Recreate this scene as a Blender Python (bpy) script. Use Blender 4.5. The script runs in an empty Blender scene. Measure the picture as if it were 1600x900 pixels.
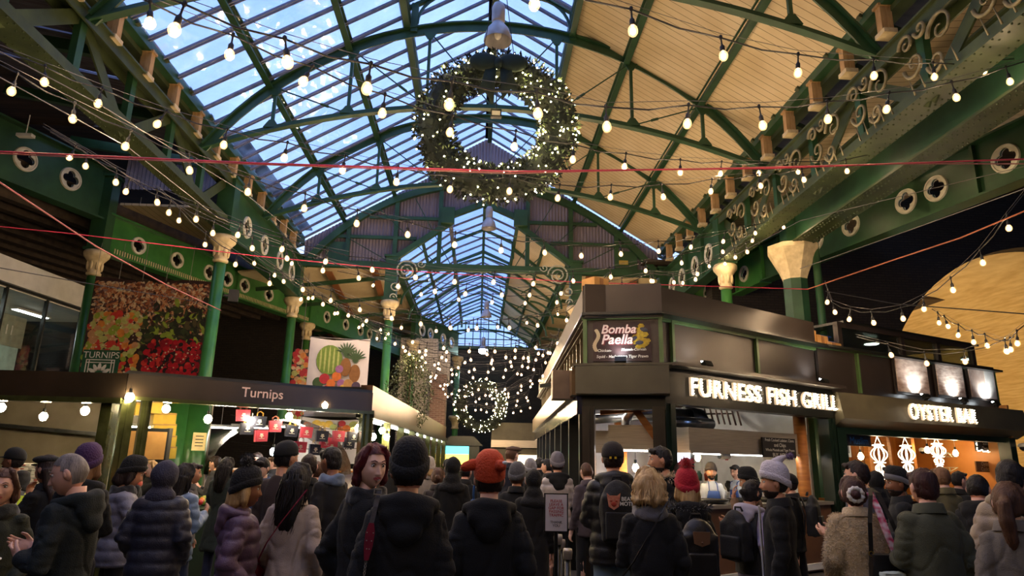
import bpy, bmesh, math, random
from mathutils import Vector, Matrix, noise
PI=math.pi
S=bpy.context.scene
COL=S.collection
V=Vector
# ------------------------------------------------------------ camera
FPX=1042.0
cam_d=bpy.data.cameras.new('camera'); cam=bpy.data.objects.new('camera',cam_d); COL.objects.link(cam)
cam_d.sensor_width=36; cam_d.lens=FPX/1600*36; cam_d.clip_start=.05; cam_d.clip_end=300
_z=V((80,4050,-FPX)).normalized(); _y=V((-55,-268,-FPX)); _y=(_y-_z*_y.dot(_z)).normalized(); _x=_y.cross(_z)
MC=Matrix((_x,_y,_z))                       # camera axes -> world axes
EYE=V((0,0,1.65))
cam.matrix_world=Matrix.Translation(EYE)@MC.to_4x4()
S.camera=cam
# ------------------------------------------------------------ sky and exposure
W=bpy.data.worlds.new('sky'); S.world=W; W.use_nodes=True
wn=W.node_tree; wn.nodes.clear()
wo=wn.nodes.new('ShaderNodeOutputWorld'); wb=wn.nodes.new('ShaderNodeBackground'); wt=wn.nodes.new('ShaderNodeTexCoord')
wz=wn.nodes.new('ShaderNodeTexNoise'); wr=wn.nodes.new('ShaderNodeValToRGB')
wz.inputs['Scale'].default_value=2.6; wz.inputs['Detail'].default_value=5
wr.color_ramp.elements[0].position=.35; wr.color_ramp.elements[0].color=(.20,.33,.78,1)
wr.color_ramp.elements[1].position=.66; wr.color_ramp.elements[1].color=(.38,.54,.95,1)
wn.links.new(wt.outputs['Generated'],wz.inputs['Vector']); wn.links.new(wz.outputs['Fac'],wr.inputs['Fac'])
wn.links.new(wr.outputs['Color'],wb.inputs['Color']); wb.inputs['Strength'].default_value=1.0
wn.links.new(wb.outputs['Background'],wo.inputs['Surface'])
S.view_settings.view_transform='Standard'; S.view_settings.look='None'
S.view_settings.exposure=1.35; S.view_settings.gamma=1; S.view_settings.use_curve_mapping=False
S.cycles.sample_clamp_indirect=4; S.cycles.max_bounces=6; S.cycles.diffuse_bounces=2; S.cycles.glossy_bounces=3
S.cycles.transparent_max_bounces=12; S.cycles.transmission_bounces=3
S.cycles.caustics_reflective=False; S.cycles.caustics_refractive=False
BULB=95.0     # emission of every festoon bulb

def ray(px,py):
    return (MC@V((px-800,450-py,-FPX))).normalized()
def atY(px,py,y): d=ray(px,py); return EYE+d*(y/d.y)
def atZ(px,py,z): d=ray(px,py); return EYE+d*((z-EYE.z)/d.z)
def atX(px,py,x): d=ray(px,py); return EYE+d*(x/d.x)
def atD(px,py,D):                             # D = distance along the optical axis
    c=V((px-800,450-py,-FPX))*(D/FPX); return EYE+MC@c

# ------------------------------------------------------------ materials
MATS={}
def srgb(r,g,b):
    f=lambda c:((c/255)/12.92 if c/255<=.04045 else ((c/255+.055)/1.055)**2.4)
    return (f(r),f(g),f(b))
def mat(name,c,c2=None,ns=6,rough=.5,metal=0,bump=0,bs=60,emit=0,ecol=None,alpha=1,sheen=0,stretch=None,spec=None,detail=4):
    if name in MATS: return MATS[name]
    m=bpy.data.materials.new(name); m.use_nodes=True; t=m.node_tree; N=t.nodes; L=t.links
    b=N['Principled BSDF']; b.inputs['Roughness'].default_value=rough; b.inputs['Metallic'].default_value=metal
    if spec is not None: b.inputs['Specular IOR Level'].default_value=spec
    tc=N.new('ShaderNodeTexCoord'); mp=N.new('ShaderNodeMapping'); L.new(tc.outputs['Object'],mp.inputs['Vector'])
    if stretch: mp.inputs['Scale'].default_value=stretch
    nz=N.new('ShaderNodeTexNoise'); nz.inputs['Scale'].default_value=ns; nz.inputs['Detail'].default_value=detail; L.new(mp.outputs['Vector'],nz.inputs['Vector'])
    cr=N.new('ShaderNodeValToRGB'); c2=c2 or tuple(x*.72 for x in c)
    cr.color_ramp.elements[0].position=.3; cr.color_ramp.elements[0].color=(*c2[:3],1)
    cr.color_ramp.elements[1].position=.7; cr.color_ramp.elements[1].color=(*c[:3],1)
    L.new(nz.outputs['Fac'],cr.inputs['Fac']); L.new(cr.outputs['Color'],b.inputs['Base Color'])
    if bump:
        n2=N.new('ShaderNodeTexNoise'); n2.inputs['Scale'].default_value=bs; n2.inputs['Detail'].default_value=3; L.new(mp.outputs['Vector'],n2.inputs['Vector'])
        bp=N.new('ShaderNodeBump'); bp.inputs['Strength'].default_value=bump; bp.inputs['Distance'].default_value=.01
        L.new(n2.outputs['Fac'],bp.inputs['Height']); L.new(bp.outputs['Normal'],b.inputs['Normal'])
    if emit:
        b.inputs['Emission Color'].default_value=(*(ecol or c),1); b.inputs['Emission Strength'].default_value=emit
    if sheen: b.inputs['Sheen Weight'].default_value=sheen
    if alpha<1: b.inputs['Alpha'].default_value=alpha
    MATS[name]=m; return m
def nodes_of(m): return m.node_tree.nodes, m.node_tree.links, m.node_tree.nodes['Principled BSDF']
def board_mat(name,c,gap,axis,period,width=.06,rough=.6,c2=None,bump=.5):
    """painted boards: a narrow dark joint every <period> metres along object axis"""
    m=mat(name,c,c2,ns=1.2,rough=rough); N,L,b=nodes_of(m)
    tc=N.new('ShaderNodeTexCoord'); sp=N.new('ShaderNodeSeparateXYZ'); L.new(tc.outputs['Object'],sp.inputs[0])
    d=N.new('ShaderNodeMath'); d.operation='DIVIDE'; d.inputs[1].default_value=period; L.new(sp.outputs[axis],d.inputs[0])
    fr=N.new('ShaderNodeMath'); fr.operation='FRACT'; L.new(d.outputs[0],fr.inputs[0])
    lt=N.new('ShaderNodeMath'); lt.operation='LESS_THAN'; lt.inputs[1].default_value=width; L.new(fr.outputs[0],lt.inputs[0])
    mx=N.new('ShaderNodeMix'); mx.data_type='RGBA'; L.new(lt.outputs[0],mx.inputs['Factor'])
    cr=[n for n in N if n.type=='VALTORGB'][0]; L.new(cr.outputs['Color'],mx.inputs['A']); mx.inputs['B'].default_value=(*gap,1)
    L.new(mx.outputs['Result'],b.inputs['Base Color'])
    bp=N.new('ShaderNodeBump'); bp.inputs['Strength'].default_value=bump; bp.inputs['Distance'].default_value=-.012
    L.new(lt.outputs[0],bp.inputs['Height']); L.new(bp.outputs['Normal'],b.inputs['Normal'])
    return m
def brick_mat(name,c1,c2,mortar,scale=1.0,rough=.8,rot=(PI/2,0,0)):
    m=mat(name,c1,rough=rough); N,L,b=nodes_of(m)
    tc=N.new('ShaderNodeTexCoord'); mp=N.new('ShaderNodeMapping'); L.new(tc.outputs['Object'],mp.inputs['Vector']); mp.inputs['Rotation'].default_value=rot
    br=N.new('ShaderNodeTexBrick'); br.inputs['Color1'].default_value=(*c1,1); br.inputs['Color2'].default_value=(*c2,1); br.inputs['Mortar'].default_value=(*mortar,1)
    br.inputs['Scale'].default_value=scale; br.inputs['Mortar Size'].default_value=.012; br.inputs['Brick Width'].default_value=.23; br.inputs['Row Height'].default_value=.075
    L.new(mp.outputs['Vector'],br.inputs['Vector']); L.new(br.outputs['Color'],b.inputs['Base Color'])
    bp=N.new('ShaderNodeBump'); bp.inputs['Strength'].default_value=.4; bp.inputs['Distance'].default_value=-.01; L.new(br.outputs['Fac'],bp.inputs['Height']); L.new(bp.outputs['Normal'],b.inputs['Normal'])
    return m
def glass_mat(name,tint=(.9,.95,1),dirt=.12,gloss=.12,rough=.05):
    if name in MATS: return MATS[name]
    m=bpy.data.materials.new(name); m.use_nodes=True; N=m.node_tree.nodes; L=m.node_tree.links; N.clear()
    o=N.new('ShaderNodeOutputMaterial'); tr=N.new('ShaderNodeBsdfTransparent'); tr.inputs['Color'].default_value=(*tint,1)
    gl=N.new('ShaderNodeBsdfGlossy'); gl.inputs['Roughness'].default_value=rough
    df=N.new('ShaderNodeBsdfTranslucent'); df.inputs['Color'].default_value=(.75,.8,.85,1)
    tc=N.new('ShaderNodeTexCoord'); nz=N.new('ShaderNodeTexNoise'); nz.inputs['Scale'].default_value=1.3; nz.inputs['Detail'].default_value=6; L.new(tc.outputs['Object'],nz.inputs['Vector'])
    mm=N.new('ShaderNodeMapRange'); mm.inputs['From Min'].default_value=.4; mm.inputs['From Max'].default_value=.75; mm.inputs['To Min'].default_value=dirt*.3; mm.inputs['To Max'].default_value=dirt*2.5
    L.new(nz.outputs['Fac'],mm.inputs['Value'])
    a=N.new('ShaderNodeMixShader'); L.new(mm.outputs[0],a.inputs[0]); L.new(tr.outputs[0],a.inputs[1]); L.new(df.outputs[0],a.inputs[2])
    c=N.new('ShaderNodeMixShader'); c.inputs[0].default_value=gloss; L.new(a.outputs[0],c.inputs[1]); L.new(gl.outputs[0],c.inputs[2]); L.new(c.outputs[0],o.inputs['Surface'])
    MATS[name]=m; return m
def emis(name,c,s):
    if name in MATS: return MATS[name]
    m=mat(name,c,c,emit=s,ecol=c,rough=.4); return m

GREEN=mat('green_paint',srgb(46,84,54),srgb(32,62,38),ns=2.5,rough=.42,bump=.15,bs=25)
GREEN2=mat('light_green_paint',srgb(66,126,62),srgb(50,104,52),ns=3,rough=.3,bump=.1,bs=20)
OLIVE=mat('olive_green_paint',srgb(64,76,44),srgb(44,54,32),ns=3,rough=.5,bump=.15,bs=25)
CREAM=mat('cream_stone_paint',srgb(226,208,168),srgb(190,170,130),ns=8,rough=.6,bump=.2,bs=40)
WOODP=mat('pale_timber',srgb(196,160,112),srgb(160,124,80),ns=4,rough=.7,stretch=(6,6,1),bump=.2)
BLACKP=mat('black_paint',srgb(26,28,26),srgb(18,20,18),ns=3,rough=.28,bump=.05)
BRONZE=mat('dark_bronze_panel',srgb(60,51,47),srgb(52,44,40),ns=1.5,rough=.34,bump=.04,bs=8,metal=.25)
DKGREEN=mat('dark_bottle_green',srgb(26,44,34),srgb(18,34,26),ns=3,rough=.3,bump=.08)
WHITE=mat('white_paint',srgb(232,230,224),srgb(214,212,206),ns=4,rough=.6)
STEEL=mat('brushed_steel',srgb(200,190,176),srgb(176,166,152),ns=3,rough=.3,metal=.55,stretch=(1,1,30),bump=.08,bs=4)
GALV=mat('galvanised_duct',srgb(150,150,150),srgb(110,112,115),ns=5,rough=.35,metal=.9)
WOOD=mat('orange_timber',srgb(190,122,52),srgb(150,88,34),ns=3,rough=.55,stretch=(1,1,8),bump=.15)
CABLE=mat('black_cable',srgb(22,20,22),rough=.6)
GREYCABLE=mat('grey_cable',srgb(120,115,112),rough=.5)
GLASS=glass_mat('roof_glass')
CLEAR=glass_mat('clear_glass',tint=(.96,.98,.98),dirt=.01,gloss=.07,rough=.02)
CHALK=mat('chalkboard',srgb(34,32,34),srgb(26,24,26),ns=6,rough=.8)
WHITEINK=mat('white_ink',srgb(240,236,228),rough=.7)
CARD=mat('cardboard',srgb(196,150,88),srgb(170,126,70),ns=4,rough=.8)

# ------------------------------------------------------------ mesh builder
def fr(d,up=V((0,0,1))):
    d=V(d).normalized()
    if abs(d.dot(up))>.995: up=V((0,1,0))
    s=d.cross(up).normalized(); u=s.cross(d).normalized(); return s,u,d
class MB:
    def __init__(s): s.v=[];s.f=[];s.m=[]
    def add(s,vs,fs,mi=0):
        o=len(s.v); s.v+= [tuple(p) for p in vs]; s.f+=[tuple(i+o for i in f) for f in fs]; s.m+=[mi]*len(fs); return s
    def box(s,c,d,mi=0,rz=0,M=None):
        x,y,z=(k/2 for k in d); c=V(c); ps=[]
        R=M if M is not None else (Matrix.Rotation(rz,3,'Z') if rz else None)
        for a,b,e in ((-1,-1,-1),(1,-1,-1),(1,1,-1),(-1,1,-1),(-1,-1,1),(1,-1,1),(1,1,1),(-1,1,1)):
            p=V((a*x,b*y,e*z)); ps.append((R@p if R else p)+c)
        return s.add(ps,[(0,3,2,1),(4,5,6,7),(0,1,5,4),(1,2,6,5),(2,3,7,6),(3,0,4,7)],mi)
    def beam(s,a,b,w,h,mi=0,up=V((0,0,1))):
        a=V(a);b=V(b); sd,u,d=fr(b-a,up); ps=[]
        for p in (a,b):
            for i,j in ((-1,-1),(1,-1),(1,1),(-1,1)): ps.append(p+sd*i*w/2+u*j*h/2)
        return s.add(ps,[(0,3,2,1),(4,5,6,7),(0,1,5,4),(1,2,6,5),(2,3,7,6),(3,0,4,7)],mi)
    def ibeam(s,a,b,w,h,t=.02,mi=0,up=V((0,0,1))):
        a=V(a);b=V(b); sd,u,d=fr(b-a,up)
        s.beam(a,b,t,h-2*t,mi,up); s.beam(a+u*(h/2-t/2),b+u*(h/2-t/2),w,t,mi,up); s.beam(a-u*(h/2-t/2),b-u*(h/2-t/2),w,t,mi,up); return s
    def polybeam(s,pts,w,h,mi=0,side=V((0,1,0))):
        """rectangular section swept along pts; side = width direction"""
        pts=[V(p) for p in pts]; n=len(pts); ps=[]; side=V(side).normalized()
        for i,p in enumerate(pts):
            d=(pts[min(i+1,n-1)]-pts[max(i-1,0)]).normalized(); u=side.cross(d).normalized()
            for a,b in ((-1,-1),(1,-1),(1,1),(-1,1)): ps.append(p+side*a*w/2+u*b*h/2)
        fs=[(0,3,2,1),(4*n-4,4*n-3,4*n-2,4*n-1)]
        for i in range(n-1):
            for k in range(4): fs.append((4*i+k,4*i+(k+1)%4,4*i+4+(k+1)%4,4*i+4+k))
        return s.add(ps,fs,mi)
    def tube(s,pts,r,seg=8,mi=0,caps=True,closed=False):
        pts=[V(p) for p in pts]; n=len(pts); ps=[]; rr=r if isinstance(r,(list,tuple)) else [r]*n
        up=V((0,0,1)); d0=(pts[1]-pts[0]).normalized()
        if abs(d0.z)>.9: up=V((1,0,0))
        u=None
        for i,p in enumerate(pts):
            if closed: d=(pts[(i+1)%n]-pts[i-1])
            else: d=(pts[min(i+1,n-1)]-pts[max(i-1,0)])
            d.normalize()
            if u is None: sd=d.cross(up).normalized()
            else: sd=d.cross(u); sd=sd.normalized() if sd.length>1e-6 else d.orthogonal().normalized()
            u=sd.cross(d).normalized()
            for k in range(seg):
                a=2*PI*k/seg; ps.append(p+(sd*math.cos(a)+u*math.sin(a))*rr[i])
        fs=[]
        for i in range(n if closed else n-1):
            j=(i+1)%n
            for k in range(seg): fs.append((i*seg+k,i*seg+(k+1)%seg,j*seg+(k+1)%seg,j*seg+k))
        if caps and not closed: fs.append(tuple(range(seg))[::-1]); fs.append(tuple((n-1)*seg+k for k in range(seg)))
        return s.add(ps,fs,mi)
    def lathe(s,prof,c=(0,0,0),seg=24,mi=0,ax=None,cap=True):
        """prof: list of (r,z) ; ax optional 3x3 matrix"""
        c=V(c); ps=[]; n=len(prof)
        for r,z in prof:
            for k in range(seg):
                a=2*PI*k/seg; p=V((r*math.cos(a),r*math.sin(a),z)); ps.append((ax@p if ax else p)+c)
        fs=[]
        for i in range(n-1):
            for k in range(seg): fs.append((i*seg+k,i*seg+(k+1)%seg,(i+1)*seg+(k+1)%seg,(i+1)*seg+k))
        if cap:
            fs.append(tuple(range(seg))[::-1]); fs.append(tuple((n-1)*seg+k for k in range(seg)))
        return s.add(ps,fs,mi)
    def ell(s,c,r,seg=12,rings=8,mi=0,M=None):
        c=V(c); r=(r,r,r) if not isinstance(r,(tuple,list)) else r; ps=[]
        pr=[V((0,0,-1))]
        for i in range(1,rings):
            t=-PI/2+PI*i/rings
            for k in range(seg):
                a=2*PI*k/seg; pr.append(V((math.cos(t)*math.cos(a),math.cos(t)*math.sin(a),math.sin(t))))
        pr.append(V((0,0,1)))
        for p in pr:
            q=V((p.x*r[0],p.y*r[1],p.z*r[2])); ps.append((M@q if M else q)+c)
        fs=[]
        for k in range(seg): fs.append((0,1+(k+1)%seg,1+k))
        for i in range(rings-2):
            for k in range(seg):
                a=1+i*seg; fs.append((a+k,a+(k+1)%seg,a+seg+(k+1)%seg,a+seg+k))
        a=1+(rings-2)*seg; l=len(pr)-1
        for k in range(seg): fs.append((a+k,a+(k+1)%seg,l))
        return s.add(ps,fs,mi)
    def prism(s,poly,o,ux,uy,th,mi=0,front=None):
        """polygon (2d) in plane o+ux*x+uy*y, thickness th along ux x uy"""
        o=V(o);ux=V(ux);uy=V(uy);n=ux.cross(uy).normalized(); k=len(poly)
        a=[o+ux*x+uy*y for x,y in poly]; b=[p+n*th for p in a]
        fs=[tuple(range(k))[::-1],tuple(range(k,2*k))]+[(i,(i+1)%k,k+(i+1)%k,k+i) for i in range(k)]
        s.add(a+b,fs,mi)
        if front is not None: s.m[-len(fs)]=front
        return s
    def quad(s,a,b,c,d,mi=0): return s.add([a,b,c,d],[(0,1,2,3)],mi)
    def ring(s,c,ux,uy,r0,r1,th,seg=24,mi=0,sx=1,sy=1):
        """flat annulus (sx,sy squash)"""
        c=V(c);ux=V(ux);uy=V(uy);n=ux.cross(uy).normalized(); ps=[]
        for z in (0,th):
            for r in (r0,r1):
                for k in range(seg):
                    a=2*PI*k/seg; ps.append(c+ux*r*math.cos(a)*sx+uy*r*math.sin(a)*sy+n*z)
        fs=[]
        for k in range(seg):
            j=(k+1)%seg
            fs+=[(k,seg+k,seg+j,j)[::-1],(2*seg+k,3*seg+k,3*seg+j,2*seg+j),(seg+k,3*seg+k,3*seg+j,seg+j)[::-1],(k,2*seg+k,2*seg+j,j)]
        return s.add(ps,fs,mi)
    def mesh(s,name,mats,smooth=False):
        me=bpy.data.meshes.new(name); me.from_pydata(s.v,[],s.f)
        for m in (mats if isinstance(mats,(list,tuple)) else [mats]): me.materials.append(m)
        if len(set(s.m))>1 or (s.m and s.m[0]): me.polygons.foreach_set('material_index',s.m)
        if smooth: me.shade_smooth()
        me.update(); return me
    def build(s,name,mats,parent=None,smooth=False,**kw):
        o=bpy.data.objects.new(name,s.mesh(name,mats,smooth)); COL.objects.link(o)
        if parent: o.parent=parent
        for k,v in kw.items(): o[k]=v
        return o
def tag(o,label,cat,group=None,kind=None):
    o['label']=label; o['category']=cat
    if group: o['group']=group
    if kind: o['kind']=kind
    return o
def thing(name,label,cat,loc=(0,0,0),rz=0,group=None,kind=None):
    o=bpy.data.objects.new(name,None); COL.objects.link(o); o.location=loc; o.rotation_euler=(0,0,rz); o.empty_display_size=.1
    return tag(o,label,cat,group,kind)
def struct(name,mb,mats,smooth=False,label=None,cat=None):
    o=mb.build(name,mats,None,smooth); o['kind']='structure'
    if label: o['label']=label; o['category']=cat or name.split('_')[0]
    return o
def sparent(name,label=None,cat=None,loc=(0,0,0),rz=0):
    o=bpy.data.objects.new(name,None); COL.objects.link(o); o.location=loc; o.rotation_euler=(0,0,rz); o['kind']='structure'
    if label: o['label']=label; o['category']=cat or name.split('_')[0]
    return o
def copy_tree(o,parent=None):
    c=o.copy(); COL.objects.link(c)
    if parent: c.parent=parent
    for ch in list(o.children): copy_tree(ch,c)
    return c
def bevel(o,w=.01,seg=2):
    m=o.modifiers.new('bevel','BEVEL'); m.width=w; m.segments=seg; m.limit_method='ANGLE'; return o
_TX={}
def text_mesh(s,size=1,ext=.01,bold=0,align='CENTER',shear=0,space=1,bev=0):
    k=(s,size,ext,bold,align,shear,space)
    if k in _TX: return _TX[k]
    cu=bpy.data.curves.new('text','FONT'); cu.body=s; cu.size=size; cu.extrude=ext; cu.offset=bold; cu.align_x=align; cu.align_y='CENTER'; cu.shear=shear; cu.space_character=space; cu.resolution_u=4
    o=bpy.data.objects.new('text',cu); COL.objects.link(o)
    me=bpy.data.meshes.new_from_object(o.evaluated_get(bpy.context.evaluated_depsgraph_get())); COL.objects.unlink(o); bpy.data.objects.remove(o); bpy.data.curves.remove(cu)
    _TX[k]=me; return me
def text(name,s,size,M,material,parent=None,**kw):
    """M: matrix placing the text's local XY plane (x reading, y up)"""
    me=text_mesh(s,size,**kw).copy(); me.materials.clear(); me.materials.append(material)
    o=bpy.data.objects.new(name,me); COL.objects.link(o)
    if parent: o.parent=parent
    o.matrix_local=M if parent else M
    return o
def face_front(x,y,z,rz=0,scale=1):
    """text facing local -Y, upright"""
    return Matrix.Translation((x,y,z))@Matrix.Rotation(rz,4,'Z')@Matrix.Rotation(PI/2,4,'X')@Matrix.Scale(scale,4)
# ============================================================ the market hall
E0=1.65
FLOOR=mat('stone_floor',srgb(92,88,84),srgb(58,56,54),ns=1.2,rough=.38,bump=.25,bs=12)
DARKB=brick_mat('dark_brick',srgb(46,38,32),srgb(34,28,24),srgb(24,20,18))  # dark brown brick with darker mortar
WHITEB=brick_mat('white_brick',srgb(196,188,176),srgb(176,168,158),srgb(130,124,116))
BROWNB=brick_mat('brown_brick',srgb(112,84,74),srgb(88,62,54),srgb(120,106,98))
DECK=mat('dark_timber_deck',srgb(78,64,52),srgb(48,40,34),ns=2,rough=.8,stretch=(.3,3,3))
CEIL=board_mat('cream_boards',srgb(226,206,168),srgb(120,96,64),'Y',.16,.07,.6,srgb(204,180,138))
CEILX=board_mat('cream_boards_cross',srgb(214,196,160),srgb(120,96,62),'X',.18,.07,.6,srgb(196,170,128))
CORR=mat('corrugated_sheet',srgb(150,140,150),srgb(120,112,124),ns=3,rough=.5,stretch=(8,8,.6))
VAULT=mat('pale_vault_brick',srgb(226,206,160),srgb(196,170,120),ns=3,rough=.8,bump=.5,bs=9,stretch=(.4,.4,6))

struct('floor',MB().box((0,14,-.1),(60,64,.2)),FLOOR,label='worn dark stone paving of the market floor',cat='floor')
# ---- roof slopes. profile (half): eave (5.6,8.15) -> (1.75,10.5) | lantern side up to 10.75 | ridge 11.9
YN,YG=-7.0,20.0; EX,EZ,LX,LZ,LZ2,RZ=5.6,8.15,1.75,10.5,10.78,11.9
def slope_quad(mb,x0,z0,x1,z1,y0,y1,t=.02,mi=0):
    a=V((x0,y0,z0));b=V((x1,y0,z1));d=(b-a).normalized();n=V((-d.z,0,d.x)); n=n if n.z>0 else -n
    s=[a,b,b+V((0,y1-y0,0)),a+V((0,y1-y0,0))]; mb.add(s+[p+n*t for p in s],[(0,1,2,3),(4,7,6,5),(0,4,5,1),(1,5,6,2),(2,6,7,3),(3,7,4,0)],mi)
def glazed(name,x0,z0,x1,z1,y0,y1,label,step=.56,bw=.045,bh=.07,mats=None):
    r=sparent(name,label,'window')
    mb=MB(); slope_quad(mb,x0,z0,x1,z1,y0,y1,.006); mb.build('pane',GLASS,r)
    mb=MB(); y=y0
    while y<=y1+.01:
        for dy in (-.03,.03): mb.beam((x0,y+dy,z0-.02),(x1,y+dy,z1-.02),.02,bh*.7)
        y+=step
    mb.beam((x0,y0,z0-.02),(x0,y1,z0-.02),.1,.1); mb.beam((x1,y0,z1-.02),(x1,y1,z1-.02),.1,.1)
    mb.build('glazing_bar',mats or mat('grey_glazing_bar',srgb(120,122,140),srgb(92,92,110),rough=.5),r)
    return r
glazed('window_1',-EX,EZ,-LX,LZ,YN,YG,'long sloping glass roof on the left of the main hall')
glazed('window_2',-LX-.1,LZ2,0,RZ,YN,YG,'left glass slope of the raised ridge lantern')
glazed('window_3',LX+.1,LZ2,0,RZ,YN,YG,'right glass slope of the raised ridge lantern')
mb=MB()
for s in (-1,1):
    mb.beam((s*LX,YN,LZ),(s*LX,YG,LZ),.12,.22); mb.beam((s*LX,YN,LZ2),(s*LX,YG,LZ2),.12,.12)
mb.beam((.1,YN,RZ-.1),(.1,YG,RZ-.1),.14,.24)
struct('trim_1',mb,GREEN,label='green kerb and ridge beams of the roof lantern',cat='beam')
mb=MB(); slope_quad(mb,EX,EZ,LX,LZ,YN,YG,.06); struct('ceiling',mb,CEIL,label='cream boarded slope of the main roof on the right',cat='ceiling')
PUR=[(4.36,8.85,'outer'),(2.85,9.76,'middle'),(1.72,10.36,'upper')]
for s,sn in ((-1,'glazed left slope'),(1,'boarded right slope')):
    for x,z,nm in PUR:
        mb=MB().ibeam((s*x,YN,z),(s*x,YG,z),.13,.2,.025)
        tag(mb.build('roof_purlin',GREEN),'green iron purlin under the %s, %s of three'%(sn,nm),'purlin','roof purlins',kind='thing')
    # eaves: gutter beam, wall plate
    e=thing('eaves_beam','green box beam along the foot of the %s'%sn,'beam',kind='thing')
    MB().beam((s*5.62,YN,8.13),(s*5.62,YG,8.13),.16,.2).build('gutter_beam',GREEN,e)
    MB().beam((s*5.8,YN,8.0),(s*5.8,YG,8.0),.22,.12).build('wall_plate',OLIVE,e)
    for k in range(25): MB().beam((s*5.5,YN+3.4+k,8.2),(s*6.1,YN+3.4+k,7.95),.09,.09).build('bracket',OLIVE,e)
# eave blocks
blk=None
for s,sn in ((-1,'left'),(1,'right')):
    for k in range(16):
        y=4.0+k*1.0
        if blk is None:
            t=thing('timber_block','','timber block'); MB().box((0,0,.2),(.17,.12,.4)).box((0,0,.42),(.23,.16,.04)).build('post',WOODP,t); MB().box((0,0,-.02),(.2,.22,.07)).build('pad',CREAM,t); blk=t
        else: t=copy_tree(blk)
        t.location=(s*5.62,y,7.62); tag(t,'pale timber packing block on the %s lattice girder'%sn,'timber block','timber blocks along the %s eaves'%sn)
# ---- arched trusses
def arc_pts(z0,R,xm,n=24):
    return [(x,z0-R+math.sqrt(R*R-x*x)) for x in [ -xm+2*xm*i/n for i in range(n+1)]]
TOPZ=10.51; TR=6.71; BOTZ=8.52
def topz(x): return TOPZ-TR+math.sqrt(TR*TR-x*x)
def botz(x): return BOTZ-(x/5.6)**2*1.12
def make_truss():
    t=thing('roof_truss','','roof truss')
    MB().polybeam([(x,0,topz(x)) for x in [-5.6+.28*i for i in range(41)]],.16,.035).polybeam([(x,0,topz(x)-.1) for x in [-5.6+.28*i for i in range(41)]],.03,.2).build('top_chord',GREEN,t)
    MB().polybeam([(x,0,botz(x)) for x in [-5.6+.28*i for i in range(41)]],.13,.03).polybeam([(x,0,botz(x)+.05) for x in [-5.6+.28*i for i in range(41)]],.025,.1).build('bottom_chord',GREEN,t)
    for x in (-4.33,-2.87,-1.32,1.32,2.87,4.33):
        mb=MB().beam((x,0,topz(x)-.15),(x,0,botz(x)),.06,.06).prism([(-.16,0),(.16,0),(.05,.16),(-.05,.16)],(x,-.015,botz(x)+.05),(1,0,0),(0,0,1),.03)
        mb.prism([(-.14,0),(.14,0),(.05,-.15),(-.05,-.15)],(x,-.015,topz(x)-.18),(1,0,0),(0,0,1),.03)
        mb.build('strut',GREEN,t)
    for a,b in ((4.33,2.87),(2.87,1.32),(1.32,0)):
        for s in (-1,1):
            p=V((s*a,0,topz(a)-.15));q=V((s*b,0,botz(b)+.06)); m1=p.lerp(q,.62);m2=p.lerp(q,.74)
            MB().tube([p,m1,m1.lerp(m2,.1),m1.lerp(m2,.9),m2,q],[.014,.014,.028,.028,.014,.014],6).build('tie_rod',CABLE if 0 else GREEN,t)
    # lantern posts and curved brackets
    for s in (-1,1):
        MB().beam((s*1.66,0,topz(1.66)-.1),(s*1.66,0,LZ2+.1),.14,.12).build('lantern_post',GREEN,t)
        MB().polybeam([(s*(1.6-.75*(1-math.cos(a))),0,LZ2-.35+.75*math.sin(a)) for a in [i*PI/2/8 for i in range(9)]],.05,.05).build('curved_bracket',GREEN,t)
        MB().beam((s*1.8,0,LZ2),(.06*s,0,RZ-.1),.07,.1,up=V((0,1,0))).build('lantern_rafter',GREEN,t)
    return t
tr=make_truss()
TL=['green arched roof truss directly overhead, nearest of the row','green arched roof truss in front of the hanging wreath','green arched roof truss passing just behind the wreath','green arched roof truss nearest the corrugated gable']
for i,y in enumerate((4.4,8.3,12.2,16.1)):
    o=tr if i==0 else copy_tree(tr); o.location=(0.08,y,0); o['label']=TL[i]; o['group']='arched roof trusses'
# ---- columns
def cap_prof(s=1): return [(.13*s,0),(.16*s,.02),(.16*s,.06),(.135*s,.08),(.14*s,.2),(.17*s,.33),(.235*s,.42),(.27*s,.46),(.28*s,.5),(.28*s,.56),(.25*s,.6)]
def column(x,y,label,top=6.27,r=.135,mat_=GREEN2,cap=True,name='iron_column',s=1.0):
    t=thing(name,label,'column',(x,y,0),group='cast iron columns',kind='thing')
    MB().lathe([(r*1.7,0),(r*1.7,.3),(r*1.25,.36),(r*1.12,.5),(r,.9),(r*.93,top-.62)],seg=20).build('shaft',mat_,t,True)
    c=MB().lathe([(a*s,z) for a,z in cap_prof()],(0,0,top-.6),20)
    for k in range(8):
        a=k*PI/4; c.ell((.155*math.cos(a),.155*math.sin(a),top-.36),(.035,.035,.12),6,5)
    c.build('capital',CREAM,t,True); return t
CL=[(-5.7,14.2,'green iron column with cream capital right of the fruit banner'),(-5.7,20,'green iron column with cream capital between fruit banner and white banner'),
 (-2.8,20,'green iron column under the left corner of the corrugated gable'),(-9.2,15.7,'green iron column left of the fruit banner by the office windows'),
 (-6.26,24,'slimmer green column just left of the white pineapple banner'),(5.8,15.1,'green iron column with fluted cream capital behind the dark corner parapet'),
 (2.9,20,'green iron column under the right corner of the gable, rising behind the paella kiosk'),(-2.75,27,'green iron column beside the white brick wall')]
for x,y,l in CL: column(x,y,l)
c5=column(-1.05,31.2,'far green column with a low cream capital beside the lit far wreath'); MB().lathe([(a*1.1,z) for a,z in cap_prof()],(0,0,2.95),16).build('collar',CREAM,c5,True)
MB().box((0,0,3.2),(.3,.3,5.9)).build('pier',GREEN,c5) if 0 else None
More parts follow.
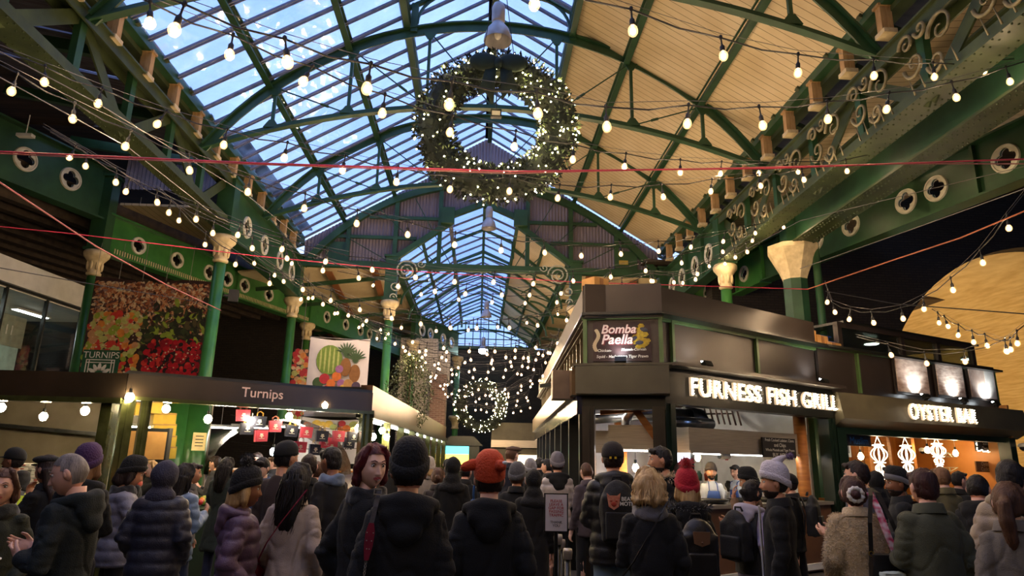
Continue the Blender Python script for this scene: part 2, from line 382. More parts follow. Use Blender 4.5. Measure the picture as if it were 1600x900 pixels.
# octagonal pier on the right
t=thing('octagonal_pier','green octagonal iron pier with pale stone capital above the fish grill','pier',(6.8,13.7,0),group='cast iron columns',kind='thing')
MB().lathe([(.26,0),(.26,5.6)],seg=8).build('shaft',GREEN,t); MB().lathe([(.26,5.55),(.28,5.62),(.33,5.75),(.55,6.2),(.55,6.3)],seg=8).build('capital',CREAM,t)
MB().tube([(.36,-.3,0),(.36,-.3,6.6)],.08,10).build('drain_pipe',GREEN,t,True)
# piers above capitals
for i,(x,y,z0,z1,l) in enumerate([(-5.7,14.2,6.27,7.62,'green box pier over the column right of the fruit banner'),(-5.7,20,6.27,7.62,'green box pier over the column at the left foot of the gable'),(-2.8,20,6.27,7.7,'green post carrying the left end of the gable opening'),(2.9,20,6.27,7.7,'green post carrying the right end of the gable opening'),(5.8,15.1,6.27,7.5,'green box pier above the column behind the dark parapet'),(6.8,13.7,6.3,7.1,'green box pier above the octagonal pier'),(5.7,20,0,7.6,'green post at the right foot of the gable'),(-9.2,15.7,6.27,8.2,'green box pier above the column by the office windows')]):
    tag(MB().box((x,y,(z0+z1)/2),(.36,.34,z1-z0)).box((x,y,z0+.03),(.46,.44,.06)).box((x,y,z1-.03),(.46,.44,.06)).build('box_pier',GREEN),l,'pier','box piers over the columns',kind='thing')
# ---- plate girders pierced by quatrefoils
def quat_r(a,R):
    ph=(a+PI/4)%(PI/2)-PI/4; d=.52*R; rho=.46*R; return d*math.cos(ph)+math.sqrt(max(rho*rho-(d*math.sin(ph))**2,0))
def plate_girder(p0,p1,zb,zt,ts,label,R=.17,fl=.34,ticks=False,gmat=GREEN):
    """p0,p1 plan points; ts hole positions in metres from p0"""
    dx,dy=p1[0]-p0[0],p1[1]-p0[1]; Ln=math.hypot(dx,dy)
    t=thing('plate_girder',label,'girder',(p0[0],p0[1],0),math.atan2(dy,dx),group='pierced plate girders',kind='thing')
    zc=(zb+zt)/2; hh=(zt-zb)/2; ed=[0]; ts=sorted(ts)
    mb=MB(); th=.03; x=0
    for c in ts:
        w=min(.5,hh*1.0)
        if c-w>x: mb.box(((x+c-w)/2,0,zc),(c-w-x,th,zt-zb))
        n=40; ps=[]
        for sd in (-th/2,th/2):
            for k in range(n):
                a=2*PI*k/n+.0001; r=quat_r(a,R); ps.append((c+r*math.cos(a),sd,zc+r*math.sin(a)))
            for k in range(n):
                a=2*PI*k/n+.0001; q=min(w/max(abs(math.cos(a)),1e-6),hh/max(abs(math.sin(a)),1e-6)); ps.append((c+q*math.cos(a),sd,zc+q*math.sin(a)))
        fs=[]
        for k in range(n):
            j=(k+1)%n; fs+=[(k,n+k,n+j,j),(2*n+k,2*n+j,3*n+j,3*n+k)[::-1][::-1],(k,j,2*n+j,2*n+k)]
        # corners
        mb.add(ps,fs)
        for sx in (-1,1):
            for sz in (-1,1):
                for sd in (-th/2,th/2):
                    kk=[i for i in range(n) if (math.cos(2*PI*i/n+.0001)*sx>0 and math.sin(2*PI*i/n+.0001)*sz>0)]
                    on=[i for i in kk]; 
                    # triangle between the last point on the side edge and the first on the top edge
                    best=None
                    for i in kk:
                        j=(i+1)%n
                        qa=ps[n+i];qb=ps[n+j]
                        if abs(qa[0]-qb[0])>1e-5 and abs(qa[2]-qb[2])>1e-5:
                            mb.add([(qa[0],sd,qa[2]),(qb[0],sd,qb[2]),(c+sx*w,sd,zc+sz*hh)],[(0,1,2)])
        x=c+w
    if Ln>x: mb.box(((x+Ln)/2,0,zc),(Ln-x,th,zt-zb))
    mb.build('web',gmat,t)
    MB().box((Ln/2,0,zt),(Ln,fl,.04)).build('flange',gmat,t); MB().box((Ln/2,0,zb),(Ln,fl,.04)).build('flange',gmat,t)
    x=0
    while x<=Ln: 
        if all(abs(x-c)>.32 for c in ts): MB().box((x,0,zc),(.05,fl*.6,zt-zb-.04)).build('stiffener',gmat,t)
        x+=1.35
    for c in ts:
        q=MB()
        for sd in (-1,1):
            q.ring((c,sd*(th/2+.001),zc),(1,0,0),(0,0,1),R*.97,R*1.38,-.02*sd if 0 else .0,28) if 0 else None
            pr=[]; n=40
            for k in range(n):
                a=2*PI*k/n
                qr=quat_r(a,R)
                for r,y in ((qr,-.012),(qr+.005,.022),(R*1.12,.022),(R*1.16,.034),(R*1.3,.034),(R*1.36,0)): pr.append((c+r*math.cos(a),sd*(th/2+y),zc+r*math.sin(a)))
            q.add(pr,[(6*k+i,6*((k+1)%n)+i,6*((k+1)%n)+i+1,6*k+i+1) for k in range(n) for i in range(5)])
        q.build('ring',mat('white_ring_paint',srgb(222,218,204),srgb(190,186,170),ns=6,rough=.5),t)
    if ticks:
        q=MB(); k=0
        while .3+k*.075<Ln-.2: q.box((.3+k*.075,-fl/2-.012,zb+.08),(.02,.02,.12)); k+=1
        q.build('dentils',CREAM,t)
    return t
def along(p0,p1,pix,zr):
    """hole positions on the plan line p0-p1 for picture columns pix (px,py)"""
    out=[]
    for px,py in pix:
        d=ray(px,py); k=d.x/d.y; ax,ay=p0;bx,by=p1[0]-p0[0],p1[1]-p0[1]
        s=(ax-k*ay)/(k*by-bx); out.append(s*math.hypot(bx,by))
    return out
gA0,gA1=(-11.3,9.8),(-9.2,15.7)
plate_girder(gA0,gA1,7.05,8.35,along(gA0,gA1,[(40,243),(110,277)],0),'deep green girder with two white ringed quatrefoils at the left edge',R=.2)
gB0,gB1=(-9.2,15.7),(-6.26,24)
plate_girder(gB0,gB1,6.28,7.25,along(gB0,gB1,[(215,388),(276,405),(327,420),(355,432),(382,440),(420,453)],0),'green girder with cream ringed quatrefoils above the fruit banner',R=.17,ticks=True,gmat=GREEN2)
gB2=(-3.4,33)
plate_girder(gB1,gB2,6.28,7.25,along(gB1,gB2,[(510,495),(540,503),(563,511),(577,518),(590,524)],0),'green pierced girder behind the white pineapple banner',R=.17,gmat=GREEN2)
plate_girder((-5.7,14.2),(-5.7,20),6.3,7.55,along((-5.7,14.2),(-5.7,20),[(385,355),(413,375),(437,400),(454,430)],0),'green pierced girder along the left side of the hall up to the gable',R=.2)
plate_girder((-2.75,27),(-1.05,31.2),6.28,7.35,along((-2.75,27),(-1.05,31.2),[(659,520),(672,521),(692,528),(705,536)],0),'far green pierced girder above the white brick wall',R=.19)
plate_girder((5.8,15.1),(5.8,20),6.28,7.45,[1.0,2.1,3.3,4.3],'green pierced girder along the right side of the hall up to the gable',R=.2)
gR0,gR1=(10.3,4.0),(7.4,16.5)
plate_girder(gR0,gR1,6.3,7.3,along(gR0,gR1,[(1573,250),(1464,296),(1417,316),(1331,356),(1276,382)],0),'green pierced girder in the shade at the right edge over the oyster bar',R=.19)
plate_girder((7.4,16.5),(6.4,24),6.28,7.25,[1,2,3.2,4.4],'green pierced girder seen low behind the dark corner parapet',R=.17,gmat=GREEN2)
# riveted plate girder on the octagonal pier
t=thing('riveted_girder','heavy green riveted girder running from the octagonal pier toward the upper right','girder',kind='thing')
MB().box((6.85,7.8,6.85),(.03,12,1.1)).build('web',GREEN,t)
for z in (6.3,7.4): MB().box((6.85,7.8,z),(.5,12,.04)).box((6.85,7.8,z+(.09 if z<7 else -.09)),(.07,12,.16)).build('flange',OLIVE,t)
mb=MB()
for k in range(110):
    y=1.9+k*.108
    for dx in (-.2,-.12,.12,.2): mb.ell((6.85+dx,y,6.275),.016,6,4)
mb.build('rivet',OLIVE,t,kind='stuff')
# ---- lattice girders
def lattice(s,y0,y1,zb,zt,label,X=5.75):
    t=thing('lattice_girder',label,'girder',kind='thing')
    for z in (zb,zt):
        mb=MB().box((s*X,(y0+y1)/2,z),(.42,y1-y0,.03)); dz=.09 if z==zb else -.09
        for dx in (-.14,.14): mb.box((s*X+dx,(y0+y1)/2,z+dz),(.03,y1-y0,.18))
        mb.build('chord',OLIVE,t)
    mb=MB(); y=y0+.15
    while y<y1:
        for dx in (-.19,-.11,.11,.19): mb.ell((s*X+dx,y,zb-.02),.015,5,3)
        y+=.14
    mb.build('rivet',OLIVE,t,kind='stuff')
    n=max(1,round((y1-y0)/1.45)); st=(y1-y0)/n
    for k in range(n+1):
        y=y0+k*st; MB().beam((s*X,y,zb),(s*X,y,zt),.1,.14,up=V((0,1,0))).build('upright',GREEN,t)
    for k in range(n):
        a,b=(zb,zt) if k%2 else (zt,zb); MB().beam((s*X,y0+k*st,a),(s*X,y0+(k+1)*st,b),.2,.03,up=V((1,0,0))).build('diagonal',OLIVE,t)
    return t
lattice(-1,-3,14.2,6.5,7.6,'green riveted lattice girder along the left eaves of the hall')
gr=lattice(1,-3,15.1,6.32,7.42,'green riveted lattice girder with vine scrolls along the right eaves',X=5.8)
# vine scrolls inside the right lattice
SCR=mat('old_gold_scroll',srgb(150,140,108),srgb(104,96,72),ns=9,rough=.5,metal=.2)
def spiral(c,r0,turns,sgn,ax,az,n=26):
    return [V(c)+ax*(r0*(1-.85*i/n)*math.cos(sgn*i/n*turns*2*PI))+az*(r0*(1-.85*i/n)*math.sin(sgn*i/n*turns*2*PI)) for i in range(n+1)]
for k in range(9):
    y=3.4+k*1.29; mb=MB(); ax=V((0,1,0));az=V((0,0,1))
    for j,(dy,dz,r,sg) in enumerate([(-.3,.62,.24,1),(.25,.45,.2,-1),(-.15,.24,.16,-1),(.35,.8,.15,1),(.05,.85,.12,-1)]):
        mb.tube(spiral((5.6,y+dy,6.36+dz),r,1.3,sg,ax,az),[.028-.016*i/26 for i in range(27)],6)
    for j in range(5): mb.tube([(5.6,y-.5+.2*j,6.38),(5.58,y-.45+.2*j,6.62)],[.014,.006],5)
    mb.build('scroll',SCR,gr,True)
# scroll brackets at the gable posts
for s,nm in ((-1,'left'),(1,'right')):
    mb=MB(); x=s*2.35; ax=V((s*-1,0,0));az=V((0,0,1))
    mb.tube(spiral((x,19.8,7.2),.34,2.2,1,ax,az,40),.026,6); mb.tube(spiral((x+s*.3,19.8,6.7),.17,1.3,-1,ax,az),.022,6); mb.tube(spiral((x+s*.35,19.8,6.35),.12,1.3,1,ax,az),.02,6); mb.tube(spiral((x-s*.45,19.8,7.42),.13,1.2,-1,ax,az),.02,6)
    tag(mb.build('scroll_bracket',mat('pale_scroll',srgb(196,196,176),rough=.5),None,True),'pale wrought iron spiral bracket at the %s gable post'%nm,'bracket','spiral brackets',kind='thing')
# ---- gable wall
def gtop(x):
    x=abs(x)
    if x>LX: return EZ+(EX-x)*(LZ-EZ)/(EX-LX)-.03
    return LZ2+(LX+.1-x)*(RZ-LZ2)/(LX+.1)-.05
def gbot(x):
    x=abs(x)
    if x>2.7: return 7.36
    if x>1.05: return 7.6+(2.7-x)*(8.85-7.6)/1.65
    return 9.05+(1.05-x)*.45
mb=MB(); xs=[-5.55+.05*i for i in range(223)]; ps=[]
for i,x in enumerate(xs):
    y=20.06+(.045 if i%2 else 0); ps+= [(x,y,gbot(x)),(x,y,max(gtop(x),gbot(x)))]
mb.add(ps,[(2*i,2*i+2,2*i+3,2*i+1) for i in range(len(xs)-1)]); struct('wall_gable',mb,CORR,label='corrugated grey sheet gable wall under the end of the main roof',cat='wall')
fr_=thing('gable_ironwork','green iron framework of the corrugated gable','frame',kind='thing')
ap=[(x,19.93,min(topz(x)-.35,gtop(x)-.1)) for x in [-5.5+.25*i for i in range(45)]]
MB().polybeam(ap,.16,.2).build('arch_rib',GREEN,fr_)
MB().box((0,19.9,7.36),(11.4,.2,.2)).build('tie_beam',GREEN,fr_)
for z,xx in ((8.28,4.6),(8.95,3.6)):
    for s in (-1,1):
        x0=1.1 if z>8.5 else 2.1
        MB().box((s*(xx+x0)/2,19.96,z),(xx-x0,.1,.1)).build('rail',GREEN,fr_)
for x in (4.2,2.75,1.38):
    for s in (-1,1):
        zt=min(topz(x)-.35,gtop(x)); MB().box((s*x,19.95,(zt+7.36)/2),(.13,.12,zt-7.36)).build('mullion',GREEN,fr_)
for s in (-1,1):
    MB().box((s*4.55,19.98,7.75),(.62,.06,.7)).build('infill_panel',GREEN,fr_)
    MB().box((s*1.14,19.74,9.0),(.42,.2,.52)).build('gusset_box',GREEN,fr_)
    MB().beam((s*2.75,19.9,7.58),(s*1.05,19.9,8.84),.16,.2,up=V((0,1,0))).build('opening_rafter',GREEN,fr_)
    MB().beam((s*1.15,19.9,9.02),(0,19.9,9.52),.16,.2,up=V((0,1,0))).build('opening_rafter',GREEN,fr_)
    for a,b in (((s*4.2,8.2),(s*2.75,7.4)),((s*3.3,9.2),(s*1.38,7.4)),((s*2.2,9.6),(s*1.0,7.45))):
        MB().tube([(a[0],19.85,a[1]),(b[0],19.85,b[1])],.014,6).build('tie_rod',GREEN,fr_)
tag(MB().box((4.35,19.93,7.72),(.42,.03,.13)).build('notice_plate',mat('yellow_plate',srgb(196,170,80),rough=.5)),'small yellow notice plate on the right of the gable framework','sign')
# ---- second, lower nave beyond the gable
Y2,YE=20.1,36.0
glazed('window_4',-2.7,7.62,-1.05,8.87,Y2,YE,'left glass slope of the lower hall beyond the gable',.8)
glazed('window_5',-1.1,9.05,0,9.55,Y2,YE,'left lantern glass of the lower hall',.8)
glazed('window_6',1.1,9.05,0,9.55,Y2,YE,'right lantern glass of the lower hall',.8)
mb=MB()
for s in (-1,1):
    mb.add([(s*1.07,Y2,8.87),(s*1.07,YE,8.87),(s*1.07,YE,9.05),(s*1.07,Y2,9.05)],[(0,1,2,3)])
struct('window_7',mb,GLASS,label='upright glass strips at the sides of the lower lantern',cat='window')
mb=MB(); slope_quad(mb,2.7,7.62,1.05,8.87,Y2,YE,.05); slope_quad(mb,2.7,7.62,7.5,6.9,Y2,YE,.05); struct('ceiling_far',mb,CEIL,label='cream boarded slope of the lower hall on the right',cat='ceiling')
mb=MB(); slope_quad(mb,-2.7,7.75,-7.5,7.05,Y2,YE,.05); struct('ceiling_left',mb,CEIL,label='cream boarded aisle ceiling left of the lower hall',cat='ceiling')
def make_small():
    t=thing('small_truss','','roof truss')
    for s in (-1,1):
        MB().beam((s*2.7,0,7.55),(s*1.05,0,8.8),.09,.12,up=V((0,1,0))).build('rafter',GREEN,t)
        MB().beam((s*1.1,0,9.0),(0,0,9.48),.08,.1,up=V((0,1,0))).build('lantern_rafter',GREEN,t)
        MB().beam((s*1.03,0,8.45),(s*1.03,0,9.05),.1,.1,up=V((0,1,0))).build('post',GREEN,t)
        MB().beam((s*2.6,0,7.55),(s*.0,0,8.5),.04,.06,up=V((0,1,0))).build('brace',GREEN,t)
        MB().beam((s*1.9,0,8.1),(s*1.5,0,7.85),.04,.04,up=V((0,1,0))).build('brace',GREEN,t)
        MB().polybeam([(s*(2.75+.0*a),-.0,6.9) if 0 else (s*(2.75-.9*(1-math.cos(a))),0,6.7+.85*math.sin(a)) for a in [i*PI/2/8 for i in range(9)]],.07,.07).build('curved_bracket',GREEN,t)
    MB().beam((0,0,8.45),(0,0,9.5),.05,.05,up=V((0,1,0))).build('king_post',GREEN,t)
    return t
sm=make_small(); nm=['first','second','third','fourth','fifth','sixth']
for i,y in enumerate((22.3,24.9,27.5,30.1,32.7,35.2)):
    o=sm if i==0 else copy_tree(sm); o.location=(0,y,0); o['label']='slender green truss of the lower hall, %s beyond the gable'%nm[i]; o['group']='trusses of the lower hall'
mb=MB()
for s in (-1,1):
    mb.ibeam((s*2.7,Y2,7.5),(s*2.7,YE,7.5),.2,.26); mb.ibeam((s*1.06,Y2,8.9),(s*1.06,YE,8.9),.1,.16); mb.ibeam((s*1.9,Y2,8.18),(s*1.9,YE,8.18),.08,.12)
mb.beam((0,Y2,9.5),(0,YE,9.5),.1,.16)
struct('trim_2',mb,GREEN,label='green eaves, kerb and ridge beams of the lower hall',cat='beam')
for s,nm in ((-1,'left'),(1,'right')):
    a=thing('aisle_framing','green rafters and brown timbers under the %s aisle ceiling'%nm,'rafters',kind='thing')
    for k in range(6):
        y=21+k*2.6; MB().beam((s*2.9,y,7.3),(s*7.2,y,6.75),.08,.12).build('rafter',GREEN,a)
    for k in range(3): MB().beam((s*(3.4+k*1.4),20.3,7.35-.14*k),(s*(4.4+k*1.4),34,7.35-.14*k),.22,.04).build('timber',mat('brown_timber',srgb(150,92,48),rough=.7),a)
# far end: glazed gable and brick wall
w=sparent('window_8','arched glazed end wall at the far end of the lower hall','window')
MB().add([(-2.7,36,7.6),(2.7,36,7.6),(1.05,36,8.87),(1.05,36,9.05),(0,36,9.55),(-1.05,36,9.05),(-1.05,36,8.87)],[(0,1,2,3,4,5,6)]).build('pane',GLASS,w)
mb=MB()
for k in range(-6,7):
    x=k*.42; zt=8.87+(1.05-abs(x))*.45 if abs(x)<1.05 else 7.6+(2.7-abs(x))*.757; mb.box((x,35.95,(zt+7.5)/2),(.05,.06,zt-7.5))
for z,x in ((7.98,2.2),(8.4,1.65),(8.8,1.1)): mb.box((0,35.95,z),(2*x,.05,.05))
mb.polybeam([(x,35.9,7.55+.95*math.sqrt(max(0,1-(x/2.7)**2))) for x in [-2.7+.27*i for i in range(21)]],.06,.1); mb.box((0,35.9,7.5),(6,.16,.16))
mb.build('glazing_bar',GREEN,w)
struct('wall_far',MB().box((0,36.3,3.75),(40,.4,7.5)),DARKB,label='dark brick wall closing the far end of the hall',cat='wall')
# ---- aisles, decks and outer walls
mb=MB()
for k in range(15): slope_quad(mb,-6.0,8.25+0,-9.4,8.9,-6+k*1.35,-6+k*1.35+(1.29 if k%2 else 1.24),.05)
struct('ceiling_aisle',mb,mat('weathered_boards',srgb(112,108,122),srgb(76,72,84),ns=2,rough=.8,stretch=(1,8,1)),label='weathered board roof with bright slits over the left aisle',cat='ceiling')
a=thing('aisle_beams','dark green cross beams under the weathered aisle roof','beams',kind='thing')
for k in range(9): MB().beam((-5.9,-3+k*2.2,8.05),(-9.6,-3+k*2.2,8.6),.12,.2).build('beam',GREEN,a)
mb=MB(); ps=[]
for i in range(64):
    x=-9.0+i*.05; ps+=[(x,15.95+(.045 if i%2 else 0),8.0),(x,15.95+(.045 if i%2 else 0),8.9)]
mb.add(ps,[(2*i,2*i+2,2*i+3,2*i+1) for i in range(63)]); struct('wall_gable_aisle',mb,CORR,label='small corrugated panel over the left aisle girder',cat='wall')
# deck left of girders A and B
mb=MB(); mb.prism([(-13.6,4.6),(-11.9,8.3),(-9.4,15.9),(-6.5,24),(-3.6,33),(-3.6,36),(-22,36),(-22,4.6)],(0,0,7.35),(1,0,0),(0,1,0),.4)
struct('ceiling_deck',mb,DECK,label='dark deck soffit over the stalls on the left',cat='ceiling')
mb=MB(); u=V((2.94,8.3,0)).normalized(); nn=V((-u.y,u.x,0))
for k in range(11):
    o=V((-9.6,15.7,7.17))+nn*(.5+k*.75); mb.beam(o-u*(7.5-.3*k),o+u*(17-.5*k),.24,.32)
tag(mb.build('deck_joists',DECK),'row of dark timber joists under the left deck','joists',kind='thing')
mb=MB(); mb.prism([(-9.1,16.1),(-5.9,16.1),(-5.9,20.1),(-2.9,20.1),(-2.9,27),(-4.9,27),(-6.2,24)],(0,0,7.62),(1,0,0),(0,1,0),.06)
struct('ceiling_strip',mb,CEILX,label='warm cream boards over the strip between left girders',cat='ceiling')
mb=MB(); slope_quad(mb,6.0,7.7,10.6,8.2,-6,20,.06); struct('ceiling_right',mb,CEILX if 0 else CEIL,label='cream boards over the right aisle above the riveted girder',cat='ceiling')
struct('ceiling_outer',MB().box((20,14,9.8),(22,44,.2)).box((-17,0,9.6),(16,18,.2)).box((-12,-6,9.4),(10,8,.2)).box((14,30,8.0),(16,12,.2)),DECK,label='dark slabs added outside the hall to block the sky',cat='ceiling')  # slabs added beyond the hall to keep sky light out
struct('ceiling_gutter_fill',MB().box((-6.15,6.5,8.28),(1.1,27,.05)).box((6.15,6.5,8.3),(1.1,27,.05)).box((-11.8,1,9.1),(5.2,28,.06)).box((-9.6,18.2,9.05),(7.6,7,.06)).box((-11.6,6.5,9.3),(4.6,27,.06)).box((8,24,7.7),(6,9,.06)),DECK,label='dark gutter soffits and slabs added to close sky gaps outside the eaves',cat='ceiling')  # eave soffits, plus slabs added to close gaps onto the sky
struct('wall_left',MB().box((-19,14,4.8),(.4,44,9.6)).box((-13,27.5,3.7),(12,.3,7.3)),DARKB,label='dark wall behind the stalls on the left',cat='wall')
struct('wall_rear',MB().box((0,-7.6,5),(40,.4,13)),DARKB)  # unseen wall added to keep sky light off the crowd
struct('wall_outer',MB().box((29,14,5),(.4,44,10)),DARKB)  # unseen side wall added to shut out sky light
# right: railway arch wall and lit vault
ac=V((16.5,18,2.75)); ar=5.3
mb=MB(); n=40; inner=[(ac.x-ar*math.cos(PI*k/n),ac.z+ar*math.sin(PI*k/n)) for k in range(n+1)]
poly=[(6.5,0),(ac.x-ar,0)]+inner+[(ac.x+ar,0),(29,0),(29,9.8),(6.5,9.8)]
mb.prism(poly,(0,18,0),(1,0,0),(0,0,1),-.5); struct('wall_right',mb,DARKB,label='black brick wall with a railway arch on the right',cat='wall')
mb=MB(); ps=[]; m=V((0,0,0))
ip=[(ac.x-ar,0)]+inner+[(ac.x+ar,0)]
for x,z in ip: ps+=[(x,18.5,z),(x,34,z)]
mb.add(ps,[(2*i,2*i+1,2*i+3,2*i+2) for i in range(len(ip)-1)]); o=struct('ceiling_vault',mb,VAULT,True,label='pale brick barrel vault lit warm inside the railway arch',cat='ceiling')
mb=MB(); mb.prism([(ac.x-ar-.02,0),(ac.x-ar-.02,ac.z)]+inner+[(ac.x+ar,0)],(0,34,0),(1,0,0),(0,0,1),-.2); struct('wall_vault',mb,mat('ochre_plaster',srgb(214,170,96),srgb(190,144,76),ns=2,rough=.8),label='ochre plastered end wall inside the arch',cat='wall')
# brick blocks at the far left
struct('wall_white',MB().box((-2.5,27.6,3.2),(1.5,.8,6.4)).box((-1.6,28.1,5.3),(.7,.3,1.4)),WHITEB,label='white painted brick wall beside the far green column',cat='wall')
struct('wall_brown',MB().box((-1.62,27.3,2.45),(.62,1.2,4.9)),BROWNB,label='brown brick pier beside the white wall',cat='wall')
# ============================================================ kiosks on the right
def onplan(px,py,p0,p1,off=0):
    """point of the picture ray on the vertical plane through plan points p0-p1 (moved off metres inward)"""
    u=V((p1[0]-p0[0],p1[1]-p0[1],0)).normalized(); n=V((-u.y,u.x,0)); o=V((p0[0],p0[1],0))+n*off
    d=ray(px,py); return EYE+d*((o-EYE).dot(n)/d.dot(n))
def loc2(px,py,p0,p1,off=0):
    q=onplan(px,py,p0,p1,off)-V((p0[0],p0[1],0)); u=V((p1[0]-p0[0],p1[1]-p0[1],0)).normalized(); return q.dot(u),q.z
K0=(1.47,9.5);K1=(2.58,9.2);K2=(6.2,11.5);K3=(11.5,14.1);KS=(2.0,23.0)
def ang(a,b): return math.atan2(b[1]-a[1],b[0]-a[0])
def ln(a,b): return math.hypot(b[0]-a[0],b[1]-a[1])
TILE=mat('white_wall_tile',srgb(236,232,222),srgb(222,216,204),ns=5,rough=.25)
BULBM=emis('bulb_light',(1,.68,.38),BULB)
TRIM=mat('green_trim',srgb(88,116,66),srgb(64,92,50),ns=3,rough=.35)
FIXT=mat('tube_light',(1,.97,.9),emit=14,ecol=(1,.95,.86)) if 0 else emis('tube_light',(1,.95,.86),20)
SOFF=mat('canopy_olive',srgb(92,86,66),srgb(74,68,52),ns=2,rough=.45)

# --- fish grill front
A=ang(K1,K2); L1=ln(K1,K2)
g=thing('fish_grill_kiosk','dark fronted fish grill kiosk with lit letters over its counter','kiosk',(*K1,0),A)
MB().box((L1/2,.12,2.70),(L1,.24,.5)).build('fascia',BLACKP,g)
MB().box((L1/2,.0,2.97),(L1+.04,.5,.05)).build('ledge',BRONZE,g)
MB().box((L1/2,.3,3.34),(L1,.05,.72)).build('panel',BRONZE,g)
MB().box((L1/2,.38,3.94),(L1,.3,.5)).build('parapet',BRONZE,g)
mb=MB().box((L1/2,.26,3.7),(L1,.07,.05)).box((L1/2,.26,3.0),(L1,.05,.035))
for px in (1047,1178,1313): s_,z_=loc2(px,550,K1,K2,.3); mb.box((s_,.25,3.35),(.055,.06,.72))
mb.build('trim',TRIM,g)
for x,w in ((.1,.2),(L1-.1,.24)): MB().box((x,.1,1.22),(w,.2,2.44)).box((x,.0,1.22),(.07,.06,2.44)).build('post',DKGREEN,g)
MB().box((L1/2,.35,.52),(L1-.4,.5,1.0)).build('counter_front',mat('brown_counter',srgb(120,82,56),srgb(92,62,42),ns=2,rough=.45),g)
MB().box((L1/2,.08,.1),(L1-.3,.06,.09)).build('kick_strip',WHITE,g); MB().box((L1/2,.35,1.05),(L1-.3,.62,.05)).build('counter_top',STEEL,g)
MB().box((L1/2+.7,2.9,1.5),(L1-1.2,.1,3.0)).build('back_wall',TILE,g); MB().box((L1/2,1.5,2.9),(L1,2.7,.06)).build('ceiling_board',BLACKP,g)
ORNP=MB().tube([(L1-.45,.42,0),(L1-.42,.42,2.5)],[.11,.1],12).build('timber_post',WOOD,g,True)
MB().box((L1-.04,1.7,1.5),(.06,2.4,3.0)).build('side_wall',TILE,g)
# hood
h=thing('extractor_hood','long stainless extractor hood over the fish grill counter','hood',(*K1,0),A)
x0,_=loc2(1066,690,K1,K2,.55); x1,_=loc2(1252,690,K1,K2,.55)
hz1=loc2(1066,667,K1,K2,.45)[1];hz0=loc2(1066,703,K1,K2,.45)[1]
MB().prism([(.42,hz1),(1.5,hz1),(1.5,hz0),(.42,hz0)],(x0,0,0),(0,1,0),(0,0,1),x1-x0).build('canopy',STEEL,h); MB().box(((x0+x1)/2,.95,hz0-.02),(x1-x0,1.1,.04)).build('rim',STEEL,h); MB().box(((x0+x1)/2,.5,hz0-.045),(x1-x0-.4,.04,.02)).build('light_strip',emis('hood_strip',(1,.95,.88),9),h)
d=thing('ventilation_duct','grey ventilation ducts over the fish grill hood','duct',(*K1,0),A)
MB().tube([(.2,1.3,2.42),(2.0,1.3,2.42)],.13,14).tube([(2.0,1.3,2.42),(2.25,1.3,2.4),(2.34,1.3,2.3),(2.34,1.3,2.05)],.17,14).build('duct',GALV,d,True)
MB().tube([(.9,.75,2.27),(1.9,.75,2.27)],.085,14).build('silver_duct',mat('foil_duct',srgb(220,226,230),rough=.2,metal=.9,bump=.3,bs=20),d,True)
for i,(x,y,z) in enumerate(((.45,2.2,2.78),(2.9,2.0,2.78))):
    t=thing('tube_fixture','bright white tube light inside the fish grill, %s'%('left' if i==0 else 'right'),'light',(*K1,0),A); MB().box((x,y,z+.04),(1.0,.12,.05)).build('housing',WHITE,t); MB().box((x,y,z),(.95,.05,.035)).build('tube',FIXT,t)
mb=MB()
for i in range(7): mb.beam((2.75+.16*i,1.5,2.35),(2.9+.16*i,1.7,2.7),.03,.02)
mb.beam((2.6,1.4,2.66),(4.0,1.4,2.72),.03,.03).beam((2.6,1.5,2.5),(4.0,1.9,2.6),.03,.03)
tag(mb.build('pipe_rack',mat('rusty_metal',srgb(140,110,92),rough=.6)),'rack of thin metal braces under the grill roof','rack'); bpy.context.scene.objects['pipe_rack'].location=(*K1,0); bpy.context.scene.objects['pipe_rack'].rotation_euler=(0,0,A)
x,_=loc2(1163,700,K1,K2,2.4); t=tag(MB().lathe([(.1,0),(.1,2.85)],(0,0,0),14).build('green_pipe',GREEN2,None,True),'green round post inside the fish grill','post',kind='thing'); t.location=V((*K1,0))+Matrix.Rotation(A,3,'Z')@V((x,2.4,0))
def local(K,A,x,y,z): return V((K[0],K[1],0))+Matrix.Rotation(A,3,'Z')@V((x,y,z))
# framed picture and clock, shelf with jars
t=thing('framed_picture','gold framed black picture on the white wall of the fish grill','picture',(*K1,0),A); x,z=loc2(1192,722,K1,K2,2.8); MB().box((x,2.82,z),(.52,.04,.34)).build('frame',mat('gold_frame',srgb(196,160,70),rough=.4,metal=.5),t); MB().box((x,2.795,z),(.42,.02,.25)).build('picture',mat('dark_print',srgb(60,40,44),srgb(150,60,80),ns=9),t)
x,z=loc2(1121,729,K1,K2,2.8); t=thing('wall_clock','round clock with a gold rim on the grill back wall','clock',local(K1,A,x,2.82,z),A); MB().ring((0,0,0),(1,0,0),(0,0,1),.1,.14,.04,24).build('rim',mat('gold_frame',(1,1,1)),t); MB().prism([(.11*math.cos(a*PI/8),.11*math.sin(a*PI/8)) for a in range(16)],(0,-.01,0),(1,0,0),(0,0,1),.01).build('face',WHITE,t)
for i,px in enumerate((1100,1112,1124,1136)):
    x,z=loc2(px,700,K1,K2,2.4); t=tag(MB().lathe([(.05,0),(.06,.12),(.03,.16),(.03,.19)],(0,0,0),10).build('bottle',mat('bottle_%d'%(i%2),srgb(*((60,90,70),(150,60,40))[i%2]),rough=.15),None,True),'small bottle on the shelf behind the chefs','bottle','bottles behind the grill chefs'); t.location=local(K1,A,x,2.55,1.32)
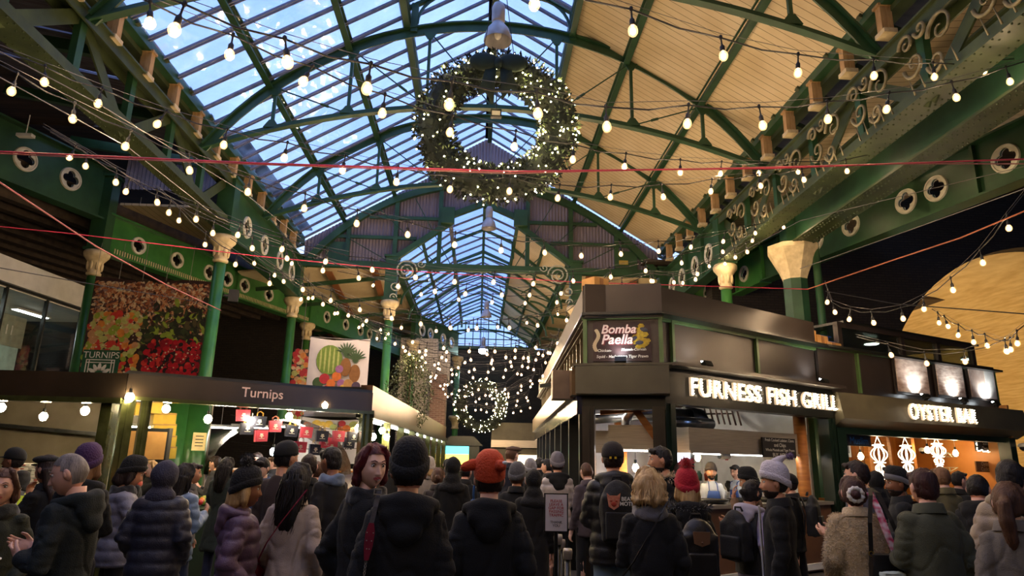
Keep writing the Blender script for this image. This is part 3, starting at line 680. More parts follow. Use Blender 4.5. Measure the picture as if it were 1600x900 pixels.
t=tag(MB().box((1.6,2.55,1.3),(1.8,.3,.04)).box((.9,2.75,1.2),(.04,.1,.2)).box((2.3,2.75,1.2),(.04,.1,.2)).build('wall_shelf',WOOD),'orange timber shelf on the grill back wall','shelf'); t.location=(*K1,0); t.rotation_euler=(0,0,A)
# red reindeer / antler like decoration
x,z=loc2(1131,706,K1,K2,1.2); mb=MB()
for s in (-1,1):
    mb.tube([(0,0,0),(s*.05,0,.06),(s*.09,0,.16),(s*.08,0,.24)],[.022,.02,.016,.008],6).tube([(s*.07,0,.1),(s*.14,0,.16)],[.014,.006],5)
t=tag(mb.build('red_antlers',mat('red_felt',srgb(180,26,34),rough=.8)),'pair of red felt antlers hung beside the chefs','decoration'); t.location=local(K1,A,x,1.15,1.72)
# chalkboard on the hood
CB=[(1190,682),(1241,687),(1243,717),(1194,713)]
def chalkboard(name,label,pc,K,Kb,off,lines,col=CHALK,ink=None,cat='sign',sz=None,frame=None):
    a=ang(K,Kb); xs=[loc2(*p,K,Kb,off) for p in pc]; x0=min(p[0] for p in xs);x1=max(p[0] for p in xs);z0=(xs[2][1]+xs[3][1])/2;z1=(xs[0][1]+xs[1][1])/2
    t=thing(name,label,cat,local(K,a,(x0+x1)/2,off,(z0+z1)/2),a); w=x1-x0;h_=z1-z0
    MB().box((0,0,0),(w,.03,h_)).build('board',col,t)
    if frame: MB().box((0,-.005,h_/2),(w+.05,.045,.03)).box((0,-.005,-h_/2),(w+.05,.045,.03)).box((-w/2,-.005,0),(.03,.045,h_)).box((w/2,-.005,0),(.03,.045,h_)).build('frame',frame,t)
    n=len(lines)
    for i,l in enumerate(lines):
        s,bx=(l,0) if isinstance(l,str) else l
        if not s: continue
        me=text_mesh(s,1,.002,.0); wd=max(v.co.x for v in me.vertices)-min(v.co.x for v in me.vertices)
        fz=min(h_/n*1.05,w*.88/max(wd,.01))
        text('writing',s,1,face_front(bx*w,-.022,h_/2-h_*(i+.5)/n,0,fz),ink or WHITEINK,t,ext=.002)
    return t
chalkboard('chalkboard','black chalkboard with handwritten menu hung on the steel hood',CB,K1,K2,.36,['Fresh Cooked Lobster, Clams','and Chips','Whole Mussels and Tiger Prawn','BUY  NOW!'])
# marquee letters
def marquee(s,pa,pb,K,Kb,zc,h,label,off=-.03):
    a=ang(K,Kb); x0,_=loc2(*pa,K,Kb,off);x1,_=loc2(*pb,K,Kb,off)
    t=thing('lit_sign',label,'sign',local(K,a,(x0+x1)/2,off,zc),a,kind='thing')
    me=text_mesh(s,1,.03,.018,space=1.1); xs=[v.co.x for v in me.vertices]; ys=[v.co.y for v in me.vertices]; w=max(xs)-min(xs); hh=max(ys)-min(ys)
    m2=me.copy(); m2.materials.clear(); m2.materials.append(mat('letter_face',(1,.86,.66),emit=.22,ecol=(1,.7,.42)) )
    o=bpy.data.objects.new('lettering',m2); COL.objects.link(o); o.parent=t
    sx=(x1-x0)/w; sy=h/hh; cx=(max(xs)+min(xs))/2; cy=(max(ys)+min(ys))/2
    o.matrix_local=Matrix.Rotation(PI/2,4,'X')@Matrix.Diagonal((sx,sy,.6,1))@Matrix.Translation((-cx,-cy,0))
    # bulbs: sample the letter faces on a grid
    bm=bmesh.new(); bm.from_mesh(me); from mathutils.bvhtree import BVHTree; tr=BVHTree.FromBMesh(bm); mb=MB(); y=min(ys)+.09; st=.115
    while y<max(ys):
        x=min(xs)+.03; run=[]
        xx=[]
        while x<max(xs):
            hit=tr.ray_cast(V((x,y,1)),V((0,0,-1)),2)[0]
            if hit is not None: run.append(x)
            elif run: xx.append(run); run=[]
            x+=.02
        if run: xx.append(run)
        for r in xx:
            wd=r[-1]-r[0]; k=1 if wd<.2 else int(wd/.12)+1
            for i in range(k):
                px_=(r[0]+r[-1])/2 if k==1 else r[0]+wd*(i+.5)/k
                mb.ell(((px_-cx)*sx,-.035,(y-cy)*sy),.0085,6,4)
        y+=st
    b=mb.build('sign_bulbs',emis('sign_bulb',(1,.84,.6),16),t); b['kind']='stuff'
    return t
marquee('FURNESS FISH GRILL',(1078,600),(1307,625),K1,K2,2.71,.27,'long row of glowing bulb letters on the black fish grill fascia')
# up-lights on the ledge
def spot(loc,rz,label,en=14):
    t=thing('flood_light',label,'lamp',loc,rz,group='small flood lights on the ledges'); MB().box((0,0,.07),(.16,.08,.08),M=Matrix.Rotation(-.5,3,'X')).build('head',BLACKP,t); MB().box((0,0,.02),(.05,.05,.06)).build('foot',BLACKP,t)
    MB().box((0,.045,.1),(.13,.01,.05),M=Matrix.Rotation(-.5,3,'X')).build('lens',emis('flood_lens',(.85,.95,1),20),t)
    l=bpy.data.lights.new('flood','SPOT'); l.energy=en; l.color=(.85,.95,1); l.spot_size=2.2; l.spot_blend=.9; l.shadow_soft_size=.04
    o=bpy.data.objects.new('flood',l); COL.objects.link(o); o.parent=t; o.location=(0,.06,.14); o.rotation_euler=(PI-.45,0,0)
for i,px in enumerate((1102,1284)): x,_=loc2(px,595,K1,K2,.0); spot(local(K1,A,x,-.05,2.99),A,'black flood light on the ledge above the %s of the fish grill letters'%('start' if i==0 else 'end'),9)
# --- paella facet
B=ang(K0,K1); LB=ln(K0,K1)
g=thing('paella_kiosk','narrow corner kiosk front below the plum paella board','kiosk',(*K0,0),B)
MB().box((LB/2,.2,3.34),(LB,.05,.72)).build('panel',mat('plum_brown_panel',srgb(70,56,52),rough=.4),g); MB().box((LB/2,.25,3.94),(LB,.3,.5)).build('parapet',BRONZE,g)
MB().box((LB/2,.17,3.7),(LB+.04,.07,.055)).box((LB/2,.17,3.0),(LB,.05,.03)).box((.03,.16,3.35),(.06,.06,.72)).box((LB-.03,.16,3.35),(.06,.06,.72)).build('trim',TRIM,g)
MB().box((LB/2,-.05,2.74),(LB+.12,.55,.38)).box((LB/2,-.02,2.95),(LB+.2,.62,.03)).build('box_canopy',SOFF,g); MB().box((LB/2,.1,2.46),(LB,.2,.2)).build('lintel',BLACKP,g)
for x in (.08,LB-.1): MB().box((x,.08,1.2),(.17,.2,2.4)).box((x,-.03,1.2),(.05,.04,2.4)).build('post',mat('brown_black_post',srgb(52,44,36),rough=.3),g)
MB().box((LB/2,.3,.5),(LB-.3,.4,1.0)).build('counter_front',mat('brown_counter',(1,1,1)),g); MB().box((LB/2,.3,1.03),(LB-.25,.5,.05)).build('counter_top',STEEL,g)
h=thing('extractor_hood','square stainless hood with an elbow duct in the paella kiosk','hood',(*K0,0),B)
x0,_=loc2(951,690,K0,K1,.6);x1,_=loc2(1031,690,K0,K1,.6); hz1=loc2(990,664,K0,K1,.55)[1];hz0=loc2(990,702,K0,K1,.55)[1]
MB().box(((x0+x1)/2,1.0,(hz0+hz1)/2),(x1-x0,.9,hz1-hz0)).box((x0-.25,1.6,(hz0+hz1)/2-.05),(.4,.5,.34)).build('canopy',STEEL,h); MB().box(((x0+x1)/2,.58,hz0-.02),(x1-x0,.05,.02)).build('light_strip',emis('hood_strip',(1,.95,.88),9),h)
MB().tube([((x0+x1)/2-.12,.8,hz1-.02),((x0+x1)/2-.12,.8,hz1+.1),((x0+x1)/2-.02,.8,hz1+.2),((x0+x1)/2+.5,.85,hz1+.22)],.075,14).build('elbow_duct',GALV,h,True)
MB().tube([((x0+x1)/2-.7,1.0,hz1+.1),((x0+x1)/2+.5,1.05,hz1+.2)],.075,14).build('cross_duct',GALV,h,True)
t=tag(MB().beam((LB-.45,.35,2.42),(LB-.12,.35,1.95),.1,.12,up=V((0,1,0))).beam((.2,.6,2.38),(LB,.6,2.46),.1,.12).build('timber_brace',WOOD),'orange diagonal timber brace inside the paella kiosk','brace',kind='thing'); t.location=(*K0,0); t.rotation_euler=(0,0,B)
t=thing('tube_fixture','slanting white tube light above the paella hood','light',(*K0,0),B); MB().beam((.25,.75,2.38),(1.0,1.0,2.5),.07,.05).build('housing',WHITE,t); MB().beam((.25,.74,2.35),(1.0,.99,2.47),.03,.02).build('tube',FIXT,t)
# sign board Bomba Paella
pc=[(925,504),(1017,500),(1018,562),(928,566)]; xs=[loc2(*p,K0,K1,.12) for p in pc]; cx=sum(p[0] for p in xs)/4; cz=sum(p[1] for p in xs)/4; w=(xs[1][0]+xs[2][0]-xs[0][0]-xs[3][0])/2; hh=(xs[0][1]+xs[1][1]-xs[2][1]-xs[3][1])/2
t=thing('kiosk_sign','plum coloured paella board with yellow rice and mussels','sign',local(K0,B,cx,.14,cz),B,kind='thing')
MB().box((0,.02,0),(w,.04,hh)).build('board',mat('plum_board',srgb(58,34,34),srgb(48,26,28),rough=.5),t)
mb=MB(); random.seed(4)
for i in range(26): a=random.random()*6.28; r=random.random(); mb.prism([(.05*math.cos(k),.04*math.sin(k)) for k in range(6)],(w*.3+.17*w*r*math.cos(a),-.0005*i-.003,hh*.1+.3*hh*r*math.sin(a)),(1,0,0),(0,0,1),.003)
mb.build('rice_print',mat('paella_yellow',srgb(206,176,44),srgb(150,120,30),ns=20,rough=.6),t)
mb=MB()
for x,z,a in ((.2,.05,.5),(.38,.28,-.3),(.3,-.05,.1)): mb.prism([(.06*math.cos(k*PI/6)*math.cos(a)-.03*math.sin(k*PI/6)*math.sin(a),.06*math.cos(k*PI/6)*math.sin(a)+.03*math.sin(k*PI/6)*math.cos(a)) for k in range(12)],(w*x,-.022,hh*x*0+hh*z),(1,0,0),(0,0,1),.003)
mb.build('mussel_print',mat('mussel_navy',srgb(52,54,70),rough=.3),t)
mb=MB()
for k in range(14): a=k/13*3.0; mb.prism([(.03*math.cos(j*PI/4),.022*math.sin(j*PI/4)) for j in range(8)],(-w*.44+.03*math.sin(a*2),-.004,hh*.28-hh*.5*k/13),(1,0,0),(0,0,1),.004)
mb.build('prawn_print',mat('prawn_cream',srgb(226,206,170),rough=.6),t)
PINKW=mat('pinkish_white_ink',srgb(244,214,206),rough=.6); MAROON=mat('maroon_ink',srgb(120,40,44),rough=.6)
def fit(s_,x,z,wd,m_,y=-.03,bold=.02,shear=.25,maxh=9):
    me=text_mesh(s_,1,.002,bold,shear=shear); xs_=[v.co.x for v in me.vertices]; sc=wd/(max(xs_)-min(xs_)); return text('writing',s_,1,face_front(x,y,z,0,min(sc,maxh)),m_,t,ext=.002,bold=bold,shear=shear)
for s_,x,z,wd in (('Bomba',-.06,.29,.60),('Paella',-.09,.03,.54)):
    fit(s_,w*x+.01,hh*z-.012,w*wd,MAROON,-.026,.035); fit(s_,w*x,hh*z,w*wd,PINKW,-.034)
for s_,x,z,wd in (('Chicken-',-.3,-.24,.24),('Mussels-Cornish',.2,-.22,.42),('Squid - Madagascan Tiger Prawn',0,-.39,.88)): fit(s_,w*x,hh*z,w*wd,WHITEINK,-.03,.02,.15)
spot(local(K0,B,.55,-.05,2.97),B,'black flood light below the plum paella board',6)
# --- long side of the kiosk down the aisle
Sd=ang(KS,K0); LS=ln(KS,K0)
g=thing('long_kiosk','long dark side of the right kiosk running down the aisle','kiosk',(*KS,0),Sd)
MB().box((LS/2,.2,3.94),(LS,.3,.5)).build('parapet',mat('matt_bronze',srgb(64,54,48),ns=2,rough=.6,spec=.25),g); MB().box((LS/2,.0,2.76),(LS,.3,.4)).build('fascia',mat('glossy_brown_fascia',srgb(120,96,66),srgb(100,78,52),ns=1,rough=.3,metal=.2),g)
MB().box((LS/2,.05,2.42),(LS,.26,.26)).build('lintel',mat('navy_gloss',srgb(34,36,58),rough=.15),g)
MB().box((LS/2-.2,.25,3.3),(LS-.4,.05,.7)).build('panel',mat('pinkish_panel',srgb(176,140,120),srgb(140,108,92),ns=2,rough=.35),g)
mb=MB().box((LS/2-.15,.15,3.69),(LS-.3,.08,.05))
for k in range(22): mb.box((LS-.4-k*.62,.2,3.34),(.06,.09,.7))
mb.build('trim',SOFF,g)
MB().box((LS-.5,-.25,2.74),(.35,.3,.42)).build('junction_box',mat('taupe_box',srgb(120,100,84),rough=.5),g)
for k in range(9): MB().box((LS-.1-k*1.55,.05,1.15),(.13,.18,2.3)).build('post',BLACKP,g)
MB().box((LS/2,.3,.5),(LS-.3,.4,1.0)).build('counter_front',BLACKP,g); MB().box((LS/2,.3,1.02),(LS-.2,.5,.05)).build('counter_top',STEEL,g)
MB().box((LS/2-1.6,1.9,1.5),(LS-3.2,.1,3)).build('back_wall',mat('lilac_wall',srgb(206,196,220),rough=.5),g); MB().box((LS/2-1,1.1,2.6),(LS-2,1.7,.05)).build('ceiling_board',mat('slatted_soffit',srgb(170,130,110),rough=.5),g)
MB().beam((LS-1.0,.7,0),(LS-1.0,.7,2.5),.16,.16).build('timber_post',WOOD,g)
for k in range(3):
    t=thing('menu_screen','bluish lit menu panel in the long kiosk, %s along it'%('nearest','middle','farthest')[k],'screen',local(KS,Sd,LS-1.6-2.6*k,1.8,1.75),Sd); MB().box((0,0,0),(1.2,.05,.62)).build('case',BLACKP,t); MB().box((0,-.03,0),(1.12,.01,.55)).build('screen',emis('blue_screen',(.62,.72,1),3.2),t)
for k in range(4):
    t=thing('tube_fixture','white tube light under the soffit of the long kiosk','light',local(KS,Sd,LS-1.2-3*k,.9,2.5),Sd,group='tube lights of the long kiosk'); MB().box((0,0,.03),(1.2,.1,.05)).build('housing',WHITE,t); MB().box((0,0,0),(1.15,.05,.03)).build('tube',emis('cool_tube',(.95,.9,1),12),t)
# roof deck that closes the kiosks
mb=MB(); mb.prism([K0,K1,K2,K3,(10.0,17.4),(2.4,17.4),KS],(0,0,3.72),(1,0,0),(0,1,0),.04); struct('ceiling_kiosk',mb,BLACKP,label='flat black roof over the kiosks on the right',cat='ceiling')
# things on the roof
t=thing('blue_crate','blue plastic crate on the kiosk roof beside the octagonal pier','crate',(6.55,12.75,3.76),.4); MB().prism([(-.2,0),(.2,0),(.26,.34),(-.26,.34)],(0,-.2,0),(1,0,0),(0,0,1),-.4).build('tub',mat('blue_plastic',srgb(36,76,168),rough=.35),t); MB().box((0,0,.35),(.58,.46,.03)).build('rim',mat('blue_plastic',(1,1,1)),t)
for i,(px,py,w_,h_,l) in enumerate(((930,452,.3,.26,'orange brown cardboard box on the roof above the paella board'),(1318,520,.34,.34,'tall cardboard box on the roof between parapet and glass band'),(1332,528,.36,.26,'lower cardboard box beside the tall one'),(1355,538,.5,.16,'flat cardboard box in front of the blue lid'))):
    q=onplan(px,py,K0 if i==0 else K1,K1 if i==0 else K2,.7) if i==0 else local(K2,ang(K2,K3),.1+.32*(i-1),.55,3.76)
    t=thing('cardboard_box',l,'box',(q.x,q.y,3.76 if i else 4.2-.02),A); MB().box((0,0,h_/2),(w_,.3,h_)).build('carton',CARD,t); MB().box((0,-.152,h_*.5),(w_*.25,.004,h_*.9)).build('tape',mat('brown_tape',srgb(150,104,60),rough=.3),t)
# --- oyster bar
O=ang(K2,K3); LO=ln(K2,K3)
g=thing('oyster_bar_kiosk','olive canopied oyster bar kiosk with lit letters and a timber interior','kiosk',(*K2,0),O)
MB().prism([(-.18,2.45),(.1,2.28),(.1,2.9),(-.1,2.9)],(0,0,0),(0,1,0),(0,0,1),LO+.35).build('canopy',SOFF,g)
MB().box((LO/2,.15,2.3),(LO,.2,.2)).build('lintel',DKGREEN,g)
MB().box((LO/2,.25,3.34),(LO,.06,.78)).build('panel',BRONZE,g); MB().box((LO/2,.2,3.74),(LO,.08,.05)).box((LO-.02,.2,3.34),(.06,.08,.8)).box((1.08,.2,3.34),(.05,.07,.74)).build('trim',TRIM,g)
for x in (.12,LO-.12): MB().box((x,.1,1.15),(.24,.24,2.3)).build('post',DKGREEN,g)
MB().box((LO/2,.35,.52),(LO-.5,.4,1.04)).build('counter_front',mat('dark_wood_counter',srgb(84,48,34),srgb(60,34,24),ns=2,rough=.4,stretch=(6,6,1)),g); MB().box((LO/2,.35,1.07),(LO-.4,.55,.05)).build('counter_top',WOOD,g)
WALLW=board_mat('timber_cladding',srgb(206,140,70),srgb(120,74,30),'X',.15,.05,.5,srgb(176,110,50))
MB().box((LO/2,2.6,1.5),(LO,.08,3)).build('back_wall',WALLW,g); MB().box((LO-.05,1.3,1.5),(.08,2.6,3)).build('side_wall',WALLW,g); MB().box((LO/2,1.4,2.75),(LO,2.6,.06)).build('ceiling_board',WOOD,g)
for px in (1357,1387,1425,1505,1560):
    x,_=loc2(px,700,K2,K3,1.2 if px<1500 else .6); MB().beam((x,1.2,1.0),(x-.06,1.2,2.7),.11,.11).build('timber_post',WOOD,g)
# upper glazed band
gb=thing('glass_band','band of dark framed office windows above the oyster bar','window',(*K2,0),O,kind='thing'); xa=1.05
mb=MB().box(((xa+LO)/2,.55,4.33),(LO-xa,.1,.1)).box(((xa+LO)/2,.55,3.8),(LO-xa,.1,.06))
for x in (xa+.06,xa+2.1,xa+3.4,LO-.06): mb.box((x,.55,4.06),(.12,.1,.55))
mb.build('frame',BRONZE,gb); MB().box(((xa+LO)/2,.55,4.06),(LO-xa,.01,.5)).build('pane',glass_mat('office_glass',tint=(.5,.55,.5),dirt=.02,gloss=.2),gb); MB().box(((xa+LO)/2,2.4,4.06),(LO-xa,.1,.6)).build('back_wall',mat('dim_green_wall',srgb(90,96,84),rough=.7),gb); MB().box(((xa+LO)/2+.2,1.5,4.4),(LO-xa,2,.05)).build('lid',BLACKP,gb)
for i,px in enumerate((1360,1512)):
    x,z=loc2(px,520 if i==0 else 558,K2,K3,1.4); t=thing('ceiling_lamp','oval white ceiling lamp behind the glass band, %s'%('left end' if i==0 else 'right end'),'lamp',local(K2,O,x,1.4,4.3),O); MB().lathe([(.16,0),(.18,.02),(.15,.06)],seg=18).build('housing',WHITE,t,True); MB().lathe([(.02,-.012),(.14,-.01),(.15,0)],seg=18).build('diffuser',emis('cool_lamp',(.9,1,.95),12),t,True)
t=thing('plastic_tub','blue plastic tub on the roof beside the boxes','tub',local(K2,O,.85,.75,3.76),O); MB().box((0,0,.1),(.4,.3,.2)).build('tub',mat('blue_plastic',(1,1,1)),t); MB().box((0,0,.21),(.43,.33,.03)).build('lid',mat('blue_plastic',(1,1,1)),t)
# three lit pictures
PIC=[[(1393,560),(1443,567),(1448,616),(1400,612)],[(1456,568),(1498,573),(1505,621),(1464,617)],[(1507,572),(1547,578),(1554,624),(1515,621)]]
for i,pc in enumerate(PIC):
    xs=[loc2(*p,K2,K3,.2) for p in pc]; x0=(xs[0][0]+xs[3][0])/2;x1=(xs[1][0]+xs[2][0])/2;z1=(xs[0][1]+xs[1][1])/2;z0=(xs[2][1]+xs[3][1])/2
    t=thing('framed_photograph',['sepia harbour photograph panel, first of three over the oyster bar','sepia shoreline photograph panel, middle of three over the oyster bar','sepia panel with a lettered strip, last of three over the oyster bar'][i],'picture',local(K2,O,(x0+x1)/2,.17,(z0+z1)/2),O,group='sepia picture panels'); w,hh=x1-x0,z1-z0
    MB().box((0,0,0),(w+.1,.04,hh+.1)).build('frame',BRONZE,t)
    m_=mat('sepia_photo_%d'%i,srgb(236,214,196),srgb(170,134,116),ns=(5,7,3)[i],rough=.3,stretch=(1,1,(2.5,4,1)[i]),detail=8); MB().box((0,-.025,0),(w,.01,hh)).build('photo',m_,t)
    if i==2:
        MB().box((w*.28,-.033,0),(w*.36,.006,hh*.96)).build('strip',mat('pale_strip',srgb(236,226,214),rough=.4),t)
    spot(local(K2,O,(x0+x1)/2,-.06,2.92),O,'black flood light under the %s sepia panel'%('first','middle','last')[i],20)
marquee('OYSTER BAR',(1419,635),(1524,645),K2,K3,2.66,.3,'two words in glowing bulb letters on the olive oyster bar canopy',off=-.2)
# interior of the oyster bar
def filigree(px,pt,pb,label):
    x,zt=loc2(px,pt,K2,K3,.5); _,zb=loc2(px,pb,K2,K3,.5); zb=max(zb,1.2); h_=zt-zb
    t=thing('filigree_lantern',label,'lantern',local(K2,O,x,.5,0),O,group='glowing filigree lanterns')
    m_=emis('fairy_white',(1,.88,.62),3.2); mb=MB()
    def body(z0,z1,r,n=10):
        for k in range(n):
            a=k*2*PI/n; mb.tube([(r*math.sin(PI*j/8)*math.cos(a),r*math.sin(PI*j/8)*math.sin(a),z0+(z1-z0)*j/8) for j in range(9)],.006,4)
    b=MB()
    body(zt-.62*h_,zt-.22*h_,.15); body(zt-.85*h_,zt-.6*h_,.09,8); body(zt-h_,zt-.83*h_,.06,8)
    mb.build('ribs',m_,t)
    for z,r in ((.22,.1),(.26,.07),(.6,.1),(.83,.07)): b.tube([(r*math.cos(k*PI/8),r*math.sin(k*PI/8),zt-z*h_) for k in range(16)],.008,4,closed=True)
    b.tube([(r,0,zt-z*h_) for r,z in ((0,.02),(.04,.1),(.1,.2),(-.1,.2),(-.04,.1),(0,.02))],.007,4); b.build('rings',m_,t); MB().tube([(0,0,zt-.02*h_),(0,0,2.6)],.004,4).build('cord',CABLE,t)
filigree(1370,680,752,'glowing white filigree lantern by the chalk sign, first of three'); filigree(1413,682,750,'glowing white filigree lantern in the middle of the bar'); filigree(1462,682,735,'glowing white filigree lantern, third, right of the pendant bulb')
# garland
t=thing('fir_garland','green and blue fir garland along the top of the oyster bar opening','garland',(*K2,0),O); x0,_=loc2(1368,665,K2,K3,.35);x1,_=loc2(1492,675,K2,K3,.35); random.seed(7); mb=MB();mb2=MB()
for k in range(420):
    x=random.uniform(x0,x1); c=V((x,.35+random.gauss(0,.06),loc2(1430,674,K2,K3,.35)[1]+random.gauss(0,.04))); d=V((random.gauss(0,1),random.gauss(0,1),random.gauss(-.3,1))).normalized()*.1; (mb if random.random()<.7 else mb2).add([c,c+d*.5+V((.012,0,.0)),c+d,c+d*.5-V((.012,0,0))],[(0,1,2,3)])
mb.build('sprigs',mat('fir_green',srgb(60,110,66),rough=.6),t); mb2.build('frosted_sprigs',mat('frost_blue',srgb(140,176,190),rough=.6),t)
for i,px in enumerate((1345,1449,1493)):
    x,z=loc2(px,(713,703,708)[i],K2,K3,.9); t=thing('pendant_bulb',['bare pendant bulb by the framed print in the oyster bar','bare pendant bulb between the second and third filigree lanterns','bare pendant bulb right of the third filigree lantern'][i],'lamp',local(K2,O,x,.9,z),O,group='pendant bulbs of the oyster bar')
    MB().lathe([(.01,-.07),(.045,-.05),(.055,0),(.04,.04),(.02,.07)],seg=12).build('bulb',emis('pendant_glow',(1,.7,.35),40),t,True); MB().lathe([(.02,.07),(.022,.13)],seg=10).build('lamp_holder',BLACKP,t); MB().tube([(0,0,.13),(0,0,2.7-z)],.005,4).build('cord',WHITE,t)
for i,(px,py) in enumerate(((1380,672),(1430,672),(1442,676),(1480,680),(1497,681),(1402,670))):
    x,z=loc2(px,py,K2,K3,.7); t=thing('spotlight','small black track spotlight above the oyster bar counter','lamp',local(K2,O,x,.7,z),O,group='track spotlights of the oyster bar'); MB().lathe([(.03,-.07),(.045,-.06),(.04,.06)],seg=10).build('can',BLACKP,t); MB().lathe([(.03,-.072),(.035,-.068)],seg=10).build('lens',emis('spot_lens',(1,.95,.85),30 if i in (1,3) else 6),t); MB().tube([(0,0,.05),(0,0,2.7-z)],.01,5).build('stem',BLACKP,t)
chalkboard('chalk_sign','dark board with blue and brown chalk lettering at the left of the oyster bar',[(1320,664),(1357,668),(1358,698),(1322,696)],K2,K3,.3,['Great','Muslim'],mat('speckled_board',srgb(66,52,44),srgb(30,30,36),ns=30,rough=.6),mat('blue_ink',srgb(60,130,190),rough=.6))
t=chalkboard('fairy_light_sign','small dark board edged with fairy lights at the right of the oyster bar',[(1524,679),(1552,683),(1552,706),(1525,704)],K2,K3,.5,['Try','Some','Oysters'],CHALK,WHITEINK)
bb=[c for c in t.children if c.name.startswith('board')][0]; w,hh=bb.dimensions.x,bb.dimensions.z; w=max(v.co.x for v in bb.data.vertices)*2;hh=max(v.co.z for v in bb.data.vertices)*2; mb=MB()
for k in range(60):
    s=k/60*2*(w+hh); x,z=((s-w/2,hh/2) if s<w else (w/2,hh/2-(s-w)) if s<w+hh else (w/2-(s-w-hh),-hh/2) if s<2*w+hh else (-w/2,-hh/2+(s-2*w-hh))); mb.ell((x+random.gauss(0,.01),-.03,z+random.gauss(0,.01)),.012,6,4)
b=mb.build('fairy_lights',emis('fairy_white',(1,1,1),9),t); b['kind']='stuff'
chalkboard('chalkboard','tall grey chalkboard leaning on the timber wall of the oyster bar',[(1500,693),(1530,697),(1530,745),(1502,742)],K2,K3,2.546,['Oysters','','* *'],CHALK)
chalkboard('carved_sign','brown carved wooden sign below the fairy light board',[(1524,720),(1553,722),(1553,738),(1526,737)],K2,K3,.55,['Oysters','Cocktails'],mat('brown_sign',srgb(120,80,46),rough=.6),mat('cream_ink',srgb(230,206,160)))
chalkboard('poster','red and white food poster on the oyster bar back wall',[(1440,708),(1464,712),(1464,745),(1441,742)],K2,K3,2.546,['Menu'],mat('red_poster',srgb(190,80,60),srgb(220,190,170),ns=7),WHITEINK)
t=thing('framed_picture','black and white framed print at the left end of the oyster bar','picture',(*K2,0),O); x,z=loc2(1318,693,K2,K3,.8); MB().box((x,.8,z),(.36,.03,.5)).build('frame',WHITE,t); MB().box((x,.78,z),(.25,.02,.36)).build('print',mat('bw_print',srgb(200,200,210),srgb(20,20,30),ns=14,detail=6),t)
mb=MB(); x,z=loc2(1483,722,K2,K3,1.0); 
P=[V((math.cos(a)*math.cos(b),math.sin(a)*math.cos(b),math.sin(b)))*.2 for b in (-.6,.6) for a in [k*PI/3+(.5 if b>0 else 0) for k in range(6)]]+[V((0,0,.2)),V((0,0,-.2))]
for i in range(14):
    for j in range(i):
        if .1<(P[i]-P[j]).length<.235: mb.tube([P[i],P[j]],.005,4)
t=tag(mb.build('wire_star',mat('pale_wire',srgb(200,210,190),rough=.4)),'pale geometric wire star hanging in the oyster bar','decoration'); t.location=local(K2,O,x,1.0,z)
def cctv(loc,label,r=.08,col=WHITE):
    t=thing('dome_camera',label,'camera',loc); MB().lathe([(r,0),(r,.05),(r*.5,.08)],seg=14).build('housing',col,t,True); MB().ell((0,0,0),(r*.75,r*.75,r*.8),12,8).build('dome',mat('smoked_dome',srgb(40,40,44),rough=.1),t,True); return t
cctv(local(K2,O,LO+.12,-.1,2.12),'white dome camera at the right end of the oyster bar canopy',.11); q=local(K2,O,loc2(1440,694,K2,K3,1.3)[0],1.3,2.0); cctv(q,'small white dome camera inside the oyster bar',.07)
x,z=loc2(1132,713,K1,K2,.5); t=thing('bullet_camera','white bullet camera under the grill hood pointing left','camera',local(K1,A,x,.5,z),A); MB().tube([(-.12,0,0),(.1,0,.01)],.05,12).build('body',WHITE,t,True); MB().tube([(-.122,0,0),(-.128,0,0)],.04,12).build('lens',BLACKP,t)
# plates and small stock on the counters
for i in range(9):
    t=thing('oyster_tray','round steel tray of oysters on the oyster bar counter','tray',local(K2,O,.7+i*.52,.35,1.1),O,group='oyster trays on the bar'); MB().lathe([(.14,0),(.17,.02),(.165,.03),(.13,.012)],seg=16).build('tray',STEEL,t,True); mb=MB()
    for k in range(8): mb.ell((.1*math.cos(k*.785),.1*math.sin(k*.785),.03),(.035,.022,.012),6,4)
    mb.build('oyster_shells',mat('oyster_shell',srgb(190,186,176),srgb(120,116,108),ns=30),t)
for i in range(5):
    t=thing('paella_pan','wide black pan of yellow paella on the kiosk counter','pan',local(K1,A,.6+i*.72,.35,1.08),A,group='paella pans on the grill counter'); MB().lathe([(.2,0),(.25,.06),(.24,.06),(.19,.012)],seg=18).build('pan',BLACKP,t,True); MB().lathe([(.01,.035),(.22,.03)],seg=18,cap=False).build('rice',mat('paella_yellow',(1,1,1)),t)
# interior lamps of the kiosks (bare bulbs)
def bare(loc,label,grp,r=.045,m_=None,cord=.5):
    t=thing('bare_bulb',label,'lamp',loc,group=grp); MB().lathe([(.008,-.07),(.6*r,-.06),(r,-.02),(r,.01),(.5*r,.05)],seg=12).build('bulb',m_ or emis('kiosk_bulb',(1,.68,.34),60),t,True); MB().lathe([(.022,.05),(.022,.11)],seg=8).build('lamp_holder',BLACKP,t); MB().tube([(0,0,.11),(0,0,.11+cord)],.004,4).build('cord',CABLE,t); return t
for px,py,l in ((1090,714,'warm bare bulb hanging left inside the fish grill'),(1048,709,'warm bare bulb near the left end of the fish grill')): x,z=loc2(px,py,K1,K2,.9); bare(local(K1,A,x,.9,z),l,'kiosk bulbs',cord=.25)
x,z=loc2(993,730,K0,K1,.9); bare(local(K0,B,x,.9,z),'warm bare bulb under the paella hood','kiosk bulbs',cord=.1)
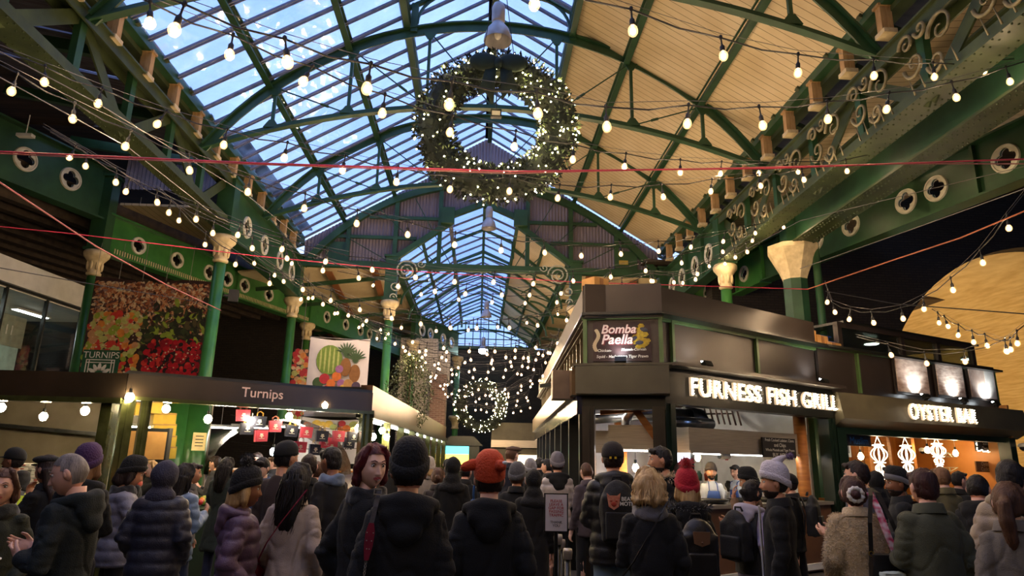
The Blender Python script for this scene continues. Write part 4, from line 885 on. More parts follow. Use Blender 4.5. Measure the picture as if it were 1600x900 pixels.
# ============================================================ stalls on the left
T0=(-4.75,9.3);T1=(-1.77,11.3);TL_=(-10.5,9.2);TR_=(-1.2,26)
a=ang(T0,T1); LT=ln(T0,T1)
g=thing('greengrocer_stall','dark framed greengrocer stall with pinkish white lettering on its fascia','stall',(*T0,0),a)
GLOSSB=mat('glossy_dark_fascia',srgb(62,50,38),srgb(40,34,26),ns=1,rough=.27,bump=.12,bs=3)
MB().box((LT/2,.1,2.53),(LT,.25,.3)).build('fascia',GLOSSB,g); MB().box((LT/2,-.0,2.35),(LT,.2,.05)).build('trim',mat('olive_metal',srgb(92,96,56),srgb(66,70,38),rough=.2,metal=.4),g)
OM=mat('olive_metal',(1,1,1))
for x,w in ((.06,.16),(.28,.12),(LT-.08,.12)): MB().box((x,.08,1.17),(w,.16,2.34)).box((x,-.02,1.17),(.03,.05,2.34)).build('post',OM,g)
MB().box((LT/2,1.2,2.7),(LT,2.4,.05)).build('roof_board',BLACKP,g); MB().box((LT/2,.4,.45),(LT-.5,.7,.9)).build('counter_front',mat('dark_green_counter',srgb(40,60,40),rough=.5),g)
text('lettering','Turnips',1,face_front(loc2(411,612,T0,T1,-.03)[0],-.035,2.535,0,.2),PINKW,g,ext=.004,bold=.01)
a2=ang(TL_,T0); L2=ln(TL_,T0)
g=thing('pizza_stall','dark fronted stall at the left edge with stacked pizza boxes','stall',(*TL_,0),a2)
MB().box((L2/2,.1,2.51),(L2,.25,.34)).build('fascia',GLOSSB,g); MB().box((L2/2,0,2.31),(L2,.2,.07)).build('trim',OM,g); MB().box((L2-.22,.1,1.15),(.14,.2,2.3)).build('post',OM,g)
MB().box((L2/2,3.2,1.3),(L2,.1,2.6)).build('back_wall',mat('beige_wall',srgb(178,164,140),srgb(150,138,116),ns=2,rough=.7),g); MB().box((L2/2,1.6,2.65),(L2,3.2,.05)).build('roof_board',BLACKP,g)
MB().box((L2/2,.9,.5),(L2-.6,.6,1.0)).build('counter_front',mat('beige_counter',srgb(160,150,130),rough=.6),g); MB().beam((.3,2.9,2.2),(L2-1.2,2.9,1.9),.3,.06).build('shelf',GALV,g)
a3=ang(T1,TR_); L3=ln(T1,TR_)
g=thing('greengrocer_counter','long side of the greengrocer stall running down the aisle','stall',(*T1,0),a3)
MB().box((L3/2,.1,2.6),(L3,.2,.42)).build('fascia',mat('copper_gloss',srgb(84,52,32),srgb(46,30,22),ns=1.2,rough=.3,metal=.3),g); MB().box((L3/2,.1,2.33),(L3,.3,.12)).build('canopy_rim',BLACKP,g)
for k in range(9): MB().box((.08+k*1.8,.05,1.15),(.1,.14,2.3)).build('post',OM,g)
MB().box((L3/2,.45,.45),(L3-.4,.7,.9)).build('counter_front',mat('dark_green_counter',(1,1,1)),g); MB().box((L3/2,1.2,2.75),(L3,2.2,.05)).build('roof_board',BLACKP,g); MB().box((L3/2,.12,2.25),(L3-.5,.03,.05)).build('light_strip',emis('white_strip',(1,.95,.8),4),g)
# goods inside
random.seed(3)
def pl(px,py,off): return onplan(px,py,T0,T1,off)
YC=mat('yellow_crate',srgb(226,190,60),srgb(200,160,44),ns=3,rough=.6)
cr=None
for i,(px,py) in enumerate([(x_,y_) for y_ in (655,672,690,707) for x_ in (248,262)]+[(221,640),(240,637)]):
    q=pl(px,py,1.9+(.0 if i<8 else -.2))
    if cr is None: t=thing('yellow_crate','','crate'); MB().box((0,0,0),(.2,.3,.19)).build('carton',YC,t); MB().box((0,-.152,.08),(.2,.004,.02)).build('lid_edge',CARD,t); cr=t
    else: t=copy_tree(cr)
    t.location=q; t.rotation_euler=(0,0,a); tag(t,'yellow produce carton in the stack behind the green column','carton','yellow cartons in the greengrocer stall')
q=pl(222,690,1.2); t=thing('dark_cabinet','black cabinet with a weathered side standing in the greengrocer stall','cabinet',(q.x,q.y,0),a); MB().box((0,0,1.0),(.62,.5,2.0)).build('body',BLACKP,t); MB().box((.33,0,1.0),(.05,.5,2.02)).build('side_panel',mat('weathered_grey',srgb(110,108,104),srgb(50,50,48),ns=3,stretch=(1,1,.3)),t); MB().box((0,-.26,1.75),(.56,.01,.4)).build('box_shelf',CARD,t)
t=thing('pizza_boxes','','x'); bpy.data.objects.remove(t)
pb=None
for i in range(9):
    q=onplan(58,733,TL_,T0,1.1)
    for j in range(2):
        if pb is None:
            t=thing('pizza_box','','box'); MB().box((0,0,.02),(.36,.36,.042)).build('carton',WHITE,t); mb=MB()
            for k in (-.1,0,.1): mb.box((k,-.182,.02),(.055,.004,.014))
            mb.build('red_print',mat('red_print',srgb(170,60,40),rough=.6),t); pb=t
        else: t=copy_tree(pb)
        t.location=(q.x-.2+.42*j,q.y,1.02+i*.05-.0); t.rotation_euler=(0,0,.05*((i*7)%3-1)); tag(t,'white pizza box with red print in the %s stack'%('left' if j==0 else 'right'),'box','stacked pizza boxes')
# foil tunnel inside greengrocer
FOIL=mat('silver_foil',srgb(170,160,150),srgb(120,112,104),ns=2,rough=.18,metal=.9,bump=.6,bs=14,stretch=(.3,6,6))
mb=MB(); ps=[]
for i in range(15):
    an=PI*i/14
    for j in range(10): ps.append((1.3-1.3*math.cos(an)+.0,j*.45,.55+1.0*math.sin(an)+.015*math.sin(j*3+i)))
mb.add(ps,[(i*10+j,i*10+j+1,(i+1)*10+j+1,(i+1)*10+j) for i in range(14) for j in range(9)]); t=tag(mb.build('foil_canopy',FOIL,None,True),'rippled silver foil canopy over the stall behind the greengrocer','canopy'); q=pl(330,700,2.2); t.location=(q.x,q.y,.75); t.rotation_euler=(0,0,a)
# gift bags
PINK=mat('pink_paper',srgb(222,84,108),srgb(206,70,96),ns=3,rough=.6); NAVY=mat('navy_paper',srgb(38,44,66),srgb(30,34,54),ns=3,rough=.6)
def gift(col,hc,nm):
    t=thing('gift_bag','','bag'); w,h_,d_=.2,.17,.07
    MB().prism([(-w/2*.92,0),(w/2*.92,0),(w/2,h_),(-w/2,h_)],(0,-d_/2,0),(1,0,0),(0,0,1),-d_).build('bag_body',col,t)
    for s in (-1,1): MB().tube([(-.045,s*.03,h_),(-.04,s*.03,h_+.05),(0,s*.03,h_+.075),(.04,s*.03,h_+.05),(.045,s*.03,h_)],.005,5).build('handle',hc,t)
    mb=MB()
    for x,z in ((0,.02),(.02,0),(-.02,0),(0,-.02),(0,0),(-.012,.024),(.012,.024)): mb.ell((x,-d_/2-.002,.085+z),(.011,.003,.011),6,4)
    mb.box((0,-d_/2-.002,.045),(.09,.003,.006)); mb.build('emblem',WHITEINK,t); return t
gp=gift(PINK,mat('brown_cord',srgb(140,80,60)),'pink'); gn=gift(NAVY,mat('gold_cord',srgb(190,150,70)),'navy'); usedp=usedn=False
BG=[(379,658,0),(385,679,1),(404,668,1),(407,690,0),(429,675,0),(454,682,1),(477,684,0),(502,690,1),(528,690,0),(551,691,1),(468,707,0),(491,711,1),(517,706,0),(544,700,1),(508,700,0)]
for i,(px,py,k) in enumerate(BG):
    q=pl(px,py,.35 if i<10 else .55); src=(gn if k else gp)
    if (usedn if k else usedp): t=copy_tree(src)
    else: t=src
    if k: usedn=True
    else: usedp=True
    t.location=q; t.rotation_euler=(0,random.uniform(-.06,.06),a+random.uniform(-.1,.1)); row='upper' if i<10 else 'lower'
    tag(t,'%s paper gift bag with white emblem in the %s row'%(('navy' if k else 'pink'),row),'bag','%s gift bags, %s row'%(('navy' if k else 'pink'),row))
mb=MB()
for row in (0,1):
    A_=pl(360,648 if row==0 else 690,.35+.2*row);B_=pl(572,672 if row==0 else 700,.35+.2*row); mb.tube([A_.lerp(B_,k/10)-V((0,0,.06*math.sin(PI*k/10))) for k in range(11)],.004,4)
tag(mb.build('bag_wire',CABLE),'thin black wires that the gift bags hang from','wire')
# stall bulbs left
for i,(px,py,st_,of) in enumerate([(2,636,0,.6),(68,650,0,1.0),(133,641,0,.5),(203,620,1,-.12),(260,638,1,.8),(325,654,1,.2),(392,657,1,.3),(452,650,1,.25),(507,633,1,.0),(560,668,1,.3),(427,705,1,.9),(583,682,1,.6),(597,672,1,1.2),(604,682,1,1.4)]):
    q=onplan(px,py,*((TL_,T0) if st_==0 else (T0,T1)),of); cool=i in (10,)
    bare(q,('bare lamp in the pizza stall','warm bare lamp hanging in the greengrocer stall','white dazzling lamp among the gift bags')[2 if cool else st_],'bare lamps of the left stalls %d'%(2 if cool else st_),.055,emis('white_dazzle',(.9,.96,1),60) if cool else emis('stall_bulb',(1,.78,.46),70),cord=max(.05,2.3-q.z) if q.z<2.2 else .05)
# papers and notices on columns
for i,(px,py,K_,of,w,h_,c,l) in enumerate([(97,678,(TL_,T0),4.0,.22,.2,WHITE,'white notice with a red sketch on the left green column'),(94,695,(TL_,T0),4.0,.22,.24,WHITE,'white text sheet under the red sketch notice'),(273,687,(T0,T1),2.6,.2,.16,WHITE,'small white card on the wide green column'),(311,690,(T0,T1),1.4,.2,.28,mat('cream_tag',srgb(236,214,150)),'cream gift bag pinned on the wide green column')]):
    q=onplan(px,py,*K_,of) if i>1 else atY(px,py,15.5); t=thing('paper_notice',l,'notice',q,a if i>1 else .1); MB().box((0,0,0),(w,.01,h_)).build('sheet',c,t); mb=MB()
    for k in range(4): mb.box((0,-.008,h_*(.3-.18*k)),(w*.6,.002,.012))
    mb.build('print',mat('red_print',(1,1,1)) if i==0 else BLACKP,t)
# wide green column base shroud seen inside the stall
q=pl(290,700,2.35); t=thing('green_casing','wide green painted casing round the column foot in the greengrocer stall','casing',(q.x,q.y,0),a,kind='thing'); MB().lathe([(.2,0),(.2,2.62)],(-.22,0,0),18).lathe([(.26,0),(.26,2.62)],(.1,.1,0),18).build('shell',GREEN2,t,True)
# produce heap: coloured fruit on the counters
FR=[('lemon',(236,206,60)),('orange',(230,130,40)),('melon',(196,200,90)),('red_apple',(190,40,40)),('green_apple',(130,170,60))]
for i in range(60):
    nme,c=FR[i%5]; x=LT*(.12+.8*((i*37)%60)/60); q=local(T0,a,x,.35+.12*(i%4),.95+.02*(i%3)); o=MB().ell((0,0,0),(.045,.045,.042) if nme!='melon' else (.08,.08,.075),10,7).build(nme,mat('skin_'+nme,srgb(*c),rough=.4),None,True); o.location=q; tag(o,'%s in the produce heap on the greengrocer counter'%nme.replace('_',' '),'fruit',nme.replace('_',' ')+'s on the greengrocer counter')
# office behind the left stall
g=thing('office_block','white roofed glass fronted office behind the left column','building',(-10.6,12.2,0),ang((-10.6,12.2),(-10.1,18.5)),kind='thing'); LF=6.4
for i_ in (0,): MB().box((LF/2,.8,5.45),(LF,1.8,.55)).build('roof_slab',WHITE,g)
MB().box((LF/2,.05,3.15),(LF,.08,.1)).box((LF/2,.05,5.15),(LF,.08,.06)).build('sill_beam',BLACKP,g)
for k in range(6): MB().box((.05+k*1.26,.05,4.15),(.05,.08,2.0)).build('mullion',BLACKP,g)
MB().box((LF/2,.06,4.15),(LF,.01,2.0)).build('pane',CLEAR,g); MB().box((LF/2,2.6,4.1),(LF,.08,2.4)).build('back_wall',mat('pale_office_wall',srgb(176,196,184),rough=.7),g); MB().box((LF/2,1.3,3.0),(LF,2.6,.08)).build('office_floor',GALV,g); MB().box((LF/2,1.3,5.12),(LF,2.5,.05)).build('ceiling_board',WHITE,g)
for k in range(3):
    t=thing('strip_light','white ceiling strip light in the upstairs office','light',local((-10.6,12.2),g.rotation_euler.z,1.0+2.0*k,1.3,5.02),g.rotation_euler.z,group='office strip lights'); MB().box((0,0,.03),(1.2,.2,.05)).build('housing',WHITE,t); MB().box((0,0,0),(1.1,.14,.02)).build('diffuser',emis('office_tube',(.92,1,.92),10),t)
t=thing('hanging_banner','grey blind with the figure 11 in the office window','banner',local((-10.6,12.2),g.rotation_euler.z,3.1,.25,4.25),g.rotation_euler.z); MB().box((0,0,0),(.95,.02,.7)).build('sheet',mat('grey_green_cloth',srgb(170,174,156),rough=.8),t); text('lettering','11',1,face_front(0,-.02,0,0,.3),WHITEINK,t,ext=.003,bold=.02)
t=thing('dark_poster','dark rock textured poster in the office window','poster',local((-10.6,12.2),g.rotation_euler.z,1.1,.2,4.3),g.rotation_euler.z); MB().box((0,0,0),(.75,.02,1.3)).build('sheet',mat('rock_print',srgb(90,86,76),srgb(30,32,30),ns=7),t); MB().box((0,-.0,.65),(.78,.03,.03)).build('rail',BLACKP,t)

for i,(px,of) in enumerate(((345,2.9),(400,2.9),(470,3.1),(240,2.6))):
    q=pl(px,668,of); t=thing('tube_fixture','white tube light deep inside the greengrocer stall','light',q,a,group='tube lights of the greengrocer stall'); MB().box((0,0,.03),(.9,.1,.04)).build('housing',WHITE,t); MB().box((0,0,0),(.86,.05,.03)).build('tube',emis('stall_tube',(1,.93,.78),26),t); MB().tube([(0,0,.04),(0,0,max(.1,2.66-q.z))],.008,5).build('hanger',GREYCABLE,t)
q=pl(355,712,2.7); t=thing('back_shelf','pale shelf unit with produce at the back of the greengrocer stall','shelf',(q.x,q.y,0),a); MB().box((.9,.35,.7),(3.6,.06,1.4)).build('back_board',TILE,t)
for z in (.6,1.0,1.35): MB().box((.9,.15,z),(3.6,.4,.03)).build('shelf_board',WOOD,t)
# ============================================================ banners
def banner_print(mb,n,region,size,mats,seed,el=(1,1),rot=True,z0=.004):
    rd=random.Random(seed)
    for i in range(n):
        x,z=region(rd); s=size*rd.uniform(.7,1.3); a=rd.uniform(0,PI) if rot else 0; e=rd.uniform(*el) if el[0]!=el[1] else el[0]; k=8
        poly=[(s*math.cos(j*2*PI/k)*math.cos(a)-s*e*math.sin(j*2*PI/k)*math.sin(a),s*math.cos(j*2*PI/k)*math.sin(a)+s*e*math.sin(j*2*PI/k)*math.cos(a)) for j in range(k)]
        d=z0+.0000015*i+rd.random()*.0005
        mb.add([(x+p,-d,z+q) for p,q in poly]+[(x+p*.96,-d,z+q*.96) for p,q in poly[:0]],[tuple(range(k))],rd.choice(mats))
PAL=[srgb(*c) for c in ((206,150,104),(176,104,66),(226,190,150),(120,66,44),(150,120,110),(96,60,60),(190,190,110),(150,170,60),(226,140,60),(210,60,50),(190,24,40),(150,16,34),(40,44,30),(60,70,40),(90,80,50),(220,206,170),(36,28,30))]
PM=[mat('print_%d'%i,c,tuple(k*.7 for k in c),ns=12,rough=.5) for i,c in enumerate(PAL)]
p0,p1=(-8.75,15.05),(-6.05,15.05)
t=thing('fruit_banner','large banner printed with mushrooms, pears and red apples between green columns','banner',(-7.45,15.05,0),0)
w=2.62;zt=5.5;zb=2.82
MB().add([(-w/2,0,zb),(w/2,0,zb),(w/2,0,zt-.05),(w/4,0,zt-.02),(0,0,zt-.12),(-w/4,0,zt-.06),(-w/2,0,zt)],[(0,1,2,3,4,5,6)]).build('cloth',mat('banner_ground',srgb(70,44,40),srgb(40,26,26),ns=5),t)
mb=MB(); H=zt-zb
banner_print(mb,1500,lambda r:(r.uniform(-w/2+.05,w/2-.05),zt-.13-abs(r.gauss(0,.55))),.05,[0,0,1,1,2,2,3,4,5,15],1,(.3,.6),z0=.004)
banner_print(mb,260,lambda r:(r.uniform(-.1,w/2-.06),zb+1.45+r.gauss(0,.28)),.09,[12,13,14,16,12,7],2,(.35,.7),z0=.006)
banner_print(mb,230,lambda r:(r.uniform(-w/2+.06,-.12),zb+.3+r.uniform(0,1.55)),.08,[6,7,8,0,6,9],3,(.7,.95),z0=.008)
banner_print(mb,420,lambda r:(r.uniform(.05,w/2-.08),zb+.1+r.uniform(0,1.15)),.055,[9,10,11,10,11,16],5,(.85,1),z0=.010)
banner_print(mb,70,lambda r:(r.uniform(.05,w/2-.08),zb+.1+r.uniform(0,1.15)),.018,[15,2],6,(.5,1),z0=.0112)
banner_print(mb,60,lambda r:(r.uniform(-w/2+.06,-.12),zb+.3+r.uniform(0,1.55)),.022,[15,2],7,(.5,1),z0=.0092)
mb.build('printed_fruit',PM,t)
x0=-w/2+.02; MB().box((x0+.42,-.014,zb+.5),(.8,.006,1.0)).build('green_panel',mat('banner_green',srgb(30,84,56),rough=.6),t)
text('lettering','TURNIPS',1,face_front(x0+.42,-.024,zb+.88,0,.2),WHITEINK,t,ext=.002)
mb=MB()
for zz in (.72,.78): mb.box((x0+.42,-.022,zb+zz),(.62,.004,.018))
for xx in (-.3,-.24,.24,.3): mb.box((x0+.42+xx,-.022,zb+.4),(.018,.004,.75))
for k in range(7): an=k*PI/6; mb.prism([(-.05,0),(.05,0),(.03,.13),(0,.17),(-.03,.13)],(x0+.42+.1*math.cos(an),-.02,zb+.45+.1*math.sin(an)),(math.sin(an),0,-math.cos(an)),(math.cos(an),0,math.sin(an)),.003)
mb.build('emblem',WHITEINK,t)
for k in range(6): x=-w/2+w*k/5; MB().tube([(x,0,zt-.06),(x,.02,6.3)],.006,4).build('rope',GREYCABLE,t)
# second narrow banner strip by the third column
t=thing('narrow_banner','narrow strip of fruit banner showing between two green columns','banner',(-5.55,20.9,0),.2); MB().box((0,0,3.3),(.42,.01,3.1)).build('cloth',mat('banner_ground',(1,1,1)),t); mb=MB(); MB().tube([(0,0,4.8),(0,0,7.62)],.01,5).build('rope',GREYCABLE,t)
banner_print(mb,200,lambda r:(r.uniform(-.2,.2),r.uniform(1.9,4.8)),.08,[2,0,8,6,10,9],8,(.7,1),z0=.007); mb.build('printed_fruit',PM,t)
# white banners
def cloth(name,t,x0,x1,z0,z1,m_,wav=.05,nx=30):
    ps=[];n=nx
    for i in range(n+1):
        x=x0+(x1-x0)*i/n
        for j in range(9): z=z0+(z1-z0)*j/8; ps.append((x,wav*math.sin(x*7+z*.6)*(.4+.6*(1-j/8)),z-(.06*math.sin(PI*i/n) if j==8 else 0)))
    o=MB().add(ps,[(i*9+j,(i+1)*9+j,(i+1)*9+j+1,i*9+j+1) for i in range(n) for j in range(8)]).build(name,m_,t,True); return o
BW=mat('banner_white',srgb(226,220,224),srgb(206,200,208),ns=2,rough=.7)
t=thing('pineapple_banner','white cloth banner with printed melon and pineapples above the greengrocer','banner',(-3.42,16.3,0),0)
cloth('cloth',t,-.72,.72,2.55,4.45,BW)
mb=MB(); cc=[srgb(*c) for c in ((120,150,60),(190,200,120),(150,100,50),(60,90,50),(226,120,50),(190,40,60),(170,110,170),(230,190,80),(200,150,90),(80,60,90))]; M2=[mat('fruit_print_%d'%i,c,tuple(k*.75 for k in c),ns=15,rough=.6) for i,c in enumerate(cc)]
def disc(x,z,rx,rz,m_,y,k=18,a=0): mb.add([(x+rx*math.cos(j*2*PI/k)*math.cos(a)-rz*math.sin(j*2*PI/k)*math.sin(a),-y,z+rx*math.cos(j*2*PI/k)*math.sin(a)+rz*math.sin(j*2*PI/k)*math.cos(a)) for j in range(k)],[tuple(range(k))],m_)
disc(-.22,3.42,.33,.36,0,.07)
for k in range(5): disc(-.22+.11*(k-2),3.42,.025,.33-.03*abs(k-2),1,.073)
for x,z in ((.2,3.25),(.44,3.1)):
    disc(x,z,.14,.22,2,.076); 
    for k in range(9): an=PI*(k+.5)/9; disc(x+.08*math.cos(an),z+.36+.06*math.sin(an),.2,.025,3,.078+.0005*k,8,an if an<PI/2 else an)
for x,z,r,c in ((.0,3.02,.12,4),(-.3,2.96,.13,5),(-.13,2.85,.11,4),(.12,2.86,.1,6),(.3,2.85,.12,8),(-.45,2.86,.14,3),(.5,2.8,.11,9),(.05,3.2,.1,6),(.2,2.7,.14,7),(-.2,2.7,.12,5),(-.5,2.7,.1,5)): disc(x,z,r,r*.95,c,.082+.0007*x)
mb.v=[(x*.95,y,z+.48) for x,y,z in mb.v]; mb.build('printed_fruit',M2,t)
text('lettering','TURNIPS',1,face_front(.05,-.1,3.13,0,.15),WHITEINK,t,ext=.002); MB().tube([(-.75,0,4.46),(.75,0,4.4)],.012,6).build('rail',GREYCABLE,t)
t=thing('love_fruit_banner','white cloth banner with lemons and Love fruit lettering behind the gift bags','banner',(-3.0,14.6,0),.1)
cloth('cloth',t,-.75,.75,1.5,2.45,BW,.03); mb=MB()
for x,z,r,c in ((-.4,2.3,.1,7),(-.28,2.28,.09,7),(-.15,2.3,.09,7),(-.05,2.24,.08,1),(.12,2.32,.08,5),(.22,2.22,.09,4),(.1,2.2,.06,4),(.36,2.3,.09,1),(.48,2.3,.07,7)): disc(x,z,r,r*.8,c,.05+.0007*x)
mb.build('printed_fruit',M2,t); text('lettering','love fruit',1,face_front(0,-.06,1.85,0,.2),BLACKP,t,ext=.002,shear=.3)
# ============================================================ festoon strings, cables, wreaths, lamps
def bulb_glass():
    m=bpy.data.materials.new('bulb_glass'); m.use_nodes=True; N=m.node_tree.nodes; L=m.node_tree.links; N.clear()
    o=N.new('ShaderNodeOutputMaterial'); a=N.new('ShaderNodeAddShader'); t=N.new('ShaderNodeBsdfTransparent'); e=N.new('ShaderNodeEmission'); e.inputs['Color'].default_value=(1,.52,.2,1); e.inputs['Strength'].default_value=.5
    L.new(t.outputs[0],a.inputs[0]); L.new(e.outputs[0],a.inputs[1]); L.new(a.outputs[0],o.inputs['Surface']); return m
BULBMESH=MB().lathe([(.006,-.058),(.023,-.052),(.034,-.034),(.037,-.014),(.031,.010),(.019,.028),(.014,.034)],seg=10,mi=1).ell((0,0,-.018),(.0205,.0205,.027),8,6,0).mesh('bulb',[emis('bulb_core',(1,.70,.40),BULB*1.9),bulb_glass()],True)
HOLDM=MB().lathe([(.018,.024),(.021,.03),(.02,.075),(.012,.085),(.007,.1),(.007,.15),(.014,.155),(.014,.18),(.006,.19)],seg=7).mesh('lamp_holder',CABLE,True)
DROP=.165
def string(label,pts,D0,D1,a=None,b=None,group='festoon light strings',wire=True,world=None,rs=0):
    """festoon string through the picture positions of its bulbs; depth runs from D0 to D1 along it"""
    rd=random.Random(rs+len(pts)); n=len(pts); P=world or []
    if not world:
        L=[0]
        for i in range(1,n): L.append(L[-1]+math.hypot(pts[i][0]-pts[i-1][0],pts[i][1]-pts[i-1][1]))
        for i,(x,y) in enumerate(pts):
            f=L[i]/L[-1]; D=1/((1-f)/D0+f/D1); P.append(atD(x,y,D))
    t=thing('string_lights',label,'string lights',tuple(P[0]),group=group); o=P[0].copy()
    c=[]
    n=len(P)
    if a: 
        A_=V(a)
        for k in range(4): c.append(A_.lerp(P[0]+V((0,0,DROP)),k/4)-o)
    for i,p in enumerate(P):
        q=p+V((0,0,DROP)); c.append(q-o)
        if i<n-1: q2=P[i+1]+V((0,0,DROP)); m=(q+q2)/2-V((0,0,.035)); c.append(m-o)
    if b:
        B_=V(b)
        for k in range(1,5): c.append((P[-1]+V((0,0,DROP))).lerp(B_,k/4)-o)
    MB().tube(c,.0075,5).build('cable',CABLE,t)
    if wire:
        A_=(V(a) if a else P[0]+V((0,0,DROP)))-o; B_=(V(b) if b else P[-1]+V((0,0,DROP)))-o; mid=len(P)//2
        w=[q+V((0,0,.04)) for q in c[::2]]; MB().tube(w,.003,4).build('support_wire',GREYCABLE,t)
    for p in P:
        rx,ry=rd.gauss(0,.1),rd.gauss(0,.12)
        ob=bpy.data.objects.new('lamp_holder',HOLDM); COL.objects.link(ob); ob.parent=t; ob.rotation_euler=(rx,ry,0)
        off=Matrix.Rotation(ry,3,'Y')@Matrix.Rotation(rx,3,'X')@V((0,0,DROP+.02)); ob.location=p-o+V((0,0,DROP+.02))-off
        ob2=bpy.data.objects.new('bulb',BULBMESH); COL.objects.link(ob2); ob2.parent=ob
    return t
def ext(p,q,k): return tuple(V(p)+(V(p)-V(q))*k)
ST=[('festoon string highest over the right boards, nearest to the viewer',[(838,5),(987,46),(1128,87),(1250,110),(1368,115),(1461,118),(1537,113)],4.2,8.6),
('festoon string crossing from the upper left glass over the wreath to the right girder',[(283,45),(440,97),(577,135),(705,160),(838,175),(947,197),(1078,192),(1188,193),(1295,183),(1393,168),(1490,150),(1575,125)],3.9,7.6),
('long festoon string from the upper left corner to tiny bulbs at the right girder',[(228,36),(360,86),(486,133),(600,175),(706,205),(806,228),(897,247),(979,260),(1064,268),(1129,270),(1187,271),(1245,267),(1311,261),(1359,254),(1390,249),(1414,240),(1441,233)],4.5,14.5),
('festoon string from the left edge passing under the bottom of the wreath',[(65,128),(155,162),(257,198),(352,225),(447,245),(538,265),(621,282),(707,295),(797,297),(875,308),(956,308),(1034,306),(1114,297),(1186,289),(1254,280),(1323,265)],6.3,10.2),
('festoon string dipping across the middle of the corrugated gable',[(22,140),(112,185),(202,227),(292,264),(388,299),(475,323),(557,348),(635,365),(711,381),(783,389),(849,393),(909,398),(970,396),(1029,391),(1083,385),(1134,376),(1180,364)],6.2,13.2),
('festoon string running along the gable tie beam toward the right capitals',[(116,247),(179,283),(242,314),(306,340),(374,366),(443,389),(511,407),(579,420),(646,432),(709,439),(773,440),(837,442),(895,438),(953,432),(1010,422),(1065,410),(1128,393),(1179,375),(1225,354),(1261,337)],8.4,14.5),
('festoon string just below the gable tie beam',[(132,258),(200,298),(264,330),(332,363),(392,387),(445,404),(504,421),(557,433),(622,446),(679,454),(729,458),(780,460),(830,461),(878,457),(926,453),(972,447),(1021,438),(1065,442),(1107,415),(1132,411)],8.8,15.5),
('festoon string from the left girder sagging past the far glazed window',[(279,343),(319,380),(369,412),(420,442),(472,451),(516,468),(560,484),(608,497),(657,505),(702,511),(746,512),(794,511),(839,507),(885,499),(922,466)],10.5,14.0),
('festoon string starting beside the cream capital of the banner column',[(395,410),(439,439),(473,467),(502,474),(544,492),(576,502),(628,511),(681,516),(733,515),(777,510),(824,504),(870,490)],12.5,17.5),
('short festoon string tight under the left pierced girder',[(429,429),(481,465),(523,489),(565,507),(590,515),(608,521)],13.5,19),
('short festoon string above the white pineapple banner',[(458,411),(490,465),(529,489),(563,511),(589,528),(603,528)],13,19),
('festoon string leaving the far left post toward the right dark parapet',[(586,446),(657,459),(715,467),(770,471),(822,473),(871,472),(922,466),(967,460),(1015,438),(1052,440),(1088,436),(1094,427),(1148,401),(1166,393)],15,13),
('festoon string at the far right hanging over the glazed band of the oyster bar',[(1296,471),(1302,487),(1331,498),(1363,503),(1410,497),(1445,481),(1488,452),(1534,409),(1577,355)],11.5,8.5),
('festoon string in front of the lit vault sloping down to the right',[(1467,503),(1477,509),(1500,523),(1521,533),(1541,539),(1573,550),(1592,535)],11.5,9.5),
('festoon string at the right edge below the vault',[(1388,554),(1446,567),(1509,566),(1573,547),(1581,545)],10.5,10.0)]
for i,(l,p,a_,b_) in enumerate(ST):
    L0=atD(*p[0],a_);L1_=atD(*p[-1],b_)
    A_=ext(L0+V((0,0,DROP)),atD(*p[1],a_*1.03)+V((0,0,DROP)),.8); B_=ext(L1_+V((0,0,DROP)),atD(*p[-2],b_*.99)+V((0,0,DROP)),.8)
    string(l,p,a_,b_,A_,B_,rs=i)
FAR=[[(258,288),(355,355),(497,333),(705,360),(910,363),(1088,355),(1270,330),(1438,293)],[(95,300),(155,325),(293,365),(527,367),(842,387),(1012,410),(1200,415),(1275,380),(1357,373),(1500,290)],[(178,360),(205,385),(343,388),(493,413),(709,433),(891,437),(1090,413),(1168,417),(1320,395),(1380,375)],[(245,417),(312,410),(515,433),(683,456),(878,461),(1042,450),(1202,443),(1270,433),(1457,322)],[(300,438),(330,456),(457,462),(604,497),(757,513),(910,508),(1058,485),(1140,484),(1203,497),(1333,455)],[(283,490),(407,475),(563,513),(708,530),(858,533),(1005,516),(1244,513),(1362,455)],[(318,485),(435,505),(570,553),(727,580),(858,590),(995,578),(1107,547),(1310,565)],[(320,513),(458,510),(600,553),(775,678),(907,687),(1007,676),(1131,555),(1290,605)],[(385,572),(430,562),(551,613),(678,652),(840,726),(932,728),(1028,713),(1124,650),(1222,612)],[(396,610),(427,582),(502,640),(622,687),(737,718),(870,730),(1020,740),(1124,684),(1230,630)],[(458,650),(524,640),(572,718),(672,735),(792,755),(898,755),(1003,715),(1114,708),(1214,655)],[(485,672),(495,718),(597,780),(753,780),(847,797),(935,798),(1020,793),(1102,772),(1183,745)],[(522,738),(565,803),(688,820),(797,845),(905,850),(1000,840),(1097,810),(1188,771)],[(600,843),(658,850),(766,850),(843,865),(920,875),(1070,870),(1132,857),(1205,830)]]
ON='first second third fourth fifth sixth seventh eighth ninth tenth eleventh twelfth thirteenth lowest'.split()
for k,ch in enumerate(FAR):
    ch=[(600+x/5.293,480+y/5.293) for x,y in ch]; D0=15.5+.75*k; p0=atD(*ch[0],D0); p1=atD(*ch[-1],D0+.4)
    string('far festoon string before the distant wreath, %s of fourteen from the top'%ON[k],ch,D0,D0+.4,(-2.75 if p0.x>-2.7 else p0.x-.4,p0.y-.2,p0.z+.45) if k<5 else (-1.7,26.72,min(4.6,p0.z+.5)),(1.9,p1.y+.1,p1.z+.35),rs=k,group='far festoon strings')
